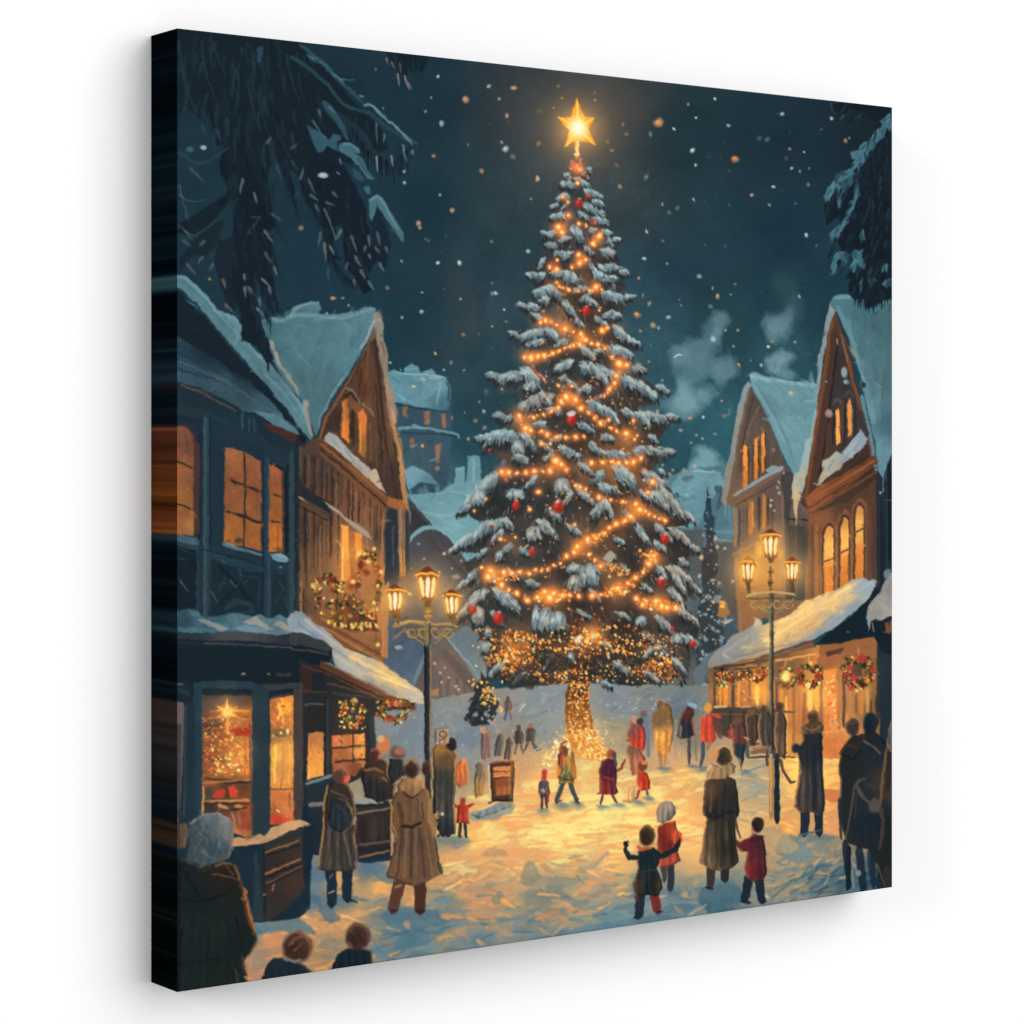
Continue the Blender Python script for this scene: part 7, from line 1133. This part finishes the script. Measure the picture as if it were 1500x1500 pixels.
def finish():
    """brush grain: short strokes in the picture's own colours, ragged edges, duller cool inks"""
    L = IMG.mean(-1)
    for _ in range(2): L[1:-1, 1:-1] = (L[1:-1, 1:-1]*2+L[:-2, 1:-1]+L[2:, 1:-1]+L[1:-1, :-2]+L[1:-1, 2:])/6
    GY, GX = np.gradient(L)
    for box_, n, l, w in (('440,1090 700,1080 700,1340 440,1340', 1500, 6, 2.6), ('700,1020 1300,1020 1300,1330 900,1350 700,1330', 2600, 6, 2.6), ('255,880 640,880 640,1240 255,1240', 1500, 9, 2.4),
                          ('255,400 600,440 600,900 255,900', 1500, 16, 3.4), ('1040,560 1305,440 1305,1000 1040,980', 1500, 14, 3), ('255,1180 380,1180 380,1450 255,1450', 400, 18, 5),
                          ('380,1350 560,1350 560,1430 380,1440', 300, 8, 3), ('680,240 1010,240 1020,1000 680,1000', 2400, 7, 2.6), ('560,540 720,700 720,1060 560,1060', 500, 10, 3)):
        p = pts(box_)
        for _ in range(n):
            x, y = rnd_in(p); k = l*rng.uniform(.5, 1.2); c = sample(x, y); ij = at(x, y); gx, gy = GX[ij], GY[ij]
            g = math.atan2(gx, -gy)+.12*rng.randn() if math.hypot(gx, gy) > .004 else rng.choice([0., 1.4, -.6])+.4*rng.randn()
            dx, dy = math.cos(g)*k/2, math.sin(g)*k/2
            S([(x-dx, y-dy), (x+dx, y+dy)], w*rng.uniform(.7, 1.3), tuple(np.clip(c*(1+.07*rng.randn()), 0, 1)), .55, 1, .8)
    h, w = IMG.shape[:2]; I, J = np.mgrid[0:h, 0:w].astype(np.float32)
    u = 1.3*vnoise(PX/8, PY/8, 21)+.6*vnoise(PX/3, PY/3, 22); v = 1.3*vnoise(PX/8, PY/8, 23)+.6*vnoise(PX/3, PY/3, 24)
    I = np.clip(I+v*1.2, 0, h-1.01); J = np.clip(J+u*1.2, 0, w-1.01); i = I.astype(np.int32); j = J.astype(np.int32); fi = (I-i)[..., None]; fj = (J-j)[..., None]
    A = (IMG[i, j]*(1-fj)+IMG[i, j+1]*fj)*(1-fi)+(IMG[i+1, j]*(1-fj)+IMG[i+1, j+1]*fj)*fi
    g = A.mean(-1, keepdims=True); warm = np.clip((A[..., :1]-A[..., 2:])*6+.5, 0, 1)
    A = g+(A-g)*(.98-.13*(1-warm)*np.clip(g*5-1, 0, 1)+warm*(-.13+.07*np.clip(g*3-1.2, 0, 1)+.2*np.clip(g*3-1.2, 0, 1))); A = A*(1+(1-warm)*np.clip((g-.28)*1.2, -.05, .08))
    A[..., 0] += .002*(1-warm[..., 0])
    k = np.clip((A[..., 0]-A[..., 2])*2.2-.4, 0, 1)*(1-np.clip(g[..., 0]*4-2.2, 0, 1))*np.clip(g[..., 0]*4-1.1, 0, 1)
    A[..., 1] *= 1-.07*k; A[..., 0] *= 1+.05*k
    IMG[:] = np.clip(A, 0, 1)

def paint():
    setup()
    sky(); back_left(); back_right(); ground()
    house_mid(); house_right(); stall_right()
    corner_right(); fir(); fir_lights(); star()
    house_left(); house_brown(); stall_left(); corner_left()
    flakes(); lamp_left(); lamp_right(); people(); finish()

paint()
IMG = np.clip(IMG, 0, 1)
LIN = np.where(IMG <= .04045, IMG/12.92, ((IMG+.055)/1.055)**2.4).astype(np.float32)*.89

# ---------------------------------------------------------------- materials
def mat(name, rough=.9, spec=.05, color=None, attr=None, weave=0., wscale=900.):
    m = bpy.data.materials.new(name); m.use_nodes = True; nt = m.node_tree; b = nt.nodes['Principled BSDF']
    b.inputs['Roughness'].default_value = rough; b.inputs['Specular IOR Level'].default_value = spec
    if color: b.inputs['Base Color'].default_value = color
    if attr:
        a = nt.nodes.new('ShaderNodeVertexColor'); a.layer_name = attr
        nt.links.new(a.outputs['Color'], b.inputs['Base Color'])
    if weave:
        tc = nt.nodes.new('ShaderNodeTexCoord'); mp = nt.nodes.new('ShaderNodeMapping'); nt.links.new(tc.outputs['Object'], mp.inputs[0])
        hs = []
        for ax in ('X', 'Z'):
            w = nt.nodes.new('ShaderNodeTexWave'); w.wave_type = 'BANDS'; w.bands_direction = ax
            w.inputs['Scale'].default_value = wscale; w.inputs['Distortion'].default_value = 1.2; w.inputs['Detail'].default_value = 1
            nt.links.new(mp.outputs[0], w.inputs['Vector']); hs.append(w)
        ad = nt.nodes.new('ShaderNodeMath'); ad.operation = 'ADD'
        nt.links.new(hs[0].outputs['Fac'], ad.inputs[0]); nt.links.new(hs[1].outputs['Fac'], ad.inputs[1])
        bp = nt.nodes.new('ShaderNodeBump'); bp.inputs['Strength'].default_value = weave; bp.inputs['Distance'].default_value = .0004
        nt.links.new(ad.outputs[0], bp.inputs['Height']); nt.links.new(bp.outputs[0], b.inputs['Normal'])
    return m
m_print = mat('printed_canvas', 1., 0., attr='print', weave=.1)
m_edge = mat('printed_canvas_edge', 1., 0., attr='print')

def wall_material():
    m = mat('white_wall_paint', .95, .1, (.93, .93, .93, 1)); nt = m.node_tree; b = nt.nodes['Principled BSDF']
    tc = nt.nodes.new('ShaderNodeTexCoord'); n = nt.nodes.new('ShaderNodeTexNoise'); n.inputs['Scale'].default_value = 220; n.inputs['Detail'].default_value = 3
    bp = nt.nodes.new('ShaderNodeBump'); bp.inputs['Strength'].default_value = .03; bp.inputs['Distance'].default_value = .001
    nt.links.new(tc.outputs['Object'], n.inputs['Vector']); nt.links.new(n.outputs['Fac'], bp.inputs['Height']); nt.links.new(bp.outputs[0], b.inputs['Normal'])
    return m

# ---------------------------------------------------------------- meshes
def grid_mesh(name, co, col, m, parent=None, smooth_=True):
    """co, col: (rows, cols, 3) arrays"""
    r, c = co.shape[:2]
    me = bpy.data.meshes.new(name)
    i = np.arange(r*c).reshape(r, c)
    q = np.stack([i[:-1, :-1], i[1:, :-1], i[1:, 1:], i[:-1, 1:]], -1).reshape(-1, 4)
    me.vertices.add(r*c); me.vertices.foreach_set('co', co.astype(np.float32).ravel())
    n = len(q); me.loops.add(n*4); me.loops.foreach_set('vertex_index', q.astype(np.int32).ravel())
    me.polygons.add(n); me.polygons.foreach_set('loop_start', (np.arange(n)*4).astype(np.int32)); me.polygons.foreach_set('loop_total', np.full(n, 4, np.int32))
    me.update(calc_edges=True); me.validate()
    if col is not None:
        at_ = me.color_attributes.new('print', 'FLOAT_COLOR', 'POINT')
        rgba = np.ones((r*c, 4), np.float32); rgba[:, :3] = col.reshape(-1, 3); at_.data.foreach_set('color', rgba.ravel())
    if smooth_: me.polygons.foreach_set('use_smooth', np.ones(n, bool))
    me.materials.append(m)
    o = bpy.data.objects.new(name, me); scene.collection.objects.link(o)
    if parent: o.parent = parent
    return o

canvas = bpy.data.objects.new('canvas_print', None); scene.collection.objects.link(canvas)
canvas.location = (0, CD, Z0)
canvas['label'] = 'square canvas print of a snowy Christmas market around a lit fir, on a white wall'
canvas['category'] = 'canvas print'
RO = .0016                                 # radius of the fold where the cloth turns over the frame
xs = np.arange(NX)/(NX-1.)*CW; zs = U*(1-np.arange(NY)/(NY-1.))
X, Z = np.meshgrid(xs, zs)
def fold(e): return np.where(e < RO, RO-np.sqrt(np.maximum(RO*RO-(RO-np.minimum(e, RO))**2, 0)), 0)
Y = -CD+np.maximum(fold(np.minimum(X, CW-X)), fold(np.minimum(Z, U-Z)))
front = grid_mesh('front_print', np.stack([X, Y, Z], -1), LIN, m_print, canvas)
front['label'] = 'printed front showing the night market square'

def edge(name, a, b, cols, label, nd=5):
    """one wrapped side: a, b are its ends on the front fold; the border row of the print runs straight back"""
    n = len(cols); t = np.linspace(0, 1, n)[None, :, None]; d = np.linspace(0, 1, nd)[:, None, None]
    p = np.array(a)*(1-t)+np.array(b)*t+0*d
    p = np.repeat(p[:1], nd, 0) if p.shape[0] == 1 else p
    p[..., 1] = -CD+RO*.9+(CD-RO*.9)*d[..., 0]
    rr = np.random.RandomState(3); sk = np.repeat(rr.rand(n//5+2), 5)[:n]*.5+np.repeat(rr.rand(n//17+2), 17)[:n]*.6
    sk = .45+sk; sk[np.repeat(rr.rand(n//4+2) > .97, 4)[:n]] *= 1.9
    c = np.repeat((cols**1.25*sk[:, None])[None], nd, 0)*.32  # border print darkened: the shade on the wrapped sides is put into their colour
    o = grid_mesh(name, p, c, m_edge, canvas, False); o['label'] = label
    return o
def mean3(v): return v
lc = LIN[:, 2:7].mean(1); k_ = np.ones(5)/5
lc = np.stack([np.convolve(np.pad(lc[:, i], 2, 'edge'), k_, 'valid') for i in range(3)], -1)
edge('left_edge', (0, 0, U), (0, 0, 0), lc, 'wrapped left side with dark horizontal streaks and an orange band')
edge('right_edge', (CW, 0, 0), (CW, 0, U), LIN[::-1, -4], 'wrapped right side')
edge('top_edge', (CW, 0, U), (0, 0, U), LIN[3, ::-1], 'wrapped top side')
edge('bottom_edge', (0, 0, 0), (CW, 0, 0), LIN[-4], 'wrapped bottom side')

w = 12.0
me = bpy.data.meshes.new('wall')
me.from_pydata([(-w, CD, -3), (w, CD, -3), (w, CD, 6), (-w, CD, 6), (-w, CD+.12, -3), (w, CD+.12, -3), (w, CD+.12, 6), (-w, CD+.12, 6)], [],
               [(0, 1, 2, 3), (5, 4, 7, 6), (4, 0, 3, 7), (1, 5, 6, 2), (3, 2, 6, 7), (4, 5, 1, 0)])
me.materials.append(wall_material())
wall = bpy.data.objects.new('wall', me); scene.collection.objects.link(wall); wall['kind'] = 'structure'
